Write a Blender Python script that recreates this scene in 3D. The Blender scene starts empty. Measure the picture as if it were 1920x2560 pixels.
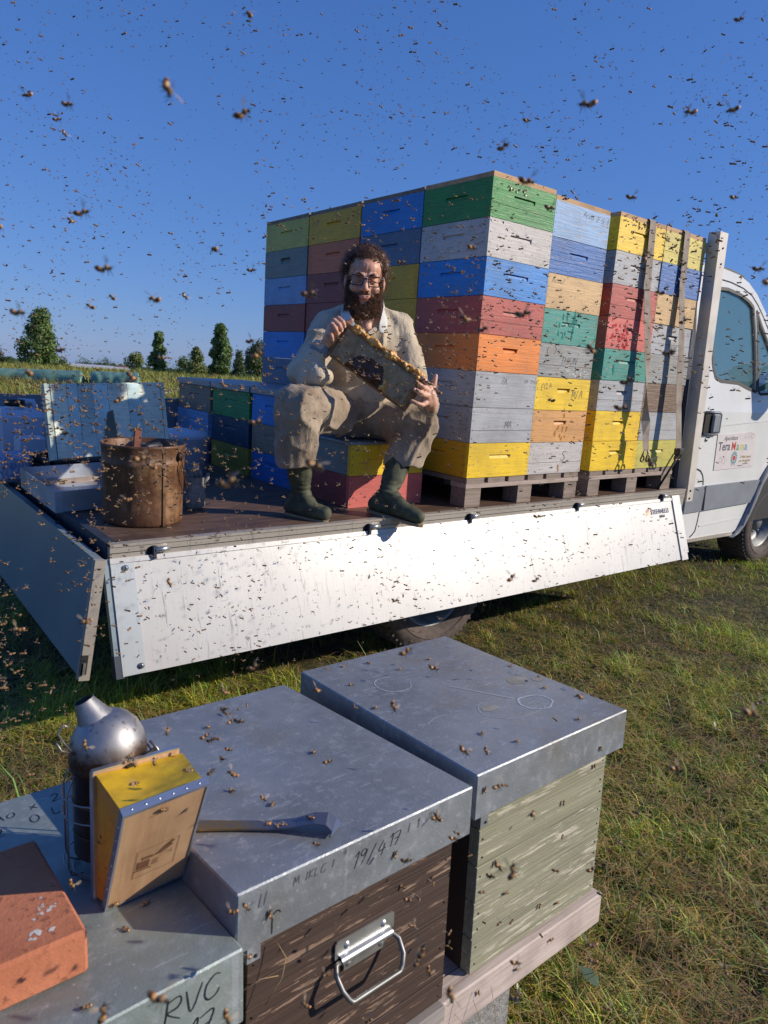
import bpy, bmesh, math, random
import numpy as np
from mathutils import Vector, Matrix, noise
from mathutils.geometry import tessellate_polygon
random.seed(7); np.random.seed(7)
R = math.radians
S = bpy.context.scene
COL = S.collection

# ------------------------------------------------------------------ camera
IMG_W, IMG_H = 1920.0, 2560.0
F, YAW, PITCH, ROLL = 1780.025, 0.676111, -0.200480, 0.0681674
CO = Vector((-2.414052, -2.396431, 0.496690))
_cy, _sy, _cp, _sp = math.cos(YAW), math.sin(YAW), math.cos(PITCH), math.sin(PITCH)
FW = Vector((_sy*_cp, _cy*_cp, _sp)); _r = Vector((_cy, -_sy, 0)); _u = _r.cross(FW)
RT = math.cos(ROLL)*_r + math.sin(ROLL)*_u
UP = -math.sin(ROLL)*_r + math.cos(ROLL)*_u
cd = bpy.data.cameras.new('camera'); cam = bpy.data.objects.new('camera', cd); COL.objects.link(cam)
cam.matrix_world = Matrix(((RT.x, UP.x, -FW.x, CO.x), (RT.y, UP.y, -FW.y, CO.y), (RT.z, UP.z, -FW.z, CO.z), (0, 0, 0, 1)))
cd.sensor_fit = 'VERTICAL'; cd.sensor_height = 36.0; cd.sensor_width = 27.0
cd.lens = F/IMG_H*36.0
cd.clip_start = 0.02; cd.clip_end = 3000
cd.dof.use_dof = True; cd.dof.focus_distance = 2.5
cd.dof.aperture_fstop = cd.lens/2.4
S.camera = cam

# ------------------------------------------------------------------ world, sun, exposure
EL = R(25.5)
SAZ = math.atan2(.765, -.645)      # azimuth measured from +Y
SUN = Vector((math.sin(SAZ)*math.cos(EL), math.cos(SAZ)*math.cos(EL), math.sin(EL)))
w = bpy.data.worlds.new('World'); S.world = w; w.use_nodes = True
nt = w.node_tree; nt.nodes.clear()
sky = nt.nodes.new('ShaderNodeTexSky'); sky.sky_type = 'NISHITA'; sky.sun_disc = False
sky.sun_elevation = EL; sky.sun_rotation = math.atan2(SUN.x, SUN.y)
sky.altitude = 0; sky.air_density = 1.0; sky.dust_density = 0.0; sky.ozone_density = 5.0
bg = nt.nodes.new('ShaderNodeBackground'); bg.inputs["Strength"].default_value = 0.10
wo = nt.nodes.new('ShaderNodeOutputWorld')
gm = nt.nodes.new('ShaderNodeGamma'); gm.inputs['Gamma'].default_value = 0.5     # one response curve and white balance for the whole sky
tn = nt.nodes.new('ShaderNodeVectorMath'); tn.operation = 'MULTIPLY'; tn.inputs[1].default_value = (.345*.381/.10, .407*.381/.10, .714*.381/.10)
nt.links.new(sky.outputs[0], gm.inputs['Color']); nt.links.new(gm.outputs[0], tn.inputs[0]); 
sp = nt.nodes.new('ShaderNodeSeparateXYZ'); cb = nt.nodes.new('ShaderNodeCombineXYZ'); nt.links.new(tn.outputs[0], sp.inputs[0])
for _i, (_e, _a) in enumerate(((1.435, 1.35), (1.2, 1.18), (1.0, 1.0))):
    m1 = nt.nodes.new('ShaderNodeMath'); m1.operation = 'MULTIPLY'; m1.inputs[1].default_value = .1; m2 = nt.nodes.new('ShaderNodeMath'); m2.operation = 'POWER'; m2.inputs[1].default_value = _e
    m3 = nt.nodes.new('ShaderNodeMath'); m3.operation = 'MULTIPLY'; m3.inputs[1].default_value = _a*10
    nt.links.new(sp.outputs[_i], m1.inputs[0]); nt.links.new(m1.outputs[0], m2.inputs[0]); nt.links.new(m2.outputs[0], m3.inputs[0]); nt.links.new(m3.outputs[0], cb.inputs[_i])
nt.links.new(cb.outputs[0], bg.inputs['Color']); nt.links.new(bg.outputs[0], wo.inputs['Surface'])
sd = bpy.data.lights.new('sun', 'SUN'); sd.energy = 5.0; sd.angle = R(0.53); sd.color = (1.0, 0.90, 0.76)
so = bpy.data.objects.new('sun', sd); COL.objects.link(so)
so.rotation_euler = SUN.to_track_quat('Z', 'Y').to_euler(); so.location = SUN*20
S.view_settings.view_transform = 'Standard'; S.view_settings.look = 'None'
S.view_settings.gamma = 1.0; S.view_settings.use_curve_mapping = False; S.view_settings.exposure = 0.0

# ------------------------------------------------------------------ helpers
def ray(u, v):
    return FW + RT*((u-IMG_W/2)/F) - UP*((v-IMG_H/2)/F)
def at(u, v, Y):                       # the point seen at (u, v) that lies at depth Y
    d = ray(u, v); return CO + d*((Y-CO.y)/d.y)
def atz(u, v, Z):
    d = ray(u, v); return CO + d*((Z-CO.z)/d.z)
def atd(u, v, D):                      # at horizontal distance D
    d = ray(u, v); return CO + d*(D/math.hypot(d.x, d.y))
def mz(x, y, Y): return at(640+x*.3526, 560+y*.3526, Y)
def lerp(a, b, t): return a + (b-a)*t

class MB:
    def __init__(s): s.v = []; s.f = []; s.m = []; s.sm = []
    def add(s, vs, fs, mi=0, smooth=False):
        n = len(s.v); s.v += [tuple(v) for v in vs]
        for f in fs: s.f.append([i+n for i in f]); s.m.append(mi); s.sm.append(smooth)
        return s
    def box(s, a, b, mi=0, M=None, bev=0.0):
        x0, y0, z0 = a; x1, y1, z1 = b
        if bev:
            bm = bmesh.new(); bmesh.ops.create_cube(bm, size=1)
            for v in bm.verts:
                v.co = Vector((lerp(x0, x1, v.co.x+.5), lerp(y0, y1, v.co.y+.5), lerp(z0, z1, v.co.z+.5)))
            bmesh.ops.bevel(bm, geom=bm.edges[:], offset=bev, segments=1, affect='EDGES', profile=.5)
            vs = [v.co.copy() for v in bm.verts]; bm.verts.index_update()
            fs = [[v.index for v in f.verts] for f in bm.faces]; bm.free()
        else:
            vs = [Vector(p) for p in ((x0, y0, z0), (x1, y0, z0), (x1, y1, z0), (x0, y1, z0), (x0, y0, z1), (x1, y0, z1), (x1, y1, z1), (x0, y1, z1))]
            fs = [(0, 3, 2, 1), (4, 5, 6, 7), (0, 1, 5, 4), (1, 2, 6, 5), (2, 3, 7, 6), (3, 0, 4, 7)]
        if M is not None: vs = [M @ v for v in vs]
        return s.add(vs, fs, mi)
    def tube(s, pts, rad, n=8, mi=0, smooth=True, cap=True, closed=False):
        pts = [Vector(p) for p in pts]; k = len(pts)
        rads = rad if isinstance(rad, (list, tuple)) else [rad]*k
        vs = []; prev = None
        for i, p in enumerate(pts):
            if closed: t = pts[(i+1) % k]-pts[i-1]
            else: t = pts[min(i+1, k-1)]-pts[max(i-1, 0)]
            t.normalize()
            if prev is None:
                a = t.orthogonal().normalized()
            else:
                a = (prev-t*prev.dot(t)); a = a.normalized() if a.length > 1e-6 else t.orthogonal().normalized()
            prev = a; b = t.cross(a)
            for j in range(n):
                an = 2*math.pi*j/n; vs.append(p+(a*math.cos(an)+b*math.sin(an))*rads[i])
        fs = []
        for i in range(k if closed else k-1):
            i2 = (i+1) % k
            for j in range(n): fs.append((i*n+j, i*n+(j+1) % n, i2*n+(j+1) % n, i2*n+j))
        if cap and not closed: fs += [tuple(range(n))[::-1], tuple((k-1)*n+j for j in range(n))]
        return s.add(vs, fs, mi, smooth)
    def lathe(s, prof, n=24, c=(0, 0, 0), mi=0, smooth=True, M=None):
        vs = []; fs = []; k = len(prof)
        for r, z in prof:
            for j in range(n):
                an = 2*math.pi*j/n; vs.append(Vector((c[0]+r*math.cos(an), c[1]+r*math.sin(an), c[2]+z)))
        for i in range(k-1):
            for j in range(n): fs.append((i*n+j, i*n+(j+1) % n, (i+1)*n+(j+1) % n, (i+1)*n+j))
        if M is not None: vs = [M @ v for v in vs]
        return s.add(vs, fs, mi, smooth)
    def ball(s, c, r, n=8, mi=0, M=None):
        if not isinstance(r, (tuple, list)): r = (r, r, r)
        vs = []; fs = []; m = max(4, n//2+1)
        for i in range(m+1):
            th = math.pi*i/m
            for j in range(n):
                ph = 2*math.pi*j/n
                p = Vector((r[0]*math.sin(th)*math.cos(ph), r[1]*math.sin(th)*math.sin(ph), r[2]*math.cos(th)))
                if M is not None: p = M @ p
                vs.append(p+Vector(c))
        for i in range(m):
            for j in range(n): fs.append((i*n+j, (i+1)*n+j, (i+1)*n+(j+1) % n, i*n+(j+1) % n))
        return s.add(vs, fs, mi, True)
    def prism(s, poly, d0, d1, axis='y', mi=0, holes=()):   # polygon in the two other axes, extruded from d0 to d1
        loops = [list(poly)]+[list(h) for h in holes]
        def mk(p, d): return {'y': (p[0], d, p[1]), 'x': (d, p[0], p[1]), 'z': (p[0], p[1], d)}[axis]
        flat = [p for l in loops for p in l]
        tris = tessellate_polygon([[Vector((p[0], p[1], 0)) for p in l] for l in loops])
        n = len(flat)
        vs = [mk(p, d0) for p in flat]+[mk(p, d1) for p in flat]
        fs = []
        for t in tris: fs.append(tuple(t)); fs.append(tuple(i+n for i in reversed(t)))
        o = 0
        for l in loops:
            k = len(l)
            for i in range(k): fs.append((o+i, o+(i+1) % k, o+(i+1) % k+n, o+i+n))
            o += k
        return s.add(vs, fs, mi)
    def mesh(s, name, mats):
        me = bpy.data.meshes.new(name); me.from_pydata(s.v, [], s.f)
        for m in (mats if isinstance(mats, (list, tuple)) else [mats]): me.materials.append(m)
        me.polygons.foreach_set('material_index', s.m); me.polygons.foreach_set('use_smooth', s.sm)
        me.update()
        bm = bmesh.new(); bm.from_mesh(me)
        bmesh.ops.remove_doubles(bm, verts=bm.verts, dist=1e-6)
        bmesh.ops.recalc_face_normals(bm, faces=bm.faces); bm.to_mesh(me); bm.free()
        return me
    def build(s, name, mats, parent=None, loc=None, M=None, off=None):
        if off is not None: s.v = [(a[0]-off[0], a[1]-off[1], a[2]-off[2]) for a in s.v]
        return link(name, s.mesh(name, mats), parent, loc, M)

def link(name, data, parent=None, loc=None, M=None):
    o = bpy.data.objects.new(name, data); COL.objects.link(o)
    if parent is not None: o.parent = parent
    if M is not None: o.matrix_local = M
    elif loc is not None: o.location = loc
    return o
def tag(o, label=None, cat=None, group=None, kind=None):
    if label: o['label'] = label
    if cat: o['category'] = cat
    if group: o['group'] = group
    if kind: o['kind'] = kind
    return o
def thing(name, label, cat, loc=(0, 0, 0), rot=None, group=None, M=None):
    o = bpy.data.objects.new(name, None); COL.objects.link(o); o.empty_display_size = .05
    if M is not None: o.matrix_world = M
    else:
        o.location = loc
        if rot: o.rotation_euler = rot
    return tag(o, label, cat, group)

# ------------------------------------------------------------------ materials
def N(nt, typ, **kw):
    n = nt.nodes.new(typ)
    for k, v in kw.items(): setattr(n, k, v)
    return n
def mat(name):
    m = bpy.data.materials.new(name); m.use_nodes = True
    t = m.node_tree; b = t.nodes['Principled BSDF']
    return m, t, b
def ramp(t, fac, stops):
    r = N(t, 'ShaderNodeValToRGB'); t.links.new(fac, r.inputs[0])
    e = r.color_ramp.elements
    while len(e) < len(stops): e.new(.5)
    for i, (p, c) in enumerate(stops):
        e[i].position = p; e[i].color = (*c, 1) if len(c) == 3 else c
    return r.outputs[0]
def coords(t, scale=(1, 1, 1), rnd=True, out='Object'):
    tc = N(t, 'ShaderNodeTexCoord'); mp = N(t, 'ShaderNodeMapping'); mp.inputs['Scale'].default_value = scale
    t.links.new(tc.outputs[out], mp.inputs['Vector'])
    if rnd:
        oi = N(t, 'ShaderNodeObjectInfo'); ml = N(t, 'ShaderNodeMath', operation='MULTIPLY'); ml.inputs[1].default_value = 37.0
        t.links.new(oi.outputs['Random'], ml.inputs[0])
        cb = N(t, 'ShaderNodeCombineXYZ')
        for i in range(3): t.links.new(ml.outputs[0], cb.inputs[i])
        t.links.new(cb.outputs[0], mp.inputs['Location'])
    return mp.outputs[0]
def noise_(t, vec, scale, detail=4, rough=.5, dist=0):
    n = N(t, 'ShaderNodeTexNoise'); n.inputs['Scale'].default_value = scale; n.inputs['Detail'].default_value = detail
    n.inputs['Roughness'].default_value = rough; n.inputs['Distortion'].default_value = dist
    t.links.new(vec, n.inputs['Vector']); return n.outputs[0]
def mix(t, fac, a, b, mode='MIX'):
    n = N(t, 'ShaderNodeMix', data_type='RGBA', blend_type=mode)
    for i, v in ((0, fac), (6, a), (7, b)):
        if hasattr(v, 'links'): t.links.new(v, n.inputs[i])
        elif i == 0: n.inputs[0].default_value = v
        else: n.inputs[i].default_value = (*v, 1)
    return n.outputs[2]
def bump(t, b, h, strength=.3, dist=.01):
    n = N(t, 'ShaderNodeBump'); n.inputs['Strength'].default_value = strength; n.inputs['Distance'].default_value = dist
    t.links.new(h, n.inputs['Height']); t.links.new(n.outputs[0], b.inputs['Normal']); return n
def flat(name, c, rough=.6, metal=0.0, var=.12, scale=20, bmp=0.0):
    m, t, b = mat(name); b.inputs['Roughness'].default_value = rough; b.inputs['Metallic'].default_value = metal
    v = coords(t); n = noise_(t, v, scale, 5)
    c2 = tuple(x*(1-var*2) for x in c); c3 = tuple(min(1, x*(1+var)) for x in c)
    t.links.new(ramp(t, n, [(.3, c2), (.7, c3)]), b.inputs['Base Color'])
    if bmp: bump(t, b, n, bmp, .004)
    return m
def paint(name, c, wear=.3, grain=.35, wood=(.32, .22, .14)):
    """painted softwood: brush-flat colour, grain relief, grime, chips down to the wood"""
    m, t, b = mat(name); b.inputs['Roughness'].default_value = .55
    v = coords(t, (1, 1, 1)); g = coords(t, (3, 60, 60))
    gn = noise_(t, g, 1.4, 5, .6, 1.2)
    big = noise_(t, v, 5, 4, .6); fine = noise_(t, v, 70, 3, .7)
    c1 = tuple(x*.80 for x in c); c2 = tuple(min(1, x*1.08+.005) for x in c)
    base = ramp(t, gn, [(.25, c1), (.6, c2)])
    base = mix(t, ramp(t, big, [(.42, (0, 0, 0)), (.66, (.55,)*3)]), base, tuple(x*.55+.02 for x in c))
    st = coords(t, (7, 7, 45)); sn = noise_(t, st, 2.2, 4, .7)
    mul = N(t, 'ShaderNodeMath', operation='MULTIPLY'); t.links.new(sn, mul.inputs[0]); t.links.new(fine, mul.inputs[1])
    th = .362-.065*wear
    chips = ramp(t, mul.outputs[0], [(th, (0, 0, 0)), (th+.02, (1, 1, 1))])
    base = mix(t, chips, base, wood)
    t.links.new(base, b.inputs['Base Color'])
    bump(t, b, gn, grain, .004)
    return m
def bare_wood(name, c1, c2, rough=.8, scale=(2, 45, 45), bs=.5):
    m, t, b = mat(name); b.inputs['Roughness'].default_value = rough
    g = noise_(t, coords(t, scale), 1.2, 6, .65, 1.5); n = noise_(t, coords(t), 9, 4)
    base = ramp(t, g, [(.3, c1), (.65, c2)])
    base = mix(t, ramp(t, n, [(.5, (0, 0, 0)), (.8, (.6,)*3)]), base, tuple(x*.45 for x in c1))
    t.links.new(base, b.inputs['Base Color']); bump(t, b, g, bs, .004); return m

P = {
 'shadetint': paint('shade_tinted_yellow_paint', (.74, .40, .012), .3), 'yellow': paint('yellow_paint', (.84, .55, .012), .25), 'paleyellow': paint('pale_yellow_paint', (.66, .54, .11), .2),  # first entry: yellow turned warmer in its colour for boxes standing in shade
 'ygreen': paint('yellow_green_paint', (.56, .50, .10), .25), 'green': paint('green_paint', (.035, .26, .055), .15, .9),
 'grey': paint('pale_grey_paint', (.38, .39, .41), .45), 'white': paint('off_white_paint', (.52, .49, .47), .55),
 'orange': paint('orange_paint', (.80, .23, .03), .2), 'peach': paint('peach_paint', (.66, .33, .11), .25),
 'tan': paint('tan_paint', (.62, .40, .18), .3), 'red': paint('brick_red_paint', (.46, .08, .062), .3),
 'maroon': paint('maroon_paint', (.31, .055, .045), .3), 'vermilion': paint('faded_vermilion_paint', (.70, .17, .065), .3),
 'pink': paint('coral_red_paint', (.62, .13, .11), .3),
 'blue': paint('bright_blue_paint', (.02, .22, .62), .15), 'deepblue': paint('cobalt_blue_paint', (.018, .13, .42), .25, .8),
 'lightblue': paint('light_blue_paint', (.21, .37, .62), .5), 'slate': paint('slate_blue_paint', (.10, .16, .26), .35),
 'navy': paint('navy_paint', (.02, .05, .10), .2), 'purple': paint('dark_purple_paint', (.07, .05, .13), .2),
 'teal': paint('teal_paint', (.03, .28, .23), .5), 'weathered': paint('weathered_grey_wood', (.27, .28, .28), .8, .7),
 'brown': paint('brown_wood', (.17, .10, .065), .4, .8), 'greygreen': paint('grey_green_paint', (.20, .24, .22), .6),
 'olive': paint('olive_yellow_paint', (.33, .27, .03), .3), 'drab': paint('drab_brown_paint', (.25, .19, .13), .3),
}
M_lath = bare_wood('raw_pine_lath', (.42, .24, .12), (.62, .40, .22))
M_pallet = bare_wood('weathered_pallet_wood', (.16, .12, .095), (.32, .25, .20))
M_pallet2 = bare_wood('pale_pallet_wood', (.28, .21, .17), (.50, .40, .34))
M_dark = flat('dark_gap', (.02, .018, .016), .9)
M_nail = flat('dark_nail', (.03, .025, .02), .5, .3)
M_black = flat('black_rubber', (.012, .012, .013), .65)
M_steel = flat('galvanised_steel', (.55, .56, .57), .35, .85, .15, 30)
M_ink = flat('black_ink', (.02, .02, .025), .6, 0, .3, 60)
M_inkgrey = flat('faded_grey_ink', (.10, .10, .12), .7, 0, .3, 60)

def zinc(name, c=(.30, .325, .35), rough=.42):
    m, t, b = mat(name)
    v = coords(t); n1 = noise_(t, v, 6, 5, .6); n2 = noise_(t, v, 55, 3, .6); n3 = noise_(t, v, 240, 2, .5)
    vo = N(t, 'ShaderNodeTexVoronoi'); vo.inputs['Scale'].default_value = 55; t.links.new(v, vo.inputs['Vector'])
    base = ramp(t, n1, [(.3, tuple(x*.72 for x in c)), (.7, tuple(x*1.12 for x in c))])
    base = mix(t, ramp(t, n2, [(.56, (0, 0, 0)), (.68, (.5,)*3)]), base, (.40, .42, .45))
    base = mix(t, ramp(t, vo.outputs['Distance'], [(.055, (.75,)*3), (.12, (0, 0, 0))]), base, (.52, .53, .53))
    st = noise_(t, coords(t, (1.2, 1.2, 1.2)), 4, 3, .5)
    base = mix(t, ramp(t, st, [(.56, (0, 0, 0)), (.70, (.5,)*3)]), base, (.27, .23, .17))
    t.links.new(base, b.inputs['Base Color']); b.inputs['Metallic'].default_value = .45
    rr = ramp(t, n2, [(.3, (rough-.06,)*3), (.7, (rough+.16,)*3)]); t.links.new(rr, b.inputs['Roughness'])
    sc = noise_(t, coords(t, (18, 150, 1)), 1, 3, .6, .4); base2 = mix(t, ramp(t, sc, [(.63, (0, 0, 0)), (.68, (.5,)*3)]), base, (.50, .52, .55)); t.links.new(base2, b.inputs['Base Color'])
    big = noise_(t, v, 7, 2, .5); ad = N(t, 'ShaderNodeMath', operation='MULTIPLY_ADD'); t.links.new(big, ad.inputs[0]); ad.inputs[1].default_value = 9.0; t.links.new(n3, ad.inputs[2])
    bump(t, b, ad.outputs[0], .22, .002); return m
M_zinc = zinc('zinc_sheet'); M_zincg = zinc('green_grey_zinc_sheet', (.31, .36, .34), .5)
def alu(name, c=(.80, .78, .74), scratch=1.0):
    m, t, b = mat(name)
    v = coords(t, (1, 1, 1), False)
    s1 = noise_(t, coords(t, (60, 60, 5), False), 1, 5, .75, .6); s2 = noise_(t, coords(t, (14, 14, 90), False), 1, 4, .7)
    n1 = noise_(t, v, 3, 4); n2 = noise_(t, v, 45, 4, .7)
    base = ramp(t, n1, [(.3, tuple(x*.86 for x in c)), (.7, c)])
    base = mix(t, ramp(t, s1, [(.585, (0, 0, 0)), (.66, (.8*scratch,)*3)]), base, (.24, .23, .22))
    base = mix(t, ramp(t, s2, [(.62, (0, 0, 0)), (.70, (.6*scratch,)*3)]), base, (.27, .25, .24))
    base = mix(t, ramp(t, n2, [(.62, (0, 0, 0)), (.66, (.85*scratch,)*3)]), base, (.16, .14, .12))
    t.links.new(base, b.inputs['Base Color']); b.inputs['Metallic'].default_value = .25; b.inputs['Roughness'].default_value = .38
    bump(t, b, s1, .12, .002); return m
M_alu = alu('scratched_white_aluminium', (.53, .515, .49), 1.0); M_rail = alu('ivory_rail_aluminium', (.46, .41, .35), .8)
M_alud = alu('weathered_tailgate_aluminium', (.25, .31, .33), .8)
M_post = flat('ivory_painted_steel', (.66, .60, .52), .4, .1, .08, 8)
M_white = flat('white_car_paint', (.70, .70, .68), .22, 0, .04, 4)
M_clad = flat('grey_plastic_cladding', (.20, .215, .24), .5, 0, .08, 8)
M_tyre = flat('dusty_tyre_rubber', (.10, .075, .065), .85, 0, .2, 30, .3)
M_rim = flat('grey_wheel_steel', (.20, .21, .21), .5, .4)

def glass(name, tint=(.10, .22, .22), rough=.03):
    m, t, b = mat(name); b.inputs['Base Color'].default_value = (*tint, 1); b.inputs['Roughness'].default_value = rough
    b.inputs['IOR'].default_value = 1.8; b.inputs['Alpha'].default_value = .50
    b.inputs['Specular IOR Level'].default_value = 1.0
    return m
M_glass = glass('tinted_window_glass')

def text(body, size, mat_, name='lettering', ext=0.0006, align='LEFT', shear=0.0, bold=0.0, spacing=1.0):
    cu = bpy.data.curves.new('tmp', 'FONT'); cu.body = body; cu.size = size; cu.extrude = ext; cu.align_x = align
    cu.shear = shear; cu.offset = bold; cu.space_character = spacing; cu.resolution_u = 2
    o = bpy.data.objects.new('tmp', cu); COL.objects.link(o)
    dg = bpy.context.evaluated_depsgraph_get(); me = bpy.data.meshes.new_from_object(o.evaluated_get(dg))
    bpy.data.objects.remove(o); bpy.data.curves.remove(cu)
    me.name = name; me.materials.clear(); me.materials.append(mat_); return me
def put_text(body, size, mat_, parent, M, name='lettering', **k):
    o = bpy.data.objects.new(name, text(body, size, mat_, name, **k)); COL.objects.link(o)
    o.parent = parent; o.matrix_local = M; return o
def faceY(x, y, z, roll=0):            # writing on a face that looks towards -Y
    return Matrix.Translation((x, y, z)) @ Matrix.Rotation(R(90), 4, 'X') @ Matrix.Rotation(R(roll), 4, 'Z')

GZ = -0.88       # ground
def zg(x, y): return GZ-.031*max(0.0, math.hypot(x-CO.x, y-CO.y)-44)   # the field falls away gently beyond about 45 m
BZ = -0.144      # load floor of the truck

# ------------------------------------------------------------------ ground and grass
def ground():
    m, t, b = mat('soil_and_mown_grass'); b.inputs['Roughness'].default_value = .95
    v = coords(t, (1, 1, 1), False); n1 = noise_(t, v, 1.3, 6, .6); n2 = noise_(t, v, 18, 5, .7); n3 = noise_(t, v, .05, 4)
    c = ramp(t, n2, [(.35, (.010, .012, .004)), (.5, (.034, .034, .010)), (.66, (.10, .08, .035))])
    c = mix(t, ramp(t, n1, [(.4, (0, 0, 0)), (.7, (.6,)*3)]), c, (.035, .04, .010))
    far = mix(t, n3, (.10, .13, .025), (.16, .15, .04))
    tc = N(t, 'ShaderNodeTexCoord'); le = N(t, 'ShaderNodeVectorMath', operation='LENGTH'); t.links.new(tc.outputs['Object'], le.inputs[0])
    mr = N(t, 'ShaderNodeMapRange'); mr.inputs[1].default_value = 5; mr.inputs[2].default_value = 12; t.links.new(le.outputs['Value'], mr.inputs[0])
    t.links.new(mix(t, mr.outputs[0], c, far), b.inputs['Base Color']); bump(t, b, n2, .8, .03)
    mb = MB(); n = 90
    xs = [math.copysign(abs(i/45)**2.6*900, i) for i in range(-45, 46)]
    vs = [(x, y, zg(x, y)+(.014*noise.noise(Vector((x*2.2, y*2.2, 0))) if abs(x)+abs(y) < 25 else 0)) for y in xs for x in xs]
    k = len(xs); fs = [(j*k+i, j*k+i+1, (j+1)*k+i+1, (j+1)*k+i) for j in range(k-1) for i in range(k-1)]
    mb.add(vs, fs, 0, True); return tag(mb.build('ground', m), kind='structure')
ground()

def blades_mesh(name, P0, dirs, length, width, lean, colr, m):
    """P0 (n,3) roots, dirs heading, lean 0 upright .. 1 lying"""
    n = len(P0); hd = np.stack([np.cos(dirs), np.sin(dirs), np.zeros(n)], 1); sd_ = np.stack([-np.sin(dirs), np.cos(dirs), np.zeros(n)], 1)
    upv = np.array([0, 0, 1.0]); V = np.zeros((n, 5, 3), np.float32)
    l = lean[:, None]; L = length[:, None]; W_ = width[:, None]
    d1 = hd*l+upv*(1-l*.9); d1 /= np.linalg.norm(d1, axis=1)[:, None]
    l2 = np.clip(l+.35, 0, 1.25); d2 = hd*l2+upv*(1-l2*.98); d2 /= np.linalg.norm(d2, axis=1)[:, None]
    mid = P0+d1*L*.5; tip = mid+d2*L*.5
    V[:, 0] = P0-sd_*W_*.5; V[:, 1] = P0+sd_*W_*.5; V[:, 2] = mid+sd_*W_*.45; V[:, 3] = mid-sd_*W_*.45; V[:, 4] = tip
    me = bpy.data.meshes.new(name); me.vertices.add(n*5); me.vertices.foreach_set('co', V.ravel())
    base = (np.arange(n)*5)[:, None]
    loops = np.concatenate([base+np.array([0, 1, 2, 3]), base+np.array([3, 2, 4])], 1).astype(np.int32).ravel()
    me.loops.add(n*7); me.loops.foreach_set('vertex_index', loops)
    me.polygons.add(n*2); st = (np.arange(n)*7)[:, None]+np.array([0, 4]); me.polygons.foreach_set('loop_start', st.astype(np.int32).ravel())
    ca = me.color_attributes.new('Col', 'FLOAT_COLOR', 'POINT'); C = np.ones((n, 5, 4), np.float32); C[:, :, :3] = colr[:, None, :]
    ca.data.foreach_set('color', C.ravel()); me.update(calc_edges=True); me.materials.append(m)
    return tag(link(name, me), kind='stuff')
def blade_mat():
    m, t, b = mat('grass_blades'); a = N(t, 'ShaderNodeAttribute', attribute_name='Col'); t.links.new(a.outputs['Color'], b.inputs['Base Color'])
    b.inputs['Roughness'].default_value = .55
    tr = N(t, 'ShaderNodeBsdfTranslucent'); t.links.new(a.outputs['Color'], tr.inputs[0]); ms = N(t, 'ShaderNodeMixShader'); ms.inputs[0].default_value = .3
    t.links.new(b.outputs[0], ms.inputs[1]); t.links.new(tr.outputs[0], ms.inputs[2]); t.links.new(ms.outputs[0], t.nodes['Material Output'].inputs[0]); return m
M_blade = blade_mat()
def vnoise(P, s):
    return np.array([noise.noise(Vector((p[0]*s, p[1]*s, 3.3))) for p in P])
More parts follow.
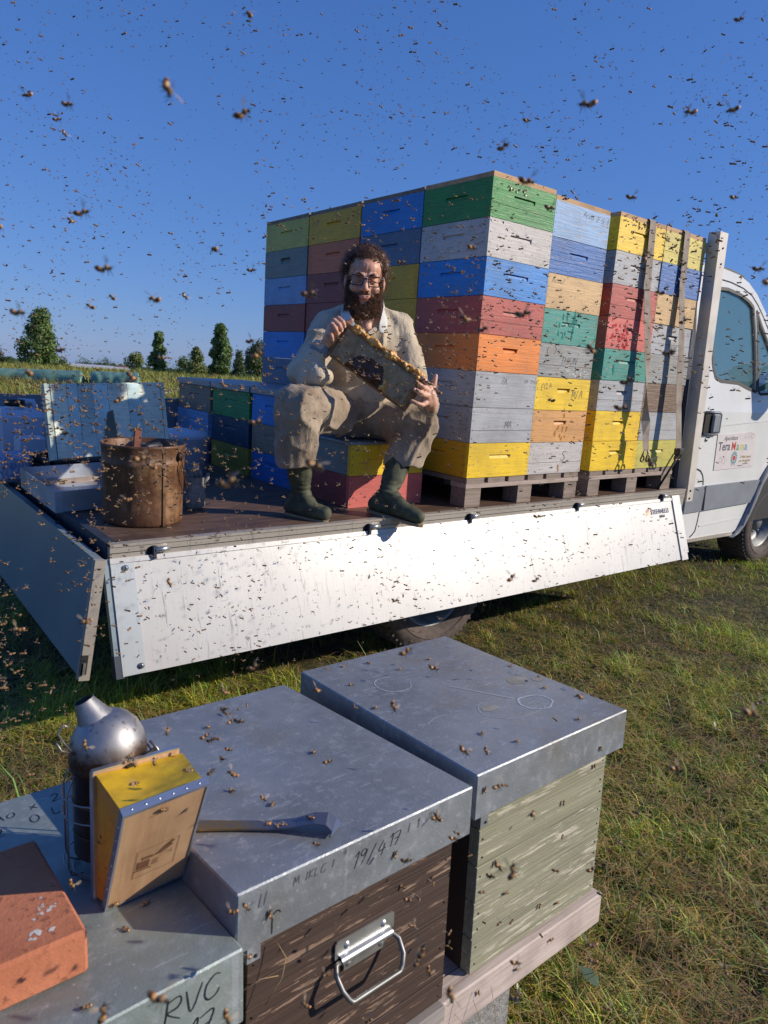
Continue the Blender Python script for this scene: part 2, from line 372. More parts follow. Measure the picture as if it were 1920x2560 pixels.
def grass():
    rs = np.random.RandomState(3)
    n = 720000
    az = YAW+rs.uniform(-R(50), R(56), n)
    d = .85*(9.5/.85)**(rs.uniform(0, 1, n)**.80)
    P0 = np.stack([CO.x+np.sin(az)*d, CO.y+np.cos(az)*d, np.full(n, GZ-.004)], 1)
    cl = np.array([noise.noise(Vector((p[0]*1.6, p[1]*1.6, 1)))+.8*noise.noise(Vector((p[0]*6, p[1]*6, 4))) for p in P0])
    c3 = np.array([noise.noise(Vector((p[0]*11, p[1]*11, 9))) for p in P0]); kp = rs.uniform(0, 1, n) < np.clip(.72+1.3*c3+.4*cl, .10, 1)
    P0 = P0[kp]; cl = cl[kp]; d = d[kp]; n = len(P0)
    straw = (rs.uniform(0, 1, n) < .31-.28*cl)
    L = np.where(straw, rs.uniform(.035, .11, n), rs.uniform(.025, .085, n)*(1+1.2*np.clip(cl, -.5, 1)))
    wd = np.where(straw, rs.uniform(.0012, .0024, n), rs.uniform(.0018, .0042, n))*(1+.10*np.clip(d-3, 0, 8))
    lean = np.where(straw, rs.uniform(.75, 1.08, n), rs.beta(2.4, 1.5, n)*1.02)
    P0[:, 2] += np.where(straw, rs.uniform(.004, .04, n), 0)
    g = np.stack([rs.uniform(.15, .31, n), rs.uniform(.20, .36, n), rs.uniform(.022, .055, n)], 1)
    s_ = np.stack([rs.uniform(.34, .62, n), rs.uniform(.25, .44, n), rs.uniform(.08, .18, n)], 1)
    yel = rs.uniform(0, 1, n) < .2
    g[yel] = g[yel]*np.array([1.9, 1.45, 1.0])
    col = np.where(straw[:, None], s_, g)*(1+.85*cl[:, None])*rs.uniform(.6, 1.35, n)[:, None]
    blades_mesh('mown_grass', P0, rs.uniform(0, 6.283, n), L, wd, lean, np.clip(col, .004, .7), M_blade)
    # a few long stalks and broad leaves near the camera
    n = 2500; az = YAW+rs.uniform(-R(40), R(40), n); d = 1.3*(6)**(rs.uniform(0, 1, n)**.9)
    P0 = np.stack([CO.x+np.sin(az)*d, CO.y+np.cos(az)*d, np.full(n, GZ)], 1)
    col = np.stack([rs.uniform(.12, .3, n), rs.uniform(.18, .3, n), rs.uniform(.03, .07, n)], 1)
    blades_mesh('long_grass_stalks', P0, rs.uniform(0, 6.283, n), rs.uniform(.09, .20, n), rs.uniform(.002, .006, n), rs.uniform(.1, .95, n), col, M_blade)
    # tall field grass behind the truck
    n = 120000; az = YAW+rs.uniform(-R(38), R(10), n); d = 8.5*(50/8.5)**(rs.uniform(0, 1, n)**1.0)
    P0 = np.stack([CO.x+np.sin(az)*d, CO.y+np.cos(az)*d, GZ-.031*np.maximum(0, d-44)], 1)
    cl = vnoise(P0, .25)
    col = np.stack([rs.uniform(.20, .36, n), rs.uniform(.22, .34, n), rs.uniform(.04, .08, n)], 1)*(1+.5*cl[:, None])
    blades_mesh('tall_field_grass', P0, rs.uniform(0, 6.283, n), rs.uniform(.15, .42, n)*(1+.4*cl), .003+.0011*d, rs.uniform(.0, .5, n), np.clip(col, .01, 1), M_blade)
grass()

# ------------------------------------------------------------------ trees
def leaf_mat(name, c):
    m, t, b = mat(name); oi = noise_(t, coords(t, (1, 1, 1)), 1.3, 3); b.inputs['Roughness'].default_value = .6
    col = ramp(t, oi, [(.3, tuple(x*.65 for x in c)), (.7, tuple(x*1.35 for x in c))]); t.links.new(col, b.inputs['Base Color'])
    tr = N(t, 'ShaderNodeBsdfTranslucent'); t.links.new(col, tr.inputs[0]); ms = N(t, 'ShaderNodeMixShader'); ms.inputs[0].default_value = .25
    t.links.new(b.outputs[0], ms.inputs[1]); t.links.new(tr.outputs[0], ms.inputs[2]); t.links.new(ms.outputs[0], t.nodes['Material Output'].inputs[0]); return m
L_pop = leaf_mat('poplar_leaves', (.13, .20, .05)); L_dark = leaf_mat('dark_leaves', (.08, .12, .04)); L_bush = leaf_mat('bush_leaves', (.18, .22, .06))
M_bark = bare_wood('bark', (.06, .045, .03), (.13, .10, .07), .9)
def tree(name, u, vb, vt, wpx, D, shape, lm, label, cat, nleaf=2600, seed=1, group='trees beyond the field'):
    rs = random.Random(seed)
    base = atd(u, vb, D); top = atd(u, vt, D); g0 = zg(base.x, base.y); H = top.z-g0; W_ = wpx/F*D
    root = thing(name, label, cat, (base.x, base.y, g0), group=group)
    tm = MB(); tm.tube([(0, 0, -.05), (.02*H/4, 0, H*.35), (0, .03, H*.8)], [.035*H/2, .022*H/2, .006*H/2], 7)
    cent = []
    for i in range(48 if shape != 'ball' else 22):
        f = rs.random()
        if shape == 'poplar': z = H*(.06+.90*f); rr = W_/2*(.95*math.sin(math.pi*min(1, (.12+.88*f))**.75)**.7+.05)*(1-.35*f)
        elif shape == 'cone': z = H*(.06+.9*f); rr = W_/2*(1.05-f*.9)
        else: z = H*(.30+.62*f); rr = W_/2*math.sqrt(max(.05, 1-((f-.45)*1.7)**2))
        a = rs.uniform(0, 6.283); q = rs.uniform(.25, .85)*rr
        c = Vector((q*math.cos(a), q*math.sin(a), z)); cent.append((c, rs.uniform(.16, .30)*W_*(1.0 if shape != 'poplar' else .75)))
        if i % 3 == 0: tm.tube([(0, 0, max(.1, z-.25*H)), c*.6+Vector((0, 0, z*.4-.08*H)), c], [.012*H/2, .008*H/2, .003*H/2], 5)
    tm.build('trunk', M_bark, root)
    nleaf = int(nleaf*1.7); mb = MB(); ls = .012*H+.045
    for i in range(nleaf):
        c, cr = cent[rs.randrange(len(cent))]
        dv = Vector((rs.gauss(0, 1), rs.gauss(0, 1), rs.gauss(0, 1.25))).normalized()*cr*rs.random()**.4
        p = c+dv
        nrm = (dv.normalized()+Vector((rs.uniform(-.7, .7), rs.uniform(-.7, .7), rs.uniform(-.4, .8)))).normalized()
        a = nrm.orthogonal().normalized(); b_ = nrm.cross(a); q = rs.uniform(0, 3.14)
        a, b_ = a*math.cos(q)+b_*math.sin(q), b_*math.cos(q)-a*math.sin(q); s_ = ls*rs.uniform(.6, 1.4)
        mb.add([p-a*s_, p-b_*s_*.6, p+a*s_, p+b_*s_*.6+nrm*s_*.2], [(0, 1, 2, 3)])
    # no doubles removal needed: keep plain mesh
    me = bpy.data.meshes.new('crown'); me.from_pydata(mb.v, [], mb.f); me.materials.append(lm); link('crown', me, root)
T = tree
T('poplar_tree', 105, 927, 783, 104, 55, 'poplar', L_pop, 'broad tapering poplar, tallest tree at the far left of the field', 'tree', 6500, 11)
T('poplar_tree', -10, 930, 876, 60, 55, 'cone', L_dark, 'dark tree cut off by the left border, beside the small white shed', 'tree', 1800, 12)
T('round_bush', 154, 931, 906, 42, 50, 'ball', L_bush, 'low round bush between the big left poplar and the red building', 'bush', 1400, 13, 'bushes beyond the field')
T('poplar_tree', 397, 936, 834, 54, 58, 'poplar', L_pop, 'slim pointed poplar above the right end of the green tarpaulin', 'tree', 3800, 14)
T('round_bush', 337, 938, 886, 44, 56, 'ball', L_bush, 'ragged shrub touching the left side of the slim poplar', 'bush', 1500, 15, 'bushes beyond the field')
T('poplar_tree', 490, 941, 872, 58, 50, 'poplar', L_bush, 'short yellowish green tree between the two taller poplars', 'tree', 2600, 16)
T('round_bush', 457, 941, 892, 34, 54, 'ball', L_pop, 'thin see-through shrub left of the short yellowish tree', 'bush', 600, 17, 'bushes beyond the field')
T('poplar_tree', 549, 942, 806, 66, 56, 'poplar', L_pop, 'tall dense poplar nearest to the stacked boxes', 'tree', 5200, 18)
T('poplar_tree', 597, 942, 878, 40, 60, 'cone', L_dark, 'small dark tree just right of the tall dense poplar', 'tree', 1700, 19)
T('pine_tree', 645, 942, 855, 84, 62, 'ball', L_dark, 'dark umbrella pine half hidden behind the boxes', 'tree', 4200, 20)
rs0 = random.Random(4)
for i, (u0, vb, vt, wp, D) in enumerate([(215, 926, 905, 50, 95), (262, 926, 903, 60, 95), (20, 926, 912, 40, 95), (440, 940, 925, 60, 80), (520, 942, 925, 80, 80), (620, 944, 926, 90, 80)]):
    T('distant_tree', u0, vb, vt, wp, D, 'ball', L_dark, ['far tree behind the flat white roof, left one', 'far tree behind the flat white roof, right one', 'far low tree behind the small white shed',
      'low growth at the foot of the thin shrub', 'low growth between short tree and tall poplar', 'low growth in front of the umbrella pine'][i], 'tree', 900, 30+i, 'distant trees on the skyline')
# far hedge on the horizon all around
def hedge():
    rs = random.Random(9); mb = MB()
    for i in range(15000):
        a = rs.uniform(0, 6.283); D = rs.uniform(150, 190); x = CO.x+math.sin(a)*D; y = CO.y+math.cos(a)*D
        hmax = 1.3+.9*noise.noise(Vector((a*18, 0, 0))); z = zg(x, y)+rs.uniform(0, hmax)
        s_ = rs.uniform(.5, 1.2); p = Vector((x, y, z)); t_ = Vector((math.cos(a), -math.sin(a), rs.uniform(-.3, .3)))*s_; q = Vector((rs.uniform(-.3, .3), rs.uniform(-.3, .3), 1))*s_*.7
        mb.add([p-t_, p-q, p+t_, p+q], [(0, 1, 2, 3)])
    me = bpy.data.meshes.new('far_hedge'); me.from_pydata(mb.v, [], mb.f); me.materials.append(L_dark)
    tag(link('far_hedge', me), kind='stuff')
hedge()

# ------------------------------------------------------------------ low buildings, tarpaulin row, debris
def backdrop_things():
    M_roof = flat('pale_roof_sheet', (.55, .56, .58), .5); M_brick = flat('red_plaster', (.20, .07, .045), .8); M_w = flat('white_plaster', (.6, .6, .58), .7)
    def face_M(c):      # local x runs across the view, y away
        a = math.atan2(c.x-CO.x, c.y-CO.y); return Matrix.Translation(c) @ Matrix.Rotation(-a, 4, 'Z')
    D = 62; sc = D/F
    c = atd(247, 928, D); c.z = zg(c.x, c.y); hgt = atd(247, 912, D).z-c.z
    o = thing('open_barn', 'low open barn with flat pale roof beyond the green tarpaulin', 'barn', M=face_M(c))
    w2 = 59*sc
    MB().prism([(-w2, hgt-.10), (w2+.3, hgt-.16), (w2+.3, hgt-.30), (-w2, hgt-.26)], -.6, 5).build('roof', M_roof, o)
    for x in (-w2*.68, w2*.95): MB().box((x-.07, -.4, 0), (x+.07, -.26, hgt-.24)).build('post', M_w, o)
    MB().box((-w2*.95, 4.2, 0), (w2, 4.5, hgt-.30)).build('wall', M_brick, o)
    c = atd(180, 928, D+3); c.z = zg(c.x, c.y); hgt = atd(180, 917, D+3).z-c.z
    o = thing('red_shed', 'low red walled shed beside the open barn', 'shed', M=face_M(c))
    MB().box((-.55, 0, 0), (.55, 3, hgt-.12)).build('wall', M_brick, o); MB().prism([(-.65, hgt-.12), (.65, hgt-.12), (.6, hgt), (-.6, hgt)], -.1, 3.1).build('roof', M_brick, o)
    c = atd(308, 930, D+3); c.z = zg(c.x, c.y); hgt = atd(308, 916, D+3).z-c.z
    o = thing('brown_shed', 'small brown shed at the right end of the open barn', 'shed', M=face_M(c))
    MB().box((-.6, 0, 0), (.5, 2, hgt-.1)).build('wall', flat('brown_plaster', (.12, .08, .05), .8), o); MB().prism([(-.75, hgt-.12), (.6, hgt-.12), (.5, hgt), (-.6, hgt)], -.1, 2.1).build('roof', M_brick, o)
    c = atd(8, 931, 52); c.z = zg(c.x, c.y); hgt = atd(8, 917, 52).z-c.z
    o = thing('white_shed', 'tiny white shed at the left border below the dark tree', 'shed', M=face_M(c))
    MB().box((-.6, 0, 0), (.5, 1.5, hgt-.08)).build('wall', M_brick, o); MB().box((-.75, -.1, hgt-.08), (.6, 1.6, hgt)).build('roof', M_w, o)
    MB().box((-.6, -.02, 0), (-.5, 0, hgt-.08)).build('post', M_w, o); MB().box((.4, -.02, 0), (.5, 0, hgt-.08)).build('post', M_w, o)
    # green tarpaulin lying over a long row of straw rolls
    m, t, b = mat('green_tarpaulin'); n = noise_(t, coords(t, (1, 1, 1), False), 2.2, 5, .6); b.inputs['Roughness'].default_value = .45
    t.links.new(ramp(t, n, [(.35, (.07, .17, .125)), (.65, (.18, .31, .23))]), b.inputs['Base Color'])
    for k, (ua, ub, gap) in enumerate(((-40, 215, 0), (222, 352, 1))):
        mb = MB(); nx = 90; pa = []; rr = []
        for i in range(nx+1):
            f = i/nx; u = ua+(ub-ua)*f; D_ = 29-2.5*max(0, u)/345
            p = atd(u, 950, D_); tz = atd(u, 920+12*max(0, u)/345+1.2*noise.noise(Vector((i*.12, k, 0))), D_).z
            p.z = GZ; pa.append((p, tz-GZ))
        vs = []; ns = 12
        for i, (p, hh) in enumerate(pa):
            dv = Vector((p.x-CO.x, p.y-CO.y, 0)).normalized()
            e = min(1, .12+min(i, nx-i)/5)
            for j in range(ns+1):
                a = math.pi*j/ns; q = p-dv*math.cos(a)*.75*e; z = GZ+hh*e**.5*math.sin(a)**.55*(1+.05*noise.noise(Vector((i*.08, j*.5, k))))
                q = q+dv*.10*noise.noise(Vector((i*.07, j*.2, 5))); vs.append((q.x, q.y, z))
        fs = [(i*(ns+1)+j, i*(ns+1)+j+1, (i+1)*(ns+1)+j+1, (i+1)*(ns+1)+j) for i in range(nx) for j in range(ns)]
        mb.add(vs, fs, 0, True)
        tag(mb.build('green_tarpaulin', m), ['long green tarpaulin over a low row, left of the dark gap', 'shorter green tarpaulin over a low row, right of the dark gap'][k], 'tarpaulin', 'green tarpaulins across the field')
    c = atd(390, 962, 24); c.z = zg(c.x, c.y)
    o = thing('timber_heap', 'untidy heap of pale boards and plastic in the field grass', 'heap', M=face_M(c)); rs = random.Random(2)
    M_gr = flat('grey_boards', (.38, .36, .34), .8); M_pl = flat('white_plastic_sheet', (.6, .62, .66), .5)
    for i in range(26):
        q = Matrix.Translation((rs.uniform(-.5, .5), rs.uniform(-.4, .4), .08+.2*rs.random())) @ Matrix.Rotation(rs.uniform(-.5, .5), 4, 'Z') @ Matrix.Rotation(rs.uniform(-.25, .25), 4, 'Y')
        MB().box((-.28, -.04, -.012), (.28, .04, .012), M=q).build('board', M_gr if i % 3 else M_lath, o)
    mb = MB(); vs = []; 
    for i in range(9):
        for j in range(9):
            x = (i/8-.5)*.5+.2; y = (j/8-.5)*.5-.2; vs.append((x, y, .22+.10*noise.noise(Vector((x*7, y*7, 2)))-.4*((i/8-.5)**2+(j/8-.5)**2)))
    mb.add(vs, [(i*9+j, i*9+j+1, i*9+j+10, i*9+j+9) for i in range(8) for j in range(8)], 0, True); mb.build('plastic_sheet', M_pl, o)
backdrop_things()

# felt-pen handwriting drawn as strokes (unit box, x 0..1, y 0..1)
SF = {'R': [[(0, 0), (.05, 1)], [(.02, .95), (.5, 1), (.62, .75), (.45, .55), (.05, .5), (.65, 0)]], 'V': [[(0, 1), (.3, 0), (.7, 1)]], 'C': [[(.7, .9), (.45, 1), (.12, .75), (.05, .35), (.25, .02), (.6, .1), (.72, .3)]],
 'G': [[(.6, .95), (.35, 1), (.08, .6), (.12, .2), (.4, 0), (.6, .2), (.6, .45), (.35, .42)]], '1': [[(.1, .75), (.35, 1), (.28, 0)]], '7': [[(.0, .95), (.65, 1), (.3, 0)], [(.15, .5), (.6, .55)]], '9': [[(.55, .9), (.25, 1), (.1, .75), (.35, .58), (.58, .9), (.5, .4), (.3, 0)]],
 '4': [[(.3, 1), (.05, .4), (.65, .45)], [(.5, .75), (.4, 0)]], '/': [[(.45, 1.05), (.05, -.1)]], '-': [[(.05, .45), (.6, .5)]], 'r': [[(.1, 0), (.12, .75), (.15, .9), (.4, 1), (.55, .85)]], 'T': [[(0, .95), (.7, 1)], [(.35, 1), (.32, 0)]], 'H': [[(0, 0), (.05, 1)], [(.6, 0), (.62, 1)], [(.03, .5), (.6, .5)]],
 'I': [[(.1, 0), (.14, 1)]], 'U': [[(.02, 1), (.05, .3), (.3, 0), (.55, .3), (.6, 1)]], 'N': [[(0, 0), (.06, 1), (.55, 0), (.62, 1)]], 'M': [[(0, 0), (.08, 1), (.35, .35), (.62, 1), (.72, 0)]], 'A': [[(0, 0), (.32, 1), (.62, 0)], [(.12, .4), (.55, .4)]], 'E': [[(.6, 1), (.08, 1), (.05, 0), (.6, 0)], [(.06, .5), (.5, .5)]],
 'L': [[(.08, 1), (.05, 0), (.55, .03)]], 'S': [[(.6, .9), (.3, 1), (.08, .75), (.5, .42), (.55, .15), (.25, 0), (0, .12)]], 'O': [[(.35, 1), (.08, .7), (.1, .2), (.4, 0), (.65, .35), (.58, .85), (.35, 1)]], 'K': [[(.05, 1), (.05, 0)], [(.6, 1), (.08, .45), (.62, 0)]], '2': [[(.05, .8), (.3, 1), (.55, .78), (.4, .4), (.02, 0), (.65, .02)]],
 'o': [[(.3, .6), (.06, .4), (.1, .08), (.36, 0), (.56, .25), (.5, .55), (.3, .6)]], 'c': [[(.5, .5), (.25, .6), (.06, .3), (.25, 0), (.52, .1)]], 'x': [[(0, .6), (.5, 0)], [(.5, .6), (0, 0)]], '(': [[(.4, 1.1), (.1, .6), (.35, -.1)]], ')': [[(.05, 1.1), (.4, .5), (.1, -.1)]], '.': [[(.1, 0), (.14, .05)]], '?': [[(.05, .85), (.3, 1), (.5, .75), (.25, .45), (.25, .25)], [(.25, .05), (.27, 0)]]}
def pen(body, size, m, parent, M, name='handwriting', shear=.2, wd=.07, seed=0, **k):
    rs = random.Random(len(body)*7+seed+int(size*1000)); mb = MB(); x = 0
    for ch in body:
        for st in SF.get(ch, []):
            pts = []; n_ = len(st)
            for i in range(n_-1):
                p0, p1, p2, p3 = st[max(i-1, 0)], st[i], st[i+1], st[min(i+2, n_-1)]
                for j in range(5):
                    t_ = j/5; q = [.5*(2*p1[a]+(p2[a]-p0[a])*t_+(2*p0[a]-5*p1[a]+4*p2[a]-p3[a])*t_*t_+(3*p1[a]-p0[a]-3*p2[a]+p3[a])*t_**3) for a in (0, 1)]
                    pts.append(q)
            pts.append(list(st[-1])); dj = rs.uniform(-.05, .05)
            pts = [Vector(((x+p[0]+shear*p[1]+.02*noise.noise(Vector((p[0]*4, p[1]*4, x)))), p[1]+dj))*size for p in pts]; vs = []
            for i, p in enumerate(pts):
                d = (pts[min(i+1, len(pts)-1)]-pts[max(i-1, 0)]); d = d.normalized() if d.length > 1e-7 else Vector((1, 0)); w_ = size*wd*(.6+.5*math.sin(math.pi*min(1, (i+1)/(len(pts)+1))))*rs.uniform(.8, 1.15)
                vs += [(p.x-d.y*w_, p.y+d.x*w_, 0), (p.x+d.y*w_, p.y-d.x*w_, 0)]
            mb.add(vs, [(2*i, 2*i+1, 2*i+3, 2*i+2) for i in range(len(pts)-1)])
        x += .82 if ch != 'I' and ch != '1' else .45
    o = link(name, mb.mesh(name, m), parent, M=M); return o

# ------------------------------------------------------------------ the truck
X0, X1, Y1 = -1.69, 1.90, 2.12       # load floor extents
def truck():
    t = thing('flatbed_truck', 'white flatbed truck with its near side and tail panels hanging open', 'truck', (0.5, 1.0, GZ))
    off = (0.5, 1.0, GZ)
    def B(mb, name, m, par=None, lab=None):
        o = mb.build(name, m, par or t, off=off)
        if lab: o['label'] = lab
        return o
    # load floor: worn phenolic plywood
    m, tt, b = mat('worn_plywood_floor'); v = coords(tt, (1, 1, 1), False); n1 = noise_(tt, coords(tt, (1.2, 14, 14), False), 2, 6, .7); n2 = noise_(tt, v, 6, 5, .7)
    c = ramp(tt, n1, [(.3, (.05, .032, .024)), (.6, (.15, .085, .055)), (.8, (.26, .18, .13))])
    c = mix(tt, ramp(tt, n2, [(.55, (0, 0, 0)), (.75, (.7,)*3)]), c, (.04, .024, .018)); tt.links.new(c, b.inputs['Base Color'])
    b.inputs['Roughness'].default_value = .55; bump(tt, b, n1, .4, .004)
    B(MB().box((X0+.03, -.03, BZ-.03), (X1+.05, Y1, BZ)), 'load_floor', m)
    # near rail in stacked profiles
    mb = MB(); mb.box((X0, -.058, BZ-.052), (X1+.03, -.032, BZ+.001)); mb.box((X0, -.054, BZ-.10), (X1+.03, -.034, BZ-.053)); mb.box((X0, -.062, BZ-.006), (X1+.03, -.028, BZ+.004))
    mb.box((X0+.001, -.0595, BZ-.0285), (X1+.029, -.0585, BZ-.0265), 1)
    B(mb, 'side_rail', [M_rail, M_dark])
    M_tail = flat('dark_steel_and_shade', (.05, .06, .08), .5, .3)
    mb = MB(); mb.box((X0-.004, -.028, BZ-.11), (X0+.03, Y1, BZ+.004)); mb.box((X0-.02, .05, BZ-.16), (X0-.004, Y1, BZ-.10))
    B(mb, 'tail_beam', M_tail)
    for y in (.10, .82, 1.5):
        mb = MB(); mb.tube([(X0-.065, y, BZ-.075), (X0-.004, y, BZ-.075)], .028, 12); B(mb, 'latch_bolt', M_tail)
    # chassis
    mb = MB()
    for y in (.62, 1.45): mb.box((X0+.2, y, -.46), (2.6, y+.07, -.30))
    for x in (-1.2, -.7, .5, 1.2): mb.box((x, 0.05, -.30), (x+.06, Y1-.05, BZ-.031))
    mb.box((X0-.0, .35, -.60), (X0+.06, 1.8, -.50)); mb.box((-1.0, .55, -.62), (-.6, 1.6, -.42)); mb.box((.6, .2, -.58), (1.3, .6, -.33))
    B(mb, 'chassis', M_black)
    # near side panel, hinged at the rail, hanging and flaring out
    ang = math.atan2(.13, .375); Mp = Matrix.Translation((0, -.056, -.190)) @ Matrix.Rotation(-ang, 4, 'X')
    Mo = Matrix.Translation((-off[0], -off[1], -off[2])) @ Mp
    H = -.395
    side = MB().box((X0-.003, -.004, H+.004), (1.765, .016, -.018)).build('side_panel', M_alu, t, M=Mo)
    mb = MB(); mb.box((X0-.003, -.009, -.0175), (1.80, .018, .0)); mb.build('hinge_strip', M_alu, side)
    mb = MB(); mb.box((X0-.022, -.002, H), (X0-.0035, .026, .0)); mb.build('edge_profile', M_alud, side)
    mb = MB(); mb.box((1.7655, -.012, H-.002), (1.836, .022, .012)); mb.box((1.836, -.012, H+.04), (1.852, .022, .012))
    for z in (-.03, -.08, -.14, -.22, -.27, -.33, -.37): mb.lathe([(.004, -.0135), (.0045, -.012)], 8, (1.80, 0, 0), 1, M=Matrix.Translation((0, 0, z)) @ Matrix.Translation((1.80, 0, 0)) @ Matrix.Rotation(R(90), 4, 'X') @ Matrix.Translation((-1.80, 0, 0)))
    mb.build('edge_profile', [M_alu, M_dark], side)
    mb = MB(); mb.box((X0-.0025, -.0075, H+.005), (X0+.075, -.0045, -.0185)); mb.build('end_plate', alu('dull_end_plate', (.46, .49, .49), .4), side)
    for x in (X0+.045, X0+.06):
        mb = MB(); z = -.035 if x < X0+.05 else H+.03
        mb.tube([(x, -.013, z), (x, -.007, z)], .010, 12); mb.tube([(x, -.0135, z), (x, -.0125, z)], .0035, 8, 1); mb.build('rivet', [M_steel, M_dark], side)
    mb = MB(); mb.box((X0-.024, -.006, H+.0), (X0+.004, .03, H+.075)); mb.build('latch', M_tail, side)
    # supplier sticker
    for i, (x, z, c) in enumerate(((1.486, -.052, (.05, .06, .2)), (1.468, -.060, (.5, .07, .05)), (1.460, -.068, (.6, .10, .05)), (1.466, -.076, (.7, .5, .03)), (1.452, -.086, (.75, .45, .03)))):
        MB().box((x, -.0052, z-.0028), (x+.034, -.0042, z+.0028)).build('emblem_bar', flat('sticker_colour_%d' % i, c, .5, 0, 0), side)
    M_txt = flat('navy_print', (.04, .05, .12), .5, 0, .1)
    put_text('STEFANELLI', .040, M_txt, side, faceY(1.512, -.0055, -.088, 0), bold=.0010, spacing=.95)
    put_text('IVECO', .022, M_txt, side, faceY(1.60, -.0055, -.114, 0), bold=.0003)
    for x in (1.49, 1.57, 1.66): put_text('035 24', .009, M_inkgrey, side, faceY(x, -.0055, -.130, 0))
    # rail latches
    for x in (-1.545, -.62, -.02, .80, 1.645):
        mb = MB(); mb.lathe([(.0, 0), (.022, 0), (.024, .001)], 14, M=Matrix.Translation((x, -.0592, BZ-.036)) @ Matrix.Rotation(R(90), 4, 'X'), mi=1)
        mb.box((x-.004, -.078, BZ-.056), (x+.006, -.0605, BZ-.012), 2); mb.tube([(x+.004, -.072, BZ-.026), (x+.052, -.072, BZ-.024)], .0095, 10, 0)
        B(mb, 'latch', [M_steel, M_dark, M_tail])
    # tail panel hanging open
    ang2 = math.atan2(.055, .375); Mt = Matrix.Translation((-off[0], -off[1], -off[2])) @ Matrix.Translation((-1.738, 0, -.172)) @ Matrix.Rotation(ang2, 4, 'Y')
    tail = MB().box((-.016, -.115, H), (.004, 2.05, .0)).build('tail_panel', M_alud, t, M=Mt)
    mb = MB(); mb.box((-.024, -.142, H-.002), (.010, -.1155, .004)); mb.build('edge_profile', M_rail, tail)
    mb = MB(); mb.box((-.026, -.145, H+.02), (-.004, -.139, H+.085), 0); mb.box((-.018, -.150, H+.02), (-.010, -.139, H+.06), 1); mb.build('latch', [M_dark, M_steel], tail)
    mb = MB(); mb.box((-.021, -.115, -.03), (.008, 2.05, .004)); mb.build('hinge_strip', M_alud, tail)
    for y in (.12, .24, .42): MB().box((-.003, y, -.001), (.012, y+.02, .012)).build('hinge', M_dark, tail)
    # far side panel standing closed
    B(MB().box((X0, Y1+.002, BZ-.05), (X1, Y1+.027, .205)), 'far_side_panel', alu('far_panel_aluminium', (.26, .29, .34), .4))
    # corner posts and headboard
    for y0 in (-.062, Y1-.04):
        mb = MB(); mb.prism([(1.955, -.225), (2.03, -.225), (1.965, 1.42), (1.872, 1.42)], y0, y0+.075)
        post = B(mb, 'corner_post', M_post)
    mb = MB()
    for z in (-.205, -.155): mb.tube([(1.985, -.066, z), (1.985, -.0625, z)], .007, 8)
    mb.tube([(1.925, -.066, 1.33), (1.925, -.0625, 1.33)], .006, 8); mb.tube([(1.93, -.066, 1.24), (1.93, -.0625, 1.24)], .006, 8)
    B(mb, 'post_bolts', M_dark)
    mb = MB(); mb.prism([(1.905, -.144), (1.945, -.144), (1.905, .55), (1.865, .55)], .014, Y1-.045); B(mb, 'headboard', M_tail)  # dark tone painted on to stand in for the shade behind the post
    mb = MB(); mb.box((1.86, .014, 1.30), (1.90, Y1-.045, 1.36)); B(mb, 'headboard', M_post)
    mb = MB(); mb.tube([(1.86, -.03, .10), (1.66, -.02, BZ+.01)], .008, 6); B(mb, 'stay_rod', M_dark)
    # wheels
    def wheel(cx, y, cz, r, rim, wd, name='wheel', face=-1):
        e = bpy.data.objects.new(name, None); COL.objects.link(e); e.parent = t; e.location = (cx-off[0], y-off[1], cz-off[2])
        M_ = Matrix.Rotation(R(90), 4, 'X')      # lathe z axis -> -Y
        mb = MB(); prof = [(rim, .0), (rim+.012, .022), (r*.80, .034), (r*.93, .020), (r*.985, -.005), (r, -.03), (r, -wd+.03), (r*.97, -wd+.004), (rim, -wd)]
        mb.lathe(prof, 48, M=M_)
        for i in range(56):          # tread and shoulder blocks
            a = 2*math.pi*i/56; mm = M_ @ Matrix.Rotation(a, 4, 'Z')
            mb.box((r-.004, -.010, -wd+.03), (r+.005, .006, -.02), M=mm); mb.box((r*.94, -.006, -.012), (r*.99, .006, .012), M=mm)
        mb.lathe([(rim+.045, .0335), (rim+.050, .037), (rim+.056, .0345)], 48, M=M_)
        mb.build('tyre', M_tyre, e)
        mb = MB(); mb.lathe([(rim, .0), (rim-.015, -.004), (rim-.03, -.06), (rim*.55, -.09), (.07, -.05), (.055, -.02), (0, -.015)], 32, M=M_)
        for i in range(6):
            a = math.pi*i/3; mb.tube([M_ @ Vector((.09*math.cos(a), .09*math.sin(a), -.075)), M_ @ Vector((.09*math.cos(a), .09*math.sin(a), -.035))], .010, 6)
        mb.build('rim', M_rim, e)
    wheel(-.09, .06, -.545, .335, .205, .20); wheel(-.09, 2.2, -.545, .335, .205, .20)
    wheel(3.61, .155, -.545, .34, .205, .21); wheel(3.61, 2.10, -.545, .34, .205, .21)
    # ---- cab
    def yof(z): return .07+.13*max(0.0, z-.35)
    def skin(polys, name, m, par=None, thick=.03, dy=0.0, holes=(), cuts=()):
        mb = MB(); mb.prism(polys, 0, 1, holes=holes)
        me = mb.mesh(name, m); bm = bmesh.new(); bm.from_mesh(me)
        for z in (.35, .5, .65, .8, .95, 1.1):
            bmesh.ops.bisect_plane(bm, geom=bm.verts[:]+bm.edges[:]+bm.faces[:], plane_co=(0, 0, z), plane_no=(0, 0, 1))
        for v in bm.verts:
            s_ = v.co.y; v.co.y = yof(v.co.z)+dy+s_*thick
            v.co -= Vector(off)
        bm.to_mesh(me); bm.free(); return link(name, me, par or t)
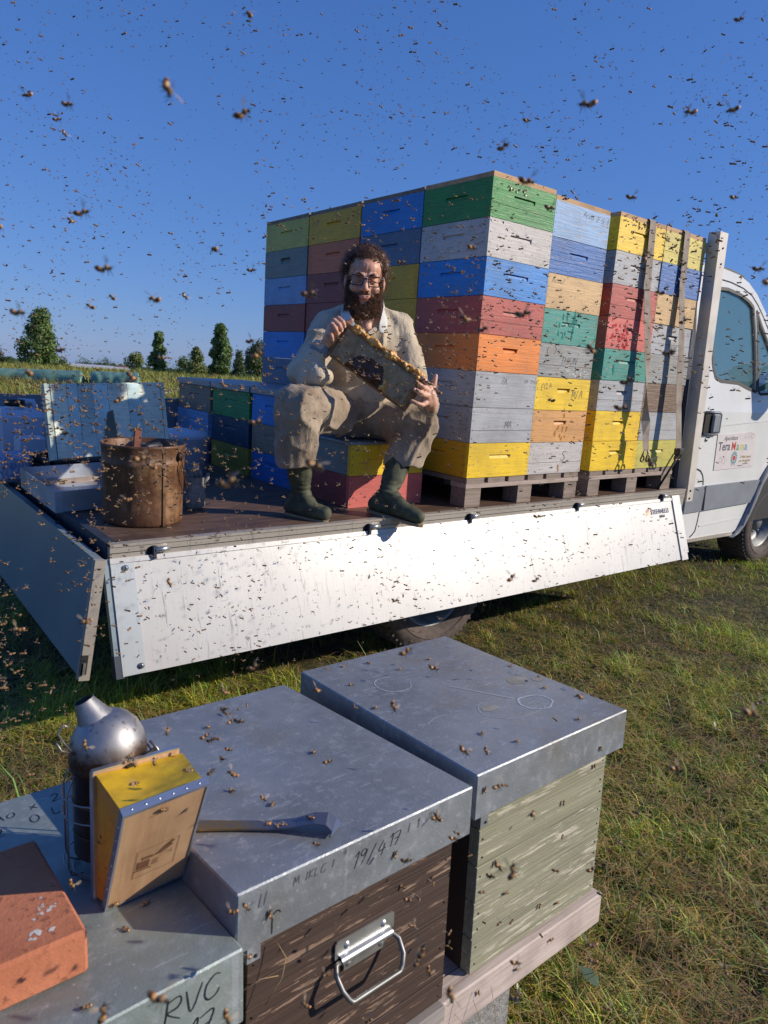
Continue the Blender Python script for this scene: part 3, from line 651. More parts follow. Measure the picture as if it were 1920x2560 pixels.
    win = [(2.33, 1.16), (2.52, 1.172), (2.718, 1.153), (2.84, 1.120), (2.900, 1.09), (2.935, .95), (2.962, .80), (2.985, .60), (2.985, .500), (2.873, .518), (2.714, .552), (2.469, .556), (2.391, .575), (2.347, .659), (2.322, .971)]
    quarter = [(2.950, 1.075), (3.03, .98), (3.141, .872), (3.31, .70), (3.42, .56), (3.36, .50), (3.06, .485), (3.015, .50), (3.005, .70), (2.975, .93)]
    outer = [(2.12, -.535), (2.36, -.545), (2.95, -.545), (2.98, -.535), (3.055, -.47), (3.155, -.30), (3.22, -.17), (3.34, -.05), (3.5, .03), (3.66, .04), (3.84, -.02), (3.96, -.12), (4.03, -.25), (4.22, -.28),
             (4.36, -.20), (4.36, .02), (4.30, .18), (4.10, .33), (3.75, .50), (3.60, .545), (3.38, .80), (3.19, .995), (3.05, 1.105), (2.95, 1.185), (2.82, 1.250), (2.68, 1.285), (2.45, 1.30), (2.12, 1.30)]
    skin(outer, 'cab_body', M_white, holes=[win[::-1], quarter[::-1]])
    # far side and the surfaces spanning between
    mb = MB(); prof = outer[21:][::1] if False else [(4.36, .02), (4.30, .18), (4.10, .33), (3.75, .50), (3.60, .545)]
    W_ = 2.28
    def loft(pr, name, m, y0=None):
        vs = []; k = len(pr)
        for (x, z) in pr:
            ya = yof(z)+.012; vs += [(x, ya, z), (x+.02, ya+.25, z+.03), (x+.03, (ya+W_-ya)/2+.0, z+.045), (x+.02, W_-ya-.25, z+.03), (x, W_-ya, z)]
        fs = [(i*5+j, i*5+j+1, (i+1)*5+j+1, (i+1)*5+j) for i in range(k-1) for j in range(4)]
        return B(MB().add(vs, fs, 0, True), name, m)
    loft([(4.36, -.20), (4.38, .02), (4.30, .18), (4.10, .33), (3.75, .50), (3.60, .545)], 'bonnet', M_white)
    loft([(3.60, .545), (3.38, .80), (3.19, .995), (3.05, 1.105), (2.95, 1.185)], 'windscreen', M_glass)
    loft([(2.95, 1.185), (2.82, 1.250), (2.68, 1.285), (2.45, 1.30), (2.12, 1.30)], 'cab_roof', M_white)
    loft([(2.12, 1.30), (2.115, .5), (2.12, -.3)], 'cab_rear_wall', M_white)
    loft([(4.36, -.20), (4.36, -.45), (4.30, -.55)], 'bumper', M_clad)
    mb = MB(); mb.prism(outer, W_-.10, W_-.07, holes=[win[::-1], quarter[::-1]]); B(mb, 'cab_body', M_white, lab='far side of the cab')
    # drip rail and gutter line, door seams (dark grooves laid just proud of the skin)
    def seam(pts, name, m, wd=.007, dy=-.002, par=None):
        mb = MB(); P_ = [(x, z) for x, z in pts]
        for (xa, za), (xb, zb) in zip(P_, P_[1:]):
            d = Vector((xb-xa, zb-za)).normalized(); n = Vector((-d.y, d.x))*wd/2
            q = [(xa-n.x, za-n.y), (xb-n.x, zb-n.y), (xb+n.x, zb+n.y), (xa+n.x, za+n.y)]
            mb.add([(a_, yof(z_)+dy, z_) for a_, z_ in q], [(0, 1, 2, 3)])
        return B(mb, name, m, par)
    seam([(2.12, 1.218), (2.36, 1.226), (2.56, 1.222), (2.74, 1.203), (2.87, 1.168), (2.965, 1.112), (3.06, 1.035), (3.2, .90), (3.40, .70)], 'roof_seam', M_dark, .008)
    seam([(2.241, 1.18), (2.241, .752), (2.23, .428), (2.239, .181), (2.237, -.04)], 'door_seam', M_dark, .008)
    seam([(2.237, -.04), (2.29, -.046), (2.331, -.060), (2.365, -.09), (2.385, -.126), (2.39, -.161)], 'door_seam', M_dark, .010)
    seam([(2.40, -.338), (2.392, -.42), (2.379, -.486), (2.35, -.51), (2.316, -.527)], 'door_seam', M_dark, .010)
    seam([(2.26, .243), (2.6, .262), (3.0, .285), (3.5, .31)], 'body_crease', M_white, .012, -.004)
    seam([(2.42, -.455), (2.75, -.448), (3.03, -.44)], 'body_crease', M_white, .012, -.004)
    # windows
    door_win = skin(win, 'door_window', M_glass, thick=.004, dy=.014)
    skin(quarter, 'quarter_window', M_glass, thick=.004, dy=.014)
    seam(win+[win[0]], 'window_seal', M_black, .022, -.003); seam(quarter+[quarter[0]], 'window_seal', M_black, .018, -.003)
    # interior: seat backs and dark lower trim
    M_seat = flat('dark_seat_fabric', (.03, .035, .04), .9)
    for y in (.55, 1.3):
        mb = MB(); mb.box((2.30, y, -.1), (2.45, y+.48, .62), bev=.04); mb.box((2.36, y+.12, .62), (2.44, y+.36, .80), bev=.03); B(mb, 'seat', M_seat)
    B(MB().box((2.14, .12, -.50), (3.9, 2.15, -.12)), 'cab_floor', M_black)
    mb = MB(); mb.prism([(3.1, -.1), (3.6, -.1), (3.6, .5), (3.3, .46), (3.1, .3)], .15, 2.1); B(mb, 'dashboard', M_black)
    mb = MB(); mb.tube([(3.02+.10*math.sin(a)*.4, .62+.19*math.cos(a), .42+.18*math.sin(a)) for a in [i*math.pi/9 for i in range(18)]], .013, 6, closed=True); B(mb, 'steering_wheel', M_black)
    mi = bpy.data.objects.new('wing_mirror', None); COL.objects.link(mi); mi.parent = t
    mb = MB(); mb.box((3.24, -.20, .47), (3.36, -.03, .76), bev=.03); mb.build('mirror_housing', M_black, mi, off=off)
    mb = MB(); mb.tube([(3.28, .07, .56), (3.29, .02, .55), (3.29, -.05, .55)], .020, 8); mb.tube([(3.28, .09, .70), (3.29, .02, .69), (3.29, -.05, .69)], .016, 8); mb.build('mirror_arm', M_black, mi, off=off)
    MB().box((3.2365, -.185, .49), (3.2395, -.045, .74)).build('mirror_glass', M_steel, mi, off=off)
    # grey cladding
    skin([(2.165, -.345), (2.395, -.342), (2.40, -.20), (2.385, -.168), (2.165, -.172)], 'side_cladding', M_clad, thick=.012, dy=-.014)
    skin([(2.425, -.340), (3.105, -.327), (3.165, -.25), (3.212, -.155), (2.425, -.165), (2.410, -.18)], 'side_cladding', M_clad, thick=.014, dy=-.018)
    skin([(2.397, -.342), (2.424, -.340), (2.409, -.18), (2.398, -.168)], 'cladding_gap', M_dark, thick=.004, dy=-.004)
    skin([(2.20, -.538), (2.80, -.541), (2.93, -.545), (2.93, -.57), (2.20, -.56)], 'sill', M_rail, thick=.03, dy=-.006)
    # wheel arch lip
    arch = [(2.90, -.575), (2.975, -.555), (3.04, -.50), (3.10, -.415), (3.17, -.30), (3.235, -.18), (3.35, -.06), (3.5, .02), (3.66, .03), (3.83, -.03), (3.95, -.13), (4.02, -.26)]
    mb = MB(); vs = []
    for i, (x, z) in enumerate(arch):
        c = Vector((3.60, -.50)); d = (Vector((x, z))-c).normalized()
        for r_, y in ((-.012, .066), (-.004, .040), (.030, .036), (.038, .066), (-.035, .12)):
            q = Vector((x, z))+d*(-r_ if False else r_-.02); vs.append((q.x, y, q.y))
    k = len(arch); fs = []
    for i in range(k-1):
        for a_, b_ in ((0, 1), (1, 2), (2, 3), (0, 4)): fs.append((i*5+a_, i*5+b_, (i+1)*5+b_, (i+1)*5+a_))
    mb.add(vs, fs, 0, True); B(mb, 'arch_lip', M_clad)
    mb = MB(); vs = []
    for x, z in arch: vs += [(x-.01, .10, z-.01), (x-.01, .60, z-.01)]
    mb.add(vs, [(2*i, 2*i+1, 2*i+3, 2*i+2) for i in range(k-1)], 0, True); B(mb, 'wheel_house', M_black)
    # door handle, lock
    mb = MB(); mb.box((2.262, .060, .188), (2.452, .069, .352), 0, bev=.004); h = B(mb, 'door_handle', M_dark)
    mb = MB(); mb.tube([(2.27, .056, .345), (2.44, .056, .345), (2.456, .052, .33), (2.456, .052, .21), (2.44, .056, .195), (2.27, .056, .195)], .009, 8); mb.box((2.345, .038, .205), (2.44, .060, .335), 0, bev=.01)
    mb.build('grip', M_clad, h, off=(0, 0, 0), loc=(-off[0]*0, 0, 0)).location = (-off[0], -off[1], -off[2]) if False else (-off[0], -off[1], -off[2])
    mb = MB(); mb.tube([(2.335, .064, .158), (2.335, .069, .158)], .014, 14); mb.tube([(2.335, .0625, .158), (2.335, .064, .158)], .006, 8, 1); B(mb, 'door_lock', [M_steel, M_dark])
    # beekeeper's sign
    M_sign = flat('sign_sheet', (.66, .60, .58), .4, 0, .04)
    sg = B(MB().prism([(2.500, -.060), (3.085, -.050), (3.045, .208), (2.485, .192)], .0655, .0685), 'door_sign', M_sign)
    o = Vector(off)
    def st(body, size, c, x, z, **k):
        mm = c if not isinstance(c, tuple) else flat('print', c, .5, 0, 0)
        put_text(body, size, mm, t, Matrix.Translation((x-o.x, .0650-o.y, z-o.z)) @ Matrix.Rotation(R(90), 4, 'X') @ Matrix.Rotation(R(1.0), 4, 'Z'), ext=.0003, **k)
    D_ = (.07, .07, .09)
    st('Apicoltura', .046, D_, 2.58, .150, shear=.3)
    x = 2.515
    for s_, c in (('Tera', D_), ('M', (.50, .06, .05)), ('a', (.08, .28, .10)), ('m', (.60, .50, .08)), ('a', (.06, .30, .48))):
        st(s_, .088, c, x, .078, bold=.0012); x += {'Tera': .185, 'M': .078}.get(s_, .052 if s_ == 'a' else .072)
    st('Il Miele buono', .028, (.40, .26, .04), 2.86, .018, shear=.35); st('per buongustai', .028, (.40, .26, .04), 2.85, -.010, shear=.35)
    st('tel. 340 216', .016, D_, 2.91, -.028); st('via Campagna 12', .012, D_, 2.83, -.040)
    mb = MB()
    def ringY(cx, cz, r0, r1, n, mi, y=.0648):
        vs = []; 
        for i in range(n):
            a = 2*math.pi*i/n; vs += [(cx+r0*math.cos(a), y, cz+r0*math.sin(a)), (cx+r1*math.cos(a), y, cz+r1*math.sin(a))]
        mb.add(vs, [(2*i, 2*i+1, (2*i+3) % (2*n), (2*i+2) % (2*n)) for i in range(n)], mi)
    ringY(2.765, .022, .0001, .020, 20, 0); ringY(2.765, .022, .027, .038, 24, 1)
    for i in range(16):
        a = 2*math.pi*i/16; mb.box((-.0035, .0644, .040), (.0035, .0650, .049), 1, M=Matrix.Translation((2.765, 0, .022)) @ Matrix.Rotation(a, 4, 'Y'))
    mb.box((2.742, .0644, -.040), (2.745, .065, -.018), 2, M=None); mb.box((2.785, .0644, -.040), (2.788, .065, -.018), 2)
    for (cx, cz) in ((2.57, .012), (2.62, .004), (2.96, .19), (3.0, .18), (2.905, .185)):
        for i in range(6):
            a = math.pi/6+i*math.pi/3; b_ = a+math.pi/3; r_ = .022
            pa = Vector((cx+r_*math.cos(a), .0648, cz+r_*math.sin(a))); pb = Vector((cx+r_*math.cos(b_), .0648, cz+r_*math.sin(b_))); n_ = (pb-pa).cross(Vector((0, 1, 0))).normalized()*.0009
            mb.add([pa-n_, pb-n_, pb+n_, pa+n_], [(0, 1, 2, 3)], 3)
    B(mb, 'sign_emblem', [flat('emblem_red', (.55, .04, .03), .5), flat('emblem_teal', (.06, .30, .32), .5), M_inkgrey, flat('sign_line_grey', (.38, .33, .34), .6)])
    # roof spoiler strip / marker
    seam([(2.40, 1.312), (2.60, 1.305), (2.76, 1.288), (2.90, 1.232), (2.99, 1.165)], 'roof_trim', M_black, .018, .02)
truck()

# ------------------------------------------------------------------ honey supers
_pc = {}
def panel(w_, h, slot, mats, th=.022, split=False):
    """a board along x from 0 to w_, outer face at y=0, optional hand hold, nails at the ends"""
    key = (round(w_, 3), round(h, 3), slot, split)
    if key in _pc:
        me = _pc[key].copy(); me.materials[0] = mats; return me
    mb = MB(); g = .0012
    z0, z1 = g, h-g
    if slot:
        kind = slot; cx = w_/2; sw = {'wide': .075, 'short': .05, 'scoop': .055, 'deep': .06}[kind]; sh = {'wide': .020, 'short': .018, 'scoop': .026, 'deep': .034}[kind]; zc = h*.60
        dp = .006 if kind == 'wide' else .012
        a, b, c, d = cx-sw, cx+sw, zc-sh/2, zc+sh/2
        vs = [(0, 0, z0), (w_, 0, z0), (w_, 0, z1), (0, 0, z1)]
        # hole outline
        if kind == 'scoop': hole = [(a, d), (b, d), (b-.010, c+.006), (b-.03, c), (a+.03, c), (a+.010, c+.006)]
        else: hole = [(a, d), (b, d), (b-.004, c), (a+.004, c)]
        k = len(hole)
        tris = tessellate_polygon([[Vector((0, z0, 0)), Vector((w_, z0, 0)), Vector((w_, z1, 0)), Vector((0, z1, 0))], [Vector((p[0], p[1], 0)) for p in hole][::-1]])
        pts = [(0, z0), (w_, z0), (w_, z1), (0, z1)]+hole[::-1]
        mb.add([(p[0], 0, p[1]) for p in pts], tris)
        hr = hole[::-1]; back = [(p[0]*.94+cx*.06, dp*(1.7 if p[1] > zc else .5), p[1] if p[1] > zc else p[1]+.003) for p in hr]
        mb.add([(p[0], 0, p[1]) for p in hr]+back, [(i, (i+1) % k, (i+1) % k+k, i+k) for i in range(k)]+[tuple(range(k, 2*k))])
        mb.add([(0, 0, z0), (w_, 0, z0), (w_, 0, z1), (0, 0, z1), (0, th, z0), (w_, th, z0), (w_, th, z1), (0, th, z1)], [(4, 5, 6, 7), (0, 1, 5, 4), (1, 2, 6, 5), (2, 3, 7, 6), (3, 0, 4, 7)])
    else: mb.box((0, 0, z0), (w_, th, z1))
    for x in (.011, w_-.011):
        for f in (.12, .37, .63, .88): mb.box((x-.0022, -.0006, h*f-.0022), (x+.0022, .0, h*f+.0022), 1)
    if split: mb.box((.003, -.0004, h*.36), (w_-.003, .0001, h*.36+.0016), 2)
    me = mb.mesh('board', [mats, M_nail, M_dark]); _pc[key] = me; return me
super_n = [0]
def super_box(x, y, z, dx, dy, h, col, label, cat='hive box', group=None, slot='wide', sslot='wide', side=None, jit=.0, split=False, full=True):
    rr = random.Random(super_n[0]*13+5); super_n[0] += 1
    o = thing('honey_super', label, cat, (x+rr.uniform(-1, 1)*jit, y+rr.uniform(-1, 1)*jit, z), (0, 0, rr.uniform(-1, 1)*jit*.8), group)
    m = P[col]; ms = P[side] if side else m
    def pl(w_, s_, M, mm=m):
        ob = link('board', panel(w_, h, s_, mm, split=split and s_ is slot), o, M=M)
        return ob
    pl(dx, slot, Matrix.Identity(4))
    I = Matrix.Translation((0, dy-.0225, 0)) @ Matrix.Rotation(R(-90), 4, 'Z')
    ob = link('board', panel(dy-.045, h, sslot, ms), o, M=I)
    link('board', panel(dx, h, None, m), o, M=Matrix.Translation((dx, dy, 0)) @ Matrix.Rotation(R(180), 4, 'Z'))
    link('board', panel(dy-.045, h, None, ms), o, M=Matrix.Translation((dx, .0225, 0)) @ Matrix.Rotation(R(90), 4, 'Z'))
    return o
def lath(x, y, z, dx, dy, label, m=None, h=.022):
    o = thing('cover_board', label, 'board', (x, y, z), group='wooden cover boards on the box stacks')
    m = m or M_lath
    MB().box((0, 0, 0), (dx, .03, h)).build('batten', m, o); MB().box((0, .031, 0), (.03, dy-.031, h-.001)).build('batten', m, o)
    MB().box((dx-.03, .031, 0), (dx, dy-.031, h-.001)).build('batten', m, o); MB().box((0, dy-.03, 0), (dx, dy, h)).build('batten', m, o)
    MB().box((.031, .031, h*.4), (dx-.031, dy-.031, h-.004)).build('panel', m, o)
cn = {'shadetint': 'ochre yellow', 'yellow': 'yellow', 'paleyellow': 'pale yellow', 'ygreen': 'yellow-green', 'green': 'green', 'grey': 'pale grey', 'white': 'off-white', 'orange': 'orange', 'peach': 'peach-coloured', 'tan': 'tan', 'red': 'brick red', 'maroon': 'maroon',
      'vermilion': 'faded vermilion', 'pink': 'coral red', 'blue': 'bright blue', 'deepblue': 'cobalt blue', 'lightblue': 'light blue', 'slate': 'slate blue', 'navy': 'navy', 'purple': 'dark purple', 'teal': 'teal', 'weathered': 'weathered grey',
      'brown': 'bare brown', 'greygreen': 'grey-green', 'olive': 'olive yellow', 'drab': 'drab brown'}
ordn = ['bottom', 'second from the bottom', 'third from the bottom', 'fourth from the bottom', 'fourth from the top', 'third from the top', 'second from the top', 'topmost']
G = 'painted honey boxes stacked on the truck'
Hs = .1695
stacks = [
 ('in the tall corner stack with two visible sides', 0, 0, .434, .462, Hs, ['yellow', 'grey', 'grey', 'orange', 'red', 'blue', 'white', 'green'], ['wide', None, None, 'scoop', 'wide', 'wide', 'wide', 'wide'], .0012),
 ('in the stack just right of the corner stack', .440, .004, .440, .462, .1675, ['white', 'peach', 'yellow', 'weathered', 'teal', 'tan', 'deepblue', 'lightblue'], [None, 'scoop', 'scoop', None, 'wide', None, 'wide', None], .0028),
 ('in the stack crossed by the left strap', .962, 0, .437, .462, Hs, ['yellow', 'yellow', 'grey', 'teal', 'pink', 'red', 'grey', 'yellow'], ['scoop', 'scoop', 'scoop', 'wide', 'wide', 'wide', 'wide', 'wide'], .003),
 ('in the stack beside the cab post', 1.402, 0, .437, .462, Hs, ['ygreen', 'grey', 'brown', 'weathered', 'grey', 'tan', 'deepblue', 'paleyellow'], ['wide', None, None, None, 'scoop', None, 'scoop', None], .003),
 ('in the shaded stack left of the corner stack', 0.004, .472, .434, .512, Hs, ['shadetint', 'red', 'grey', 'blue', 'shadetint', 'shadetint', 'slate', 'blue'], ['wide']*8, .0022),
 ('in the shaded stack right above the man\'s head', 0.0, .993, .434, .522, Hs, ['grey', 'blue', 'blue', 'maroon', 'maroon', 'maroon', 'vermilion', 'shadetint'], ['wide']*8, .0022),
 ('in the farthest left stack against the sky', -.006, 1.524, .434, .522, Hs, ['blue', 'grey', 'slate', 'blue', 'maroon', 'lightblue', 'greygreen', 'ygreen'], ['wide', 'wide', 'wide', 'wide', 'wide', 'wide', 'deep', 'wide'], .001)]
SUP = {}
tops = []
for si, (desc, x, y, dx, dy, h, cols, sl, jit) in enumerate(stacks):
    for i, c in enumerate(cols):
        extra = ''
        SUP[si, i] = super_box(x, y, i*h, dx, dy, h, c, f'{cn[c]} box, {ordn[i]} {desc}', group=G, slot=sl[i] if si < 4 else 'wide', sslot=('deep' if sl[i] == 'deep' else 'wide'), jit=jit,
                               side={(0, 0): 'shadetint', (0, 7): None}.get((si, i)), split=(si+i) % 3 == 1)  # shaded end of the lowest corner box gets the yellow tinted for shade
    lath(x+.002, y+.002, 8*h, dx-.004, dy-.004, ['orange-brown cover board on top of the green corner box', 'raw pine cover board on top of the light blue box', 'cover board crowded with bees on the sunlit yellow box',
         'cover board on the pale yellow box beside the post', 'dark cover board on the shaded bright blue box', 'dark cover board on the shaded yellow box', 'dark cover board at the far left end of the stacks'][si], M_lath if si < 4 else M_pallet)
# handwriting
def ink(si, i, body, size, x, z, roll=0, m=M_inkgrey, shear=.25):
    pen(body, size*.72, m, SUP[si, i], faceY(x, -.0009, z, roll), shear=shear, wd=.035)
ink(1, 7, 'Acoo 2.S.1', .036, .22, .125, -3); ink(1, 5, 'Acoo?', .034, .03, .125); ink(1, 3, '(0)', .05, .05, .11, 8); ink(1, 3, 'THIUN', .05, .17, .07); ink(1, 2, 'ECLA', .035, .04, .10, 10); ink(1, 2, 'M/A', .055, .29, .06, 6)
ink(0, 1, 'MA', .045, .23, .07, 6); ink(0, 2, 'VA THIUN', .024, .34, .125); ink(1, 0, 'S', .07, .26, .07); ink(3, 4, 'THU', .036, .22, .035); ink(3, 4, 'TO', .03, .37, .12); ink(0, 2, '7A', .04, .17, .115)
# pale drips of paint and honey
def drips(si, i, col, spots, seed):
    rs = random.Random(seed); mb = MB()
    for (x, z, w_, h) in spots:
        n = 9; vs = [(x, -.0009, z)]
        for k in range(n): a = 2*math.pi*k/n; vs.append((x+w_*math.cos(a)*rs.uniform(.6, 1.2), -.0009, z+h*math.sin(a)*rs.uniform(.6, 1.2)))
        mb.add(vs, [(0, k+1, (k+1) % n+1) for k in range(n)])
    mb.build('paint_drips', flat('drip_'+str(seed), col, .3, 0, .1), SUP[si, i])
rs1 = random.Random(5)
drips(1, 1, (.50, .20, .03), [(.235+rs1.uniform(-.05, .05), rs1.uniform(.015, .085), .006, rs1.uniform(.006, .017)) for _ in range(11)]+[(.25, .142, .008, .016)], 1)
drips(2, 4, (.55, .03, .02), [(rs1.uniform(.03, .20), rs1.uniform(.01, .16), rs1.uniform(.005, .013), rs1.uniform(.006, .018)) for _ in range(34)], 2)
drips(1, 4, (.015, .20, .15), [(rs1.uniform(.12, .30), rs1.uniform(.03, .165), .006, rs1.uniform(.01, .028)) for _ in range(16)], 3)
drips(2, 3, (.015, .22, .16), [(.10, .06, .012, .03), (.25, .05, .006, .02), (.32, .1, .005, .02)], 4)
drips(1, 3, (.55, .55, .53), [(rs1.uniform(.15, .40), rs1.uniform(.01, .06), rs1.uniform(.006, .022), .006) for _ in range(22)], 6)
drips(1, 0, (.35, .20, .08), [(.245, .035, .010, .016), (.25, .015, .006, .012)], 7)

# short stacks at the back of the load floor
hb = .152
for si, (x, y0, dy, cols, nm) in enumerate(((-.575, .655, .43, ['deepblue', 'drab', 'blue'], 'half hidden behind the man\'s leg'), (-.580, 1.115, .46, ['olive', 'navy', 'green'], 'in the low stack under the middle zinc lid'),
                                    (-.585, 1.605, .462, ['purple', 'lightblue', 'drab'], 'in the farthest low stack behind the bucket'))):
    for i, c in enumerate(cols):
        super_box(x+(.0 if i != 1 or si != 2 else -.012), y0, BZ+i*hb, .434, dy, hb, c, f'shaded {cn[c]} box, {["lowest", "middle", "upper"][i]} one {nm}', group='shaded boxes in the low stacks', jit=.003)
    o = thing('zinc_cover', ['blue-grey zinc lid on the low stack by the man\'s leg', 'blue-grey zinc lid on the green box', 'blue-grey zinc lid on the drab brown box'][si], 'lid', (x-.012, y0-.012, BZ+3*hb+.001), group='zinc lids on the low stacks')
    mb = MB(); mb.box((0, 0, .0), (.458, dy+.024, .034), bev=.002); mb.build('metal_cover', M_zinc, o)
# stool the man sits on
STZ = BZ+.302
super_box(-.558, .182, BZ, .436, .44, .148, 'pink', 'coral red box standing on the load floor, lower half of the man\'s seat', side='maroon', slot=None, sslot=None, group='boxes the man sits on')
super_box(-.556, .184, BZ+.148, .432, .436, .142, 'yellow', 'yellow box with a green end, upper half of the man\'s seat', side='greygreen', slot=None, sslot=None, group='boxes the man sits on')
o = thing('seat_lid', 'thin zinc lid the man sits on', 'lid', (-.566, .174, BZ+.2905)); MB().box((0, 0, 0), (.452, .456, .012), bev=.002).build('metal_cover', M_zinc, o)

# ------------------------------------------------------------------ pallets
def pallet(x, y, label, w_=.86, d=1.2):
    o = thing('pallet', label, 'pallet', (x, y, BZ), group='wooden pallets under the tall stacks'); H = .1425
    def pc(a, b, nm, m): 
        rr = random.Random(hash((round(a[0], 2), round(a[1], 2))) & 255)
        MB().box(a, b).build(nm, m, o)
    bw = .105
    for xx in (0, w_/2-bw/2, w_-bw):
        for yy in (0, d/2-.05, d-.10): pc((xx, yy, .001), (xx+bw, yy+.10, .094), 'block', M_pallet)
    for yy in (0, d/2-.05, d-.10): pc((-.004, yy-.004, .0945), (w_+.004, yy+.104, .1165), 'stringer_board', M_pallet2 if yy == 0 else M_pallet)
    n = 6
    for k in range(n):
        xx = k*(w_-.12)/(n-1); pc((xx, -.002, .117), (xx+.12, d, H), 'deck_board', M_pallet)
pallet(.004, .003, 'weathered pallet under the corner stack'); pallet(.972, .003, 'weathered pallet nearest the cab post')

# ------------------------------------------------------------------ straps
def strap(xt, xb, label, hooks, seed):
    m, t, b = mat('woven_strap_webbing'); wv = N(t, 'ShaderNodeTexWave', wave_type='BANDS', bands_direction='Z'); wv.inputs['Scale'].default_value = 55
    t.links.new(coords(t, (1, 1, 1), False), wv.inputs['Vector']); n = noise_(t, coords(t, (1, 1, 1), False), 14, 4)
    c = ramp(t, n, [(.3, (.24, .19, .15)), (.7, (.42, .36, .30))]); c = mix(t, ramp(t, wv.outputs[1], [(.2, (.5,)*3), (.6, (0, 0, 0))]), c, (.17, .13, .10)); t.links.new(c, b.inputs['Base Color']); b.inputs['Roughness'].default_value = .85
    bump(t, b, wv.outputs[1], .4, .003)
    top = 8*Hs+.025
    o = thing('cargo_strap', label, 'strap', (xt, -.02, top), group='lashing straps over the box stacks')
    path = [(xt+.02, 2.0, top+.003), (xt+.01, 1.0, top+.006), (xt, .10, top+.004), (xt, -.002, top+.003), (xt, -.012, top-.010), (xt+.006, -.020, top-.30)]
    for i in range(1, 12):
        f = i/11; path.append((lerp(xt+.006, xb, f), lerp(-.020, -.088, f)+.004*math.sin(f*9+seed), lerp(top-.30, .12, f)))
    tw = [0]*len(path)
    if hooks == 2:
        for i in range(11, 17): tw[i] = (i-10)/3*1.1 if i < 14 else 3.14*(1 if i > 14 else .8)
    wdt = .030; vs = []; fs = []
    for i, p in enumerate(path):
        p = Vector(p)-Vector((xt, -.02, top)); a = tw[i]
        dx = Vector((math.cos(a), math.sin(a)*.8, 0))*wdt
        nn = Vector((0, .0012, 0)) if 4 < i else Vector((0, 0, .0012))
        vs += [p-dx, p+dx, p+dx-nn, p-dx-nn]
    for i in range(len(path)-1):
        for j in range(4): fs.append((i*4+j, i*4+(j+1) % 4, (i+1)*4+(j+1) % 4, (i+1)*4+j))
    MB().add(vs, fs, 0, False).build('webbing', m, o)
    z0 = .12-top
    for k, dx in enumerate((-.028, .028) if hooks == 2 else (-.016, .02)):
        pts = [(xb-xt+dx*.35, -.068, z0+.01), (xb-xt+dx*.9, -.07, z0-.015)]
        for j in range(9):
            a = math.pi*.1+j*math.pi/8*1.35; r_ = .018; s_ = 1
            pts.append((xb-xt+dx+r_*(math.cos(a)-1)*-1*(1 if k else 1)-.018, -.07, z0-.045-r_*math.sin(a)))
        MB().tube(pts, .0048, 6).build('hook', flat('dark_hook_steel', (.10, .08, .06), .4, .6), o)
    if hooks == 1:
        MB().box((xb-xt-.026, -.095, z0-.03), (xb-xt+.03, -.055, z0+.012), bev=.006).build('ratchet', flat('ratchet_steel', (.08, .07, .06), .45, .6), o)
strap(1.246, 1.358, 'lashing strap with two loose hooks, left one of the pair', 2, 1)
strap(1.604, 1.712, 'lashing strap ending in a ratchet beside the cab post', 1, 2)

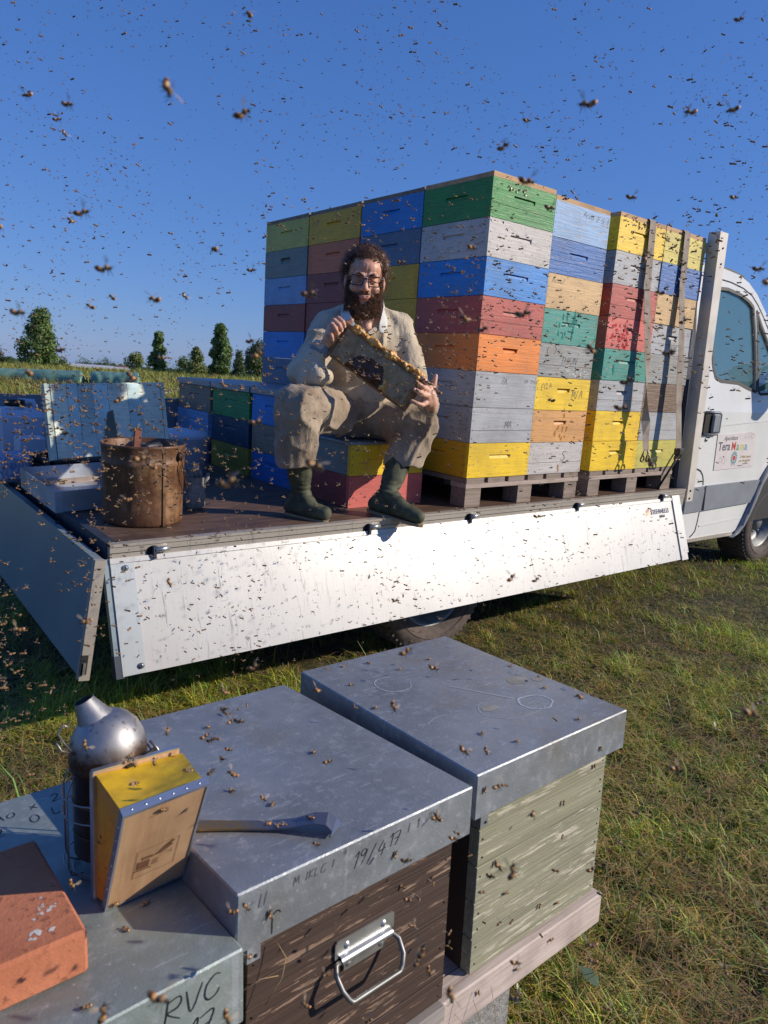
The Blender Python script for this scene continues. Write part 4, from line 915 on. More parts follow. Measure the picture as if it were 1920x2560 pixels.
# ------------------------------------------------------------------ things standing on the load floor
def floor_things():
    # rusty metal bucket
    m, t, b = mat('rusty_brown_tin'); v = coords(t, (1, 1, 1), False); n1 = noise_(t, v, 9, 6, .65); n2 = noise_(t, coords(t, (20, 20, 3), False), 1.5, 4, .6); n3 = noise_(t, v, 70, 3)
    c = ramp(t, n1, [(.25, (.045, .020, .012)), (.5, (.16, .075, .035)), (.66, (.32, .18, .085))]); c = mix(t, ramp(t, n2, [(.46, (0, 0, 0)), (.62, (.8,)*3)]), c, (.09, .035, .015))
    c = mix(t, ramp(t, n3, [(.62, (0, 0, 0)), (.72, (.5,)*3)]), c, (.05, .025, .015))
    t.links.new(c, b.inputs['Base Color']); b.inputs['Metallic'].default_value = .12; b.inputs['Roughness'].default_value = .5; bump(t, b, n1, .6, .010)
    bx, by = -1.46, .275
    o = thing('metal_bucket', 'rusty brown metal bucket holding a wooden stick, at the edge of the load floor', 'bucket', (bx, by, BZ))
    mb = MB(); vs = []
    prof = [(.128, 0), (.143, .003), (.146, .012), (.147, .06), (.150, .225), (.154, .232), (.150, .240), (.152, .292), (.157, .300), (.152, .303), (.147, .298), (.144, .05), (.0, .045)]
    mb.lathe(prof, 48); 
    mb.v = [(x*(1+.012*math.sin(3*math.atan2(y, x)+z*9)), y*(1+.012*math.sin(3*math.atan2(y, x)+z*9)), z) for x, y, z in mb.v]
    mb.build('body', m, o)
    mb = MB(); mb.box((.02, -.1515, .005), (.030, -.1445, .29)); mb.build('side_seam', m, o)
    for s_ in (1, -1):
        a = R(-52) if s_ == 1 else R(128)
        c_ = Vector((.152*math.cos(a), .152*math.sin(a), .262)); nrm = Vector((math.cos(a), math.sin(a), 0))
        MB().tube([c_, c_+nrm*.010], .016, 12).build('lug', flat('dark_rust', (.05, .03, .02), .7, .3), o)
    a0, a1 = R(-52), R(128); pts = []
    for i in range(22):
        f = i/21; a = a0-(math.pi)*f; r_ = .166+.004*math.sin(f*math.pi); dip = math.sin(f*math.pi)*.145
        pts.append((r_*math.cos(a), r_*math.sin(a), .262-dip))
    pts2 = [(.162*math.cos(a0), .162*math.sin(a0), .262), (.172*math.cos(a0-.02), .172*math.sin(a0), .22), (.168*math.cos(a0+.1), .168*math.sin(a0+.1), .17), (.164*math.cos(a0+.35), .164*math.sin(a0+.35), .13)]
    for i in range(1, 14):
        a = a0+.35+(math.pi-.35)*i/13; pts2.append((.163*math.cos(a), .163*math.sin(a), .13+.132*(i/13)**2))
    MB().tube(pts2, .0026, 6).build('wire_handle', flat('rusty_wire', (.12, .06, .03), .5, .5), o)
    st = thing('wooden_stick', 'reddish wooden stick poking out of the bucket', 'stick', (bx-.06, by-.04, BZ+.05)); MB().box((-.012, -.009, 0), (.012, .009, .31), M=Matrix.Rotation(R(5), 4, 'Y')).build('stick', bare_wood('red_stained_wood', (.16, .05, .03), (.28, .11, .07)), st)
    for k, (dx, dy, rz, col) in enumerate(((.05, .03, .5, (.03, .03, .035)), (.0, .06, 2.1, (.10, .08, .07)), (.09, -.01, 1.2, (.30, .33, .36)))):
        o2 = thing('hand_tool' if k < 2 else 'crumpled_sheet', ['black curved tool lying in the bucket mouth', 'brown wooden scraper lying across the bucket', 'crumpled pale plastic showing at the bucket rim'][k], ['tool', 'tool', 'plastic sheet'][k], (bx+dx, by+dy, BZ+.26))
        if k < 2:
            mb = MB(); mb.tube([(-.08, 0, -.02), (-.03, 0, .022), (.03, 0, .024), (.08, .0, -.01)], [.010, .014, .014, .009], 7, M_black is None); mb.v = [tuple(Matrix.Rotation(rz, 4, 'Z') @ Vector(q)) for q in mb.v]; mb.build('shaft', flat('tool_%d' % k, col, .5), o2)
        else:
            mb = MB(); q = [(i/6*.10-.05, j/6*.07-.035, .03*noise.noise(Vector((i*.9, j*.9, 3)))+.012) for i in range(7) for j in range(7)]
            mb.add(q, [(i*7+j, i*7+j+1, i*7+j+8, i*7+j+7) for i in range(6) for j in range(6)], 0, True); mb.build('sheet', flat('tool_2', col, .3), o2)
    # old painted board lid leaning behind the tray
    Mx = [P_ for P_ in (paint('aqua_paint', (.62, .80, .78), .3, .8, (.45, .48, .40)), paint('mint_cream_paint', (.85, .87, .70), .45, .8, (.35, .36, .27)), paint('grimy_grey_green_paint', (.54, .63, .56), .6, .9, (.16, .18, .14)))]
    yb = .97
    A = at(124.5, 959, yb+.05); Bp = at(396.6, 955, yb+.05); C_ = at(145.5, 1147, yb-.02); 
    o = thing('painted_board_lid', 'old pale aqua board lid leaning upright behind the bucket', 'lid', (C_.x, C_.y, C_.z))
    ex = (Bp-A); wd = ex.length+.002; ex.normalize(); ezv = (A-C_); ht = ezv.length; ezv.normalize(); ey = ezv.cross(ex).normalized()
    ML = Matrix(((ex.x, ey.x, ezv.x, 0), (ex.y, ey.y, ezv.y, 0), (ex.z, ey.z, ezv.z, 0), (0, 0, 0, 1)))
    ws = [0, .135, .23, .36, .50, .68, .80, 1.0]; pm = [1, 0, 2, 0, 1, 0, 1]
    for i in range(7):
        a, b_ = ws[i]*wd, ws[i+1]*wd
        MB().box((a+.0008, -.001*(i % 3), .0), (b_-.0008, .016, ht-.001*i), M=ML).build('plank', Mx[pm[i]], o)
    MB().box((-.004, .0165, -.002), (wd+.003, .055, .018), M=ML).build('batten', Mx[2], o); MB().box((-.004, .0165, ht-.02), (wd+.003, .055, ht+.001), M=ML).build('batten', Mx[1], o)
    MB().box((-.026, -.004, -.004), (-.0045, .056, ht+.001), M=ML).build('batten', Mx[2], o); MB().box((wd+.0035, .0, .0), (wd+.02, .056, ht-.002), M=ML).build('batten', Mx[1], o)
    MB().prism([(wd*.40, .03), (wd*.48, .20), (wd*.53, .21), (wd*.55, .04), (wd*.5, .0)], -.006, -.0021).build('tar_patch', flat('grey_olive_patch', (.17, .17, .13), .7), o, M=ML)
    # black crate below it
    o = thing('dark_crate', 'low black crate in the shadow under the leaning board lid', 'crate', (-1.34, 1.20, BZ))
    mb = MB()
    for z in (0, .045, .09): mb.box((-.27, -.17, z), (.27, -.16, z+.03)); mb.box((-.27, .16, z), (.27, .17, z+.03)); mb.box((-.27, -.16, z), (-.26, .16, z+.03)); mb.box((.26, -.16, z), (.27, .16, z+.03))
    mb.box((-.27, -.17, 0), (.27, .17, .006)); 
    for x in (-.27, .255):
        for y in (-.17, .155): mb.box((x, y, 0), (x+.015, y+.015, .12))
    mb.build('crate_frame', M_black, o)
    # upturned zinc lid used as a tray
    o = thing('upturned_lid', 'upturned zinc lid lying like a tray on the tail end', 'lid', (-1.52, .745, BZ+.02), (R(3), R(-2), R(3)))
    mb = MB(); w2, d2, h = .215, .235, .085; mb.box((-w2, -d2, 0), (w2, d2, .0015))
    for a in ((-w2, -d2, w2, -d2+.0015), (-w2, d2-.0015, w2, d2), (-w2, -d2+.0016, -w2+.0015, d2-.0016), (w2-.0015, -d2+.0016, w2, d2-.0016)): mb.box((a[0], a[1], .0016), (a[2], a[3], h))
    mb.build('metal_cover', zinc('bright_inner_zinc', (.52, .56, .62)), o)
    mb = MB(); q = .02
    for a in ((-w2+.002, -d2+.002, w2-.002, -d2+q), (-w2+.002, d2-q, w2-.002, d2-.002), (-w2+.002, -d2+q+.001, -w2+q, d2-q-.001), (w2-q, -d2+q+.001, w2-.002, d2-q-.001)): mb.box((a[0], a[1], .002), (a[2], a[3], .022))
    mb.build('wooden_rim', M_pallet2, o)
    # jerrycan
    M_hd = flat('translucent_white_plastic', (.55, .58, .68), .4, 0, .06, 5); M_hd.node_tree.nodes['Principled BSDF'].inputs['Subsurface Weight'].default_value = .15
    o = thing('jerrycan', 'large milky plastic canister with black screw cap against the far panel', 'canister', (-1.60, 1.74, BZ))
    MB().box((-.13, -.13, 0), (.13, .15, .30), bev=.035).build('body', M_hd, o); MB().tube([(-.015, -.02, .297), (-.015, -.02, .315)], .046, 16).build('neck', M_hd, o)
    mb = MB(); mb.tube([(-.015, -.02, .3155), (-.015, -.02, .348)], .048, 20); mb.build('cap', M_black, o)
    MB().tube([(.02, .10, .29), (.03, .08, .335), (.09, .06, .335), (.10, .04, .29)], .014, 8).build('handle', M_hd, o)
    # white tub with pinkish contents
    o = thing('plastic_tub', 'square white tub with pink contents beside the canister', 'tub', (-1.60, 1.47, BZ))
    MB().box((-.062, -.06, .0), (.062, .06, .085), bev=.008).build('contents', flat('pink_syrup', (.30, .13, .20), .4), o); MB().box((-.064, -.062, .086), (.064, .062, .185), bev=.008).build('body', M_hd, o)
    # printed sack
    o = thing('printed_sack', 'pink and blue printed sack cut off by the left border', 'sack', (-1.70, 1.30, BZ))
    m, t, b = mat('printed_sack_paper'); v = coords(t, (1, 1, 1), False); vo = N(t, 'ShaderNodeTexWave'); vo.inputs['Scale'].default_value = 14; vo.inputs['Distortion'].default_value = 12; vo.inputs['Detail Scale'].default_value = 2
    t.links.new(v, vo.inputs['Vector']); t.links.new(ramp(t, vo.outputs[1], [(.42, (.42, .44, .55)), (.5, (.60, .12, .28)), (.62, (.60, .30, .42)), (.72, (.10, .25, .45))]), b.inputs['Base Color']); b.inputs['Roughness'].default_value = .45
    mb = MB(); vs = []; n = 8
    mb.box((-.10, -.09, 0), (.055, .09, .13), bev=.02); mb.build('body', m, o)
    # round white tub behind the bucket
    o = thing('round_tub', 'round white plastic tub half hidden right behind the bucket', 'tub', (-.90, 1.28, BZ))
    MB().lathe([(0, 0), (.115, .0), (.13, .01), (.142, .19), (.150, .20), (.150, .215), (.13, .232), (.05, .245), (0, .246)], 32).build('body', M_hd, o)
    # grey glove
    o = thing('work_glove', 'grey ribbed work glove standing behind the bucket', 'glove', (-1.19, .42, BZ)); M_gl = flat('grey_ribbed_knit', (.26, .25, .24), .9, 0, .2, 60, .5)
    body = MB(); body.lathe([(.03, 0), (.048, .01), (.050, .05), (.042, .10), (.045, .135)], 16); body.v = [(x, y*.6, z) for x, y, z in body.v]; body.build('cuff', M_gl, o)
    mb = MB()
    for i in range(4): mb.tube([(-.03+.02*i, 0, .13), (-.045+.022*i, .015, .165), (-.075+.022*i, .03, .18-.006*i)], [.012, .011, .008], 8)
    mb.tube([(.03, 0, .10), (.052, -.01, .13), (.055, -.015, .15)], [.013, .011, .008], 8); mb.build('fingers', M_gl, o)
    # thin cable on the floor
    o = MB().tube([(-1.25, .95, BZ+.004), (-1.1, 1.02, BZ+.004), (-.95, 1.0, BZ+.004), (-.8, 1.08, BZ+.004), (-.66, 1.1, BZ+.004)], .0025, 5).build('thin_cable', flat('grey_cable', (.3, .3, .33), .5)); tag(o, 'thin grey cable lying on the dark floor before the low stacks', 'cable')
floor_things()

# ------------------------------------------------------------------ hives in the foreground
def HM(yaw, a, b, x, y, z):
    return Matrix.Translation((x, y, z)) @ Matrix.Rotation(yaw, 4, 'Z') @ Matrix.Rotation(b, 4, 'Y') @ Matrix.Rotation(a, 4, 'X')
HA = HM(.026, -.043, .009, -1.582, -1.66, -.17)
HB = HM(.062, -.067, .036, -2.049, -1.702, -.158)
HC = HM(.05, -.073, .011, -2.51, -1.75, -.209)
def old_paint(name, c, wood, lo, sc=(2.2, 30, 30)):
    """weathered paint: long flakes gone along the grain, wood showing"""
    m, t, b = mat(name); b.inputs['Roughness'].default_value = .75
    g = noise_(t, coords(t, sc), 1.1, 7, .72, .8); g2 = noise_(t, coords(t, (9, 80, 80)), 1.3, 4, .7); n = noise_(t, coords(t), 3.5, 4)
    grain = noise_(t, coords(t, (2, 110, 110)), 1, 4, .6, 1)
    ml = N(t, 'ShaderNodeMath', operation='MULTIPLY'); t.links.new(g, ml.inputs[0]); t.links.new(g2, ml.inputs[1])
    ad = N(t, 'ShaderNodeMath', operation='MULTIPLY_ADD'); t.links.new(n, ad.inputs[0]); ad.inputs[1].default_value = .22; t.links.new(ml.outputs[0], ad.inputs[2])
    base = ramp(t, grain, [(.3, tuple(x*.7 for x in c)), (.7, tuple(x*1.1 for x in c))])
    base = mix(t, ramp(t, n, [(.4, (0, 0, 0)), (.75, (.7,)*3)]), base, tuple(x*.62 for x in c))
    w2 = ramp(t, grain, [(.3, tuple(x*.6 for x in wood)), (.6, wood)])
    base = mix(t, ramp(t, ad.outputs[0], [(lo, (0, 0, 0)), (lo+.012, (1, 1, 1))]), base, w2)
    t.links.new(base, b.inputs['Base Color'])
    bump(t, b, grain, .7, .004); return m
M_palegreen = old_paint('flaking_pale_green_paint', (.31, .30, .20), (.54, .50, .38), .408, (6, 105, 105))
M_umber = old_paint('worn_dark_brown_stain', (.060, .033, .023), (.28, .18, .12), .425, (5, 85, 85))
M_gapshade = flat('gap_shade_brown', (.045, .030, .022), .85)  # near-black brown puts the shade of the gaps between hives into the boards
M_beam = bare_wood('washed_pinkish_timber', (.42, .33, .28), (.62, .52, .46))
M_greywood = bare_wood('silver_grey_timber', (.22, .19, .17), (.36, .32, .29))
def mconc():
    m, t, b = mat('grey_concrete'); v = coords(t); n = noise_(t, v, 90, 4, .8); n2 = noise_(t, v, 8, 3)
    vo = N(t, 'ShaderNodeTexVoronoi'); vo.inputs['Scale'].default_value = 160; t.links.new(v, vo.inputs['Vector'])
    c = ramp(t, n, [(.3, (.14, .13, .12)), (.6, (.34, .33, .31))]); c = mix(t, ramp(t, vo.outputs['Distance'], [(.1, (.8,)*3), (.3, (0, 0, 0))]), c, (.09, .085, .08)); t.links.new(c, b.inputs['Base Color'])
    b.inputs['Roughness'].default_value = .95; bump(t, b, n, .9, .006); return m
M_conc = mconc()
def hive(M, w_, d, h, label, bw, planks, mt, zb, skirt=True, lidm=M_zinc, bx=None, name='beehive'):
    base = Vector((w_/2, d/2, zb)); MR = M @ Matrix.Translation(base); off = tuple(base)
    o = thing(name, label, 'beehive', M=MR)
    lid = thing_part = None
    # folded sheet cover: top sheet and four turned-down sides, slightly rounded edges
    mb = MB(); mb.box((0, 0, -h), (w_, d, 0), bev=.0022)
    # underside recess
    lid = mb.build('metal_lid', lidm, o, off=off)
    for (x, y) in ((.0, .0), (w_, 0)):
        sx = 1 if x == 0 else -1
        mb = MB(); mb.box((x+sx*.002-(.0 if sx > 0 else .0105), -.0012, -h+.001), (x+sx*.002+(.0105 if sx > 0 else 0), -.0001, -.003)); mb.build('fold_seam', lidm, lid, off=(0, 0, 0))
    x0 = bx if bx is not None else (w_-bw)/2; x1 = x0+bw; y0, y1 = .030, d-.03; z1 = -h+.02
    hh = (z1-zb); zs = [z1-hh*f for f in planks]
    for i in range(len(zs)-1):
        a, b_ = zs[i+1]+.0012, zs[i]-.0008
        MB().box((x0, y0+.0006*(i % 2), a), (x1, y0+.024, b_), bev=.0012).build('plank', mt, o, off=off)
    rn = random.Random(int(abs(M.translation.x)*100))
    for i in range(len(zs)-1):
        for x in (x0+.012, x1-.012):
            for f in (.28, .72):
                zz = lerp(zs[i], zs[i+1], f)+rn.uniform(-.004, .004); xx = x+rn.uniform(-.002, .002)
                MB().tube([(xx, y0-.0008, zz), (xx, y0+.0008, zz)], .0019, 7).build('nail_head', M_nail, o, off=off)
    MB().box((x0, y0+.0245, zb), (x0+.024, y1-.0245, z1)).build('side_board', M_gapshade, o, off=off)
    MB().box((x1-.024, y0+.0245, zb), (x1, y1-.0245, z1)).build('side_board', mt, o, off=off)
    MB().box((x0, y1-.024, zb), (x1, y1, z1)).build('back_board', mt, o, off=off)
    return o, off, (x0, x1, y0, y1, z1)
hiveA, offA, gA = hive(HA, .46, .547, .085, 'right-hand beehive with flaking pale green boards under the highest zinc lid', .395, (0, .2, .40, .60, .80, 1.0), M_palegreen, -.435, bx=.052)
hiveB, offB, gB = hive(HB, .445, .557, .085, 'middle beehive with dark brown boards and a steel carrying handle', .400, (0, .30, .86, 1.0), M_umber, -.405, bx=.036)
hiveC, offC, gC = hive(HC, .46, .539, .102, 'lowest beehive at the left, green-grey zinc lid carrying smoker and brick', .39, (0, .5, 1.0), M_umber, -.40, lidm=M_zincg)
# chalk-like dried rings and stains on the right lid are wear of the zinc itself
def lid_marks():
    M_res = flat('dried_white_residue', (.44, .46, .49), .7, .1, .1, 50); M_rust = flat('tan_stain', (.34, .32, .27), .6, .2, .15, 30)
    def ring(cx, cy, rx, ry, wd, a0, a1, n=40, seed=0):
        mb = MB(); vs = []
        for i in range(n+1):
            a = a0+(a1-a0)*i/n; k = 1+.12*noise.noise(Vector((math.cos(a)*1.5+seed, math.sin(a)*1.5, 0))); w2 = wd*(.6+.8*abs(noise.noise(Vector((i*.4, seed, 2)))))
            for s_ in (-.5, .5): vs.append((cx+(rx*k+s_*w2)*math.cos(a), cy+(ry*k+s_*w2)*math.sin(a), .0006))
        mb.add(vs, [(2*i, 2*i+1, 2*i+3, 2*i+2) for i in range(n)]); return mb
    def blob(cx, cy, rx, ry, seed):
        n = 18; vs = [(cx, cy, .0005)]
        for i in range(n):
            a = 2*math.pi*i/n; k = 1+.35*noise.noise(Vector((math.cos(a)*1.2+seed, math.sin(a)*1.2, 1))); vs.append((cx+rx*k*math.cos(a), cy+ry*k*math.sin(a), .0005))
        return MB().add(vs, [(0, i+1, (i+1) % n+1) for i in range(n)])
    lid = [c for c in hiveA.children if c.name.startswith('metal_lid')][0]
    def put(mb, m, nm): mb.build(nm, m, lid, off=offA)
    put(ring(.325, .135, .040, .032, .006, 0, 6.283, seed=1), M_res, 'residue_mark'); put(ring(.275, .155, .085, .055, .0025, 2.2, 5.4, seed=2), M_res, 'residue_mark')
    put(ring(.13, .375, .042, .040, .003, 1.0, 6.0, seed=3), M_res, 'residue_mark'); put(ring(.10, .17, .045, .03, .0022, .8, 2.6, seed=4), M_res, 'residue_mark')
    mb = MB(); mb.add([(.225, .30, .0007), (.228, .301, .0007), (.30, .175, .0007), (.296, .173, .0007)], [(0, 1, 2, 3)]); put(mb, M_res, 'residue_mark')
    put(blob(.385, .235, .028, .020, 4), M_rust, 'tan_stain'); put(blob(.435, .215, .018, .012, 7), M_rust, 'tan_stain')
    put(blob(.22, .17, .022, .012, 9), M_rust, 'tan_stain')
lid_marks()
def hive_fittings():
    # carrying handle of the middle hive (front face y = .03)
    
    def loc(u, v, yl):           # point of the front plane seen at (u, v)
        Mi = HB.inverted(); o = Mi @ CO; d = Mi.to_3x3() @ ray(u, v); k = (yl-o.y)/d.y; return o+d*k
    q = lambda x, y: (780+x*.22905, 2180+y*.22905)
    A = loc(*q(250, 790), .028); Bp = loc(*q(865, 375), .028); C_ = loc(*q(330, 1080), .028); D_ = loc(*q(820, 800), .028)
    x0, x1 = A.x, Bp.x+.006; zt = A.z+.002; zb = C_.z
    h = bpy.data.objects.new('carrying_handle', None); COL.objects.link(h); h.parent = hiveB
    mb = MB(); mb.prism([(x0, zt-.028), (x1, zt-.028), (x1, zt-.004), (x1-.004, zt), (x0+.004, zt), (x0, zt-.004)], .0262, .0292)
    mb.prism([(x0+.018, zb), (x1-.018, zb), (x1-.018, zt-.034), (x0+.018, zt-.034)], .0262, .0292)
    # rolled channel holding the bail
    n = 8; vs = []
    for x in (x0+.008, x1-.008):
        for i in range(n+1):
            a = math.pi*i/n; vs.append((x, .0275-.0105*math.sin(a), zt-.031+.0075*math.cos(a)))
    mb.add(vs, [(i, i+1, i+n+2, i+n+1) for i in range(n)], 0, True)
    mb.build('mounting_plate', M_steel, h, off=offB)
    zc = zt-.031; r_ = .0038
    pts = [(x0+.006, .022, zc), (x0-.002, .021, zc-.001), (x0-.008, .012, zc-.008), (x0-.006, -.002, zc-.024), (x0+.001, -.008, zc-.036), (x0+.006, -.010, zc-.042)]
    ptr = [(x0+x1-a[0]-.009, a[1], a[2]) for a in pts[::-1]]
    mid = [(lerp(x0+.010, x1-.019, i/6), -.0105, zc-.0425) for i in range(7)]
    MB().tube(pts+mid+ptr, r_, 10).build('bail', flat('polished_steel', (.24, .24, .23), .5, .8, .15), h, off=offB)
    for x, z in ((x0+.022, zt-.013), (x1-.022, zt-.013), (x0+.026, zb+.010), (x1-.026, zb+.010)):
        MB().lathe([(0, .0028), (.0035, .0024), (.0062, 0)], 12, M=Matrix.Translation((x, .0262, z)) @ Matrix.Rotation(R(90), 4, 'X')).build('screw', M_steel, h, off=offB)
    # small corner brackets
    for (o, off, x, z) in ((hiveB, offB, gB[0], -.098), (hiveA, offA, gA[0], -.098)):
        mb = MB(); mb.box((x-.0012, .0285, z-.034), (x+.020, .0298, z+.01), bev=.0004); mb.box((x-.0016, .0299, z-.034), (x-.0002, .05, z+.01)); br = mb.build('corner_bracket', M_zinc, o, off=off)
        for zz in (z-.002, z-.026): MB().tube([(x+.012, .0270, zz), (x+.012, .0284, zz)], .0026, 8).build('screw', M_dark, br, loc=(-off[0], -off[1], -off[2]))
    # washed timber under the right hive, floor board under the middle one
    MB().box((.012, .061, -.475), (.455, .52, -.4365)).build('floor_board', M_pallet2, hiveA, off=offA)
    MB().box((.03, .016, -.437), (.432, .05, -.4062), bev=.003).build('floor_board', M_greywood, hiveB, off=offB)
    MB().box((.03, .051, -.437), (.432, .54, -.4065)).build('floor_board', M_greywood, hiveB, off=offB)
hive_fittings()
# stand: long beam and concrete blocks
stn = thing('hive_stand', 'pale weathered timber beams carrying the row of beehives', 'stand', M=HA @ Matrix.Translation((-.5, .25, -.565)))
MB().box((-.62, -.236, .055), (.962, -.19, .1275), bev=.003).build('beam', M_beam, stn); MB().box((-.62, .15, .02), (.95, .22, .089), bev=.003).build('beam', M_beam, stn)
for i, x in enumerate((.185-.10, -.9)):
    for j, y in enumerate((.0, .36)):
        o = thing('concrete_block', [['rough concrete block under the front of the beam between the two right hives', 'rough concrete block under the rear beam behind the right hive'], ['rough concrete block under the left end of the front beam', 'rough concrete block under the left end of the rear beam']][i][j], 'concrete block', M=HA @ Matrix.Translation((x, y+.12, -.665)), group='concrete blocks under the hive stand')
        mb = MB(); mb.box((-.10, -.09, -.02), (.10, .12, .154), bev=.006); mb.build('body', M_conc, o)
# felt pen writing on the sheet covers
def lidtext(off_, lidobj, body, size, x, y, z, mode='front', m=M_inkgrey, roll=0, wd=.05, **k):
    lid = [c for c in lidobj.children if c.name.startswith('metal_lid')][0]
    if mode == 'front': mm = Matrix.Translation((x-off_[0], y-off_[1]-.0006, z-off_[2])) @ Matrix.Rotation(R(90), 4, 'X') @ Matrix.Rotation(R(roll), 4, 'Z')
    else: mm = Matrix.Translation((x-off_[0], y-off_[1], z-off_[2]+.0006)) @ Matrix.Rotation(R(roll), 4, 'Z')
    pen(body, size, m, lid, mm, wd=wd, **k)
lidtext(offB, hiveB, '19/4', .023, .185, 0, -.042, m=M_ink, shear=.30, wd=.03); lidtext(offB, hiveB, '17', .020, .255, 0, -.036, m=M_ink, wd=.035); lidtext(offB, hiveB, 'I 1', .014, .295, 0, -.026); lidtext(offB, hiveB, '.11.I', .010, .33, 0, -.020, wd=.04)
lidtext(offB, hiveB, 'II', .018, .030, 0, -.030, wd=.04); lidtext(offB, hiveB, 'M IKLC I', .012, .085, 0, -.024, wd=.05); lidtext(offB, hiveB, 'r', .030, .050, 0, -.078, m=M_ink, wd=.035, shear=.0)
lidtext(offC, hiveC, 'RVC', .029, .357, 0, -.046, m=M_ink, roll=4, wd=.035, seed=2); lidtext(offC, hiveC, '-17', .028, .362, 0, -.090, m=M_ink, roll=4, wd=.035)
lidtext(offC, hiveC, '2 Ao x 2', .022, .255, .470, 0, 'top', M_ink, 8, .04, shear=.2); lidtext(offC, hiveC, '12k O L', .022, .272, .430, 0, 'top', M_ink, 10, .04, shear=.2)

# brick
def brick():
    m, t, b = mat('fired_clay'); v = coords(t); n = noise_(t, v, 60, 5, .7); n2 = noise_(t, v, 9, 3); n3 = noise_(t, v, 22, 3, .6)
    c = ramp(t, n2, [(.3, (.42, .135, .060)), (.7, (.55, .20, .10))]); c = mix(t, ramp(t, n, [(.57, (0, 0, 0)), (.64, (.8,)*3)]), c, (.22, .07, .035)); t.links.new(c, b.inputs['Base Color'])
    b.inputs['Roughness'].default_value = .9; bump(t, b, n, .5, .004)
    Mb = HC @ Matrix.Translation((.243, .192, .001)) @ Matrix.Rotation(R(-1), 4, 'Z')
    o = MB().box((-.062, -.112, 0), (.060, .112, .055), bev=.004).build('clay_brick', m, M=Mb); tag(o, 'orange clay brick lying on the lowest zinc lid at the left border', 'brick')
    mm = flat('lime_splash', (.62, .57, .52), .9, 0, .2); mb = MB(); rs = random.Random(3)
    spots = []
    for cx, cy, r_ in ((.030, -.045, .010), (.034, -.052, .007), (.012, -.075, .010), (.016, -.082, .009), (.008, -.088, .006), (.026, -.040, .005), (.04, -.047, .004)):
        for _ in range(5): spots.append((cx+rs.gauss(0, r_*.7), cy+rs.gauss(0, r_*.7), r_*rs.uniform(.12, .42)))
    for cx, cy, r_ in spots:
        n_ = 11; vs = [(cx, cy, .0555)]+[(cx+r_*rs.uniform(.5, 1.2)*math.cos(2*math.pi*k/n_), cy+r_*rs.uniform(.5, 1.2)*math.sin(2*math.pi*k/n_), .0554) for k in range(n_)]
        mb.add(vs, [(0, k+1, (k+1) % n_+1) for k in range(n_)])
    mb.build('lime_splash', mm, o)
brick()

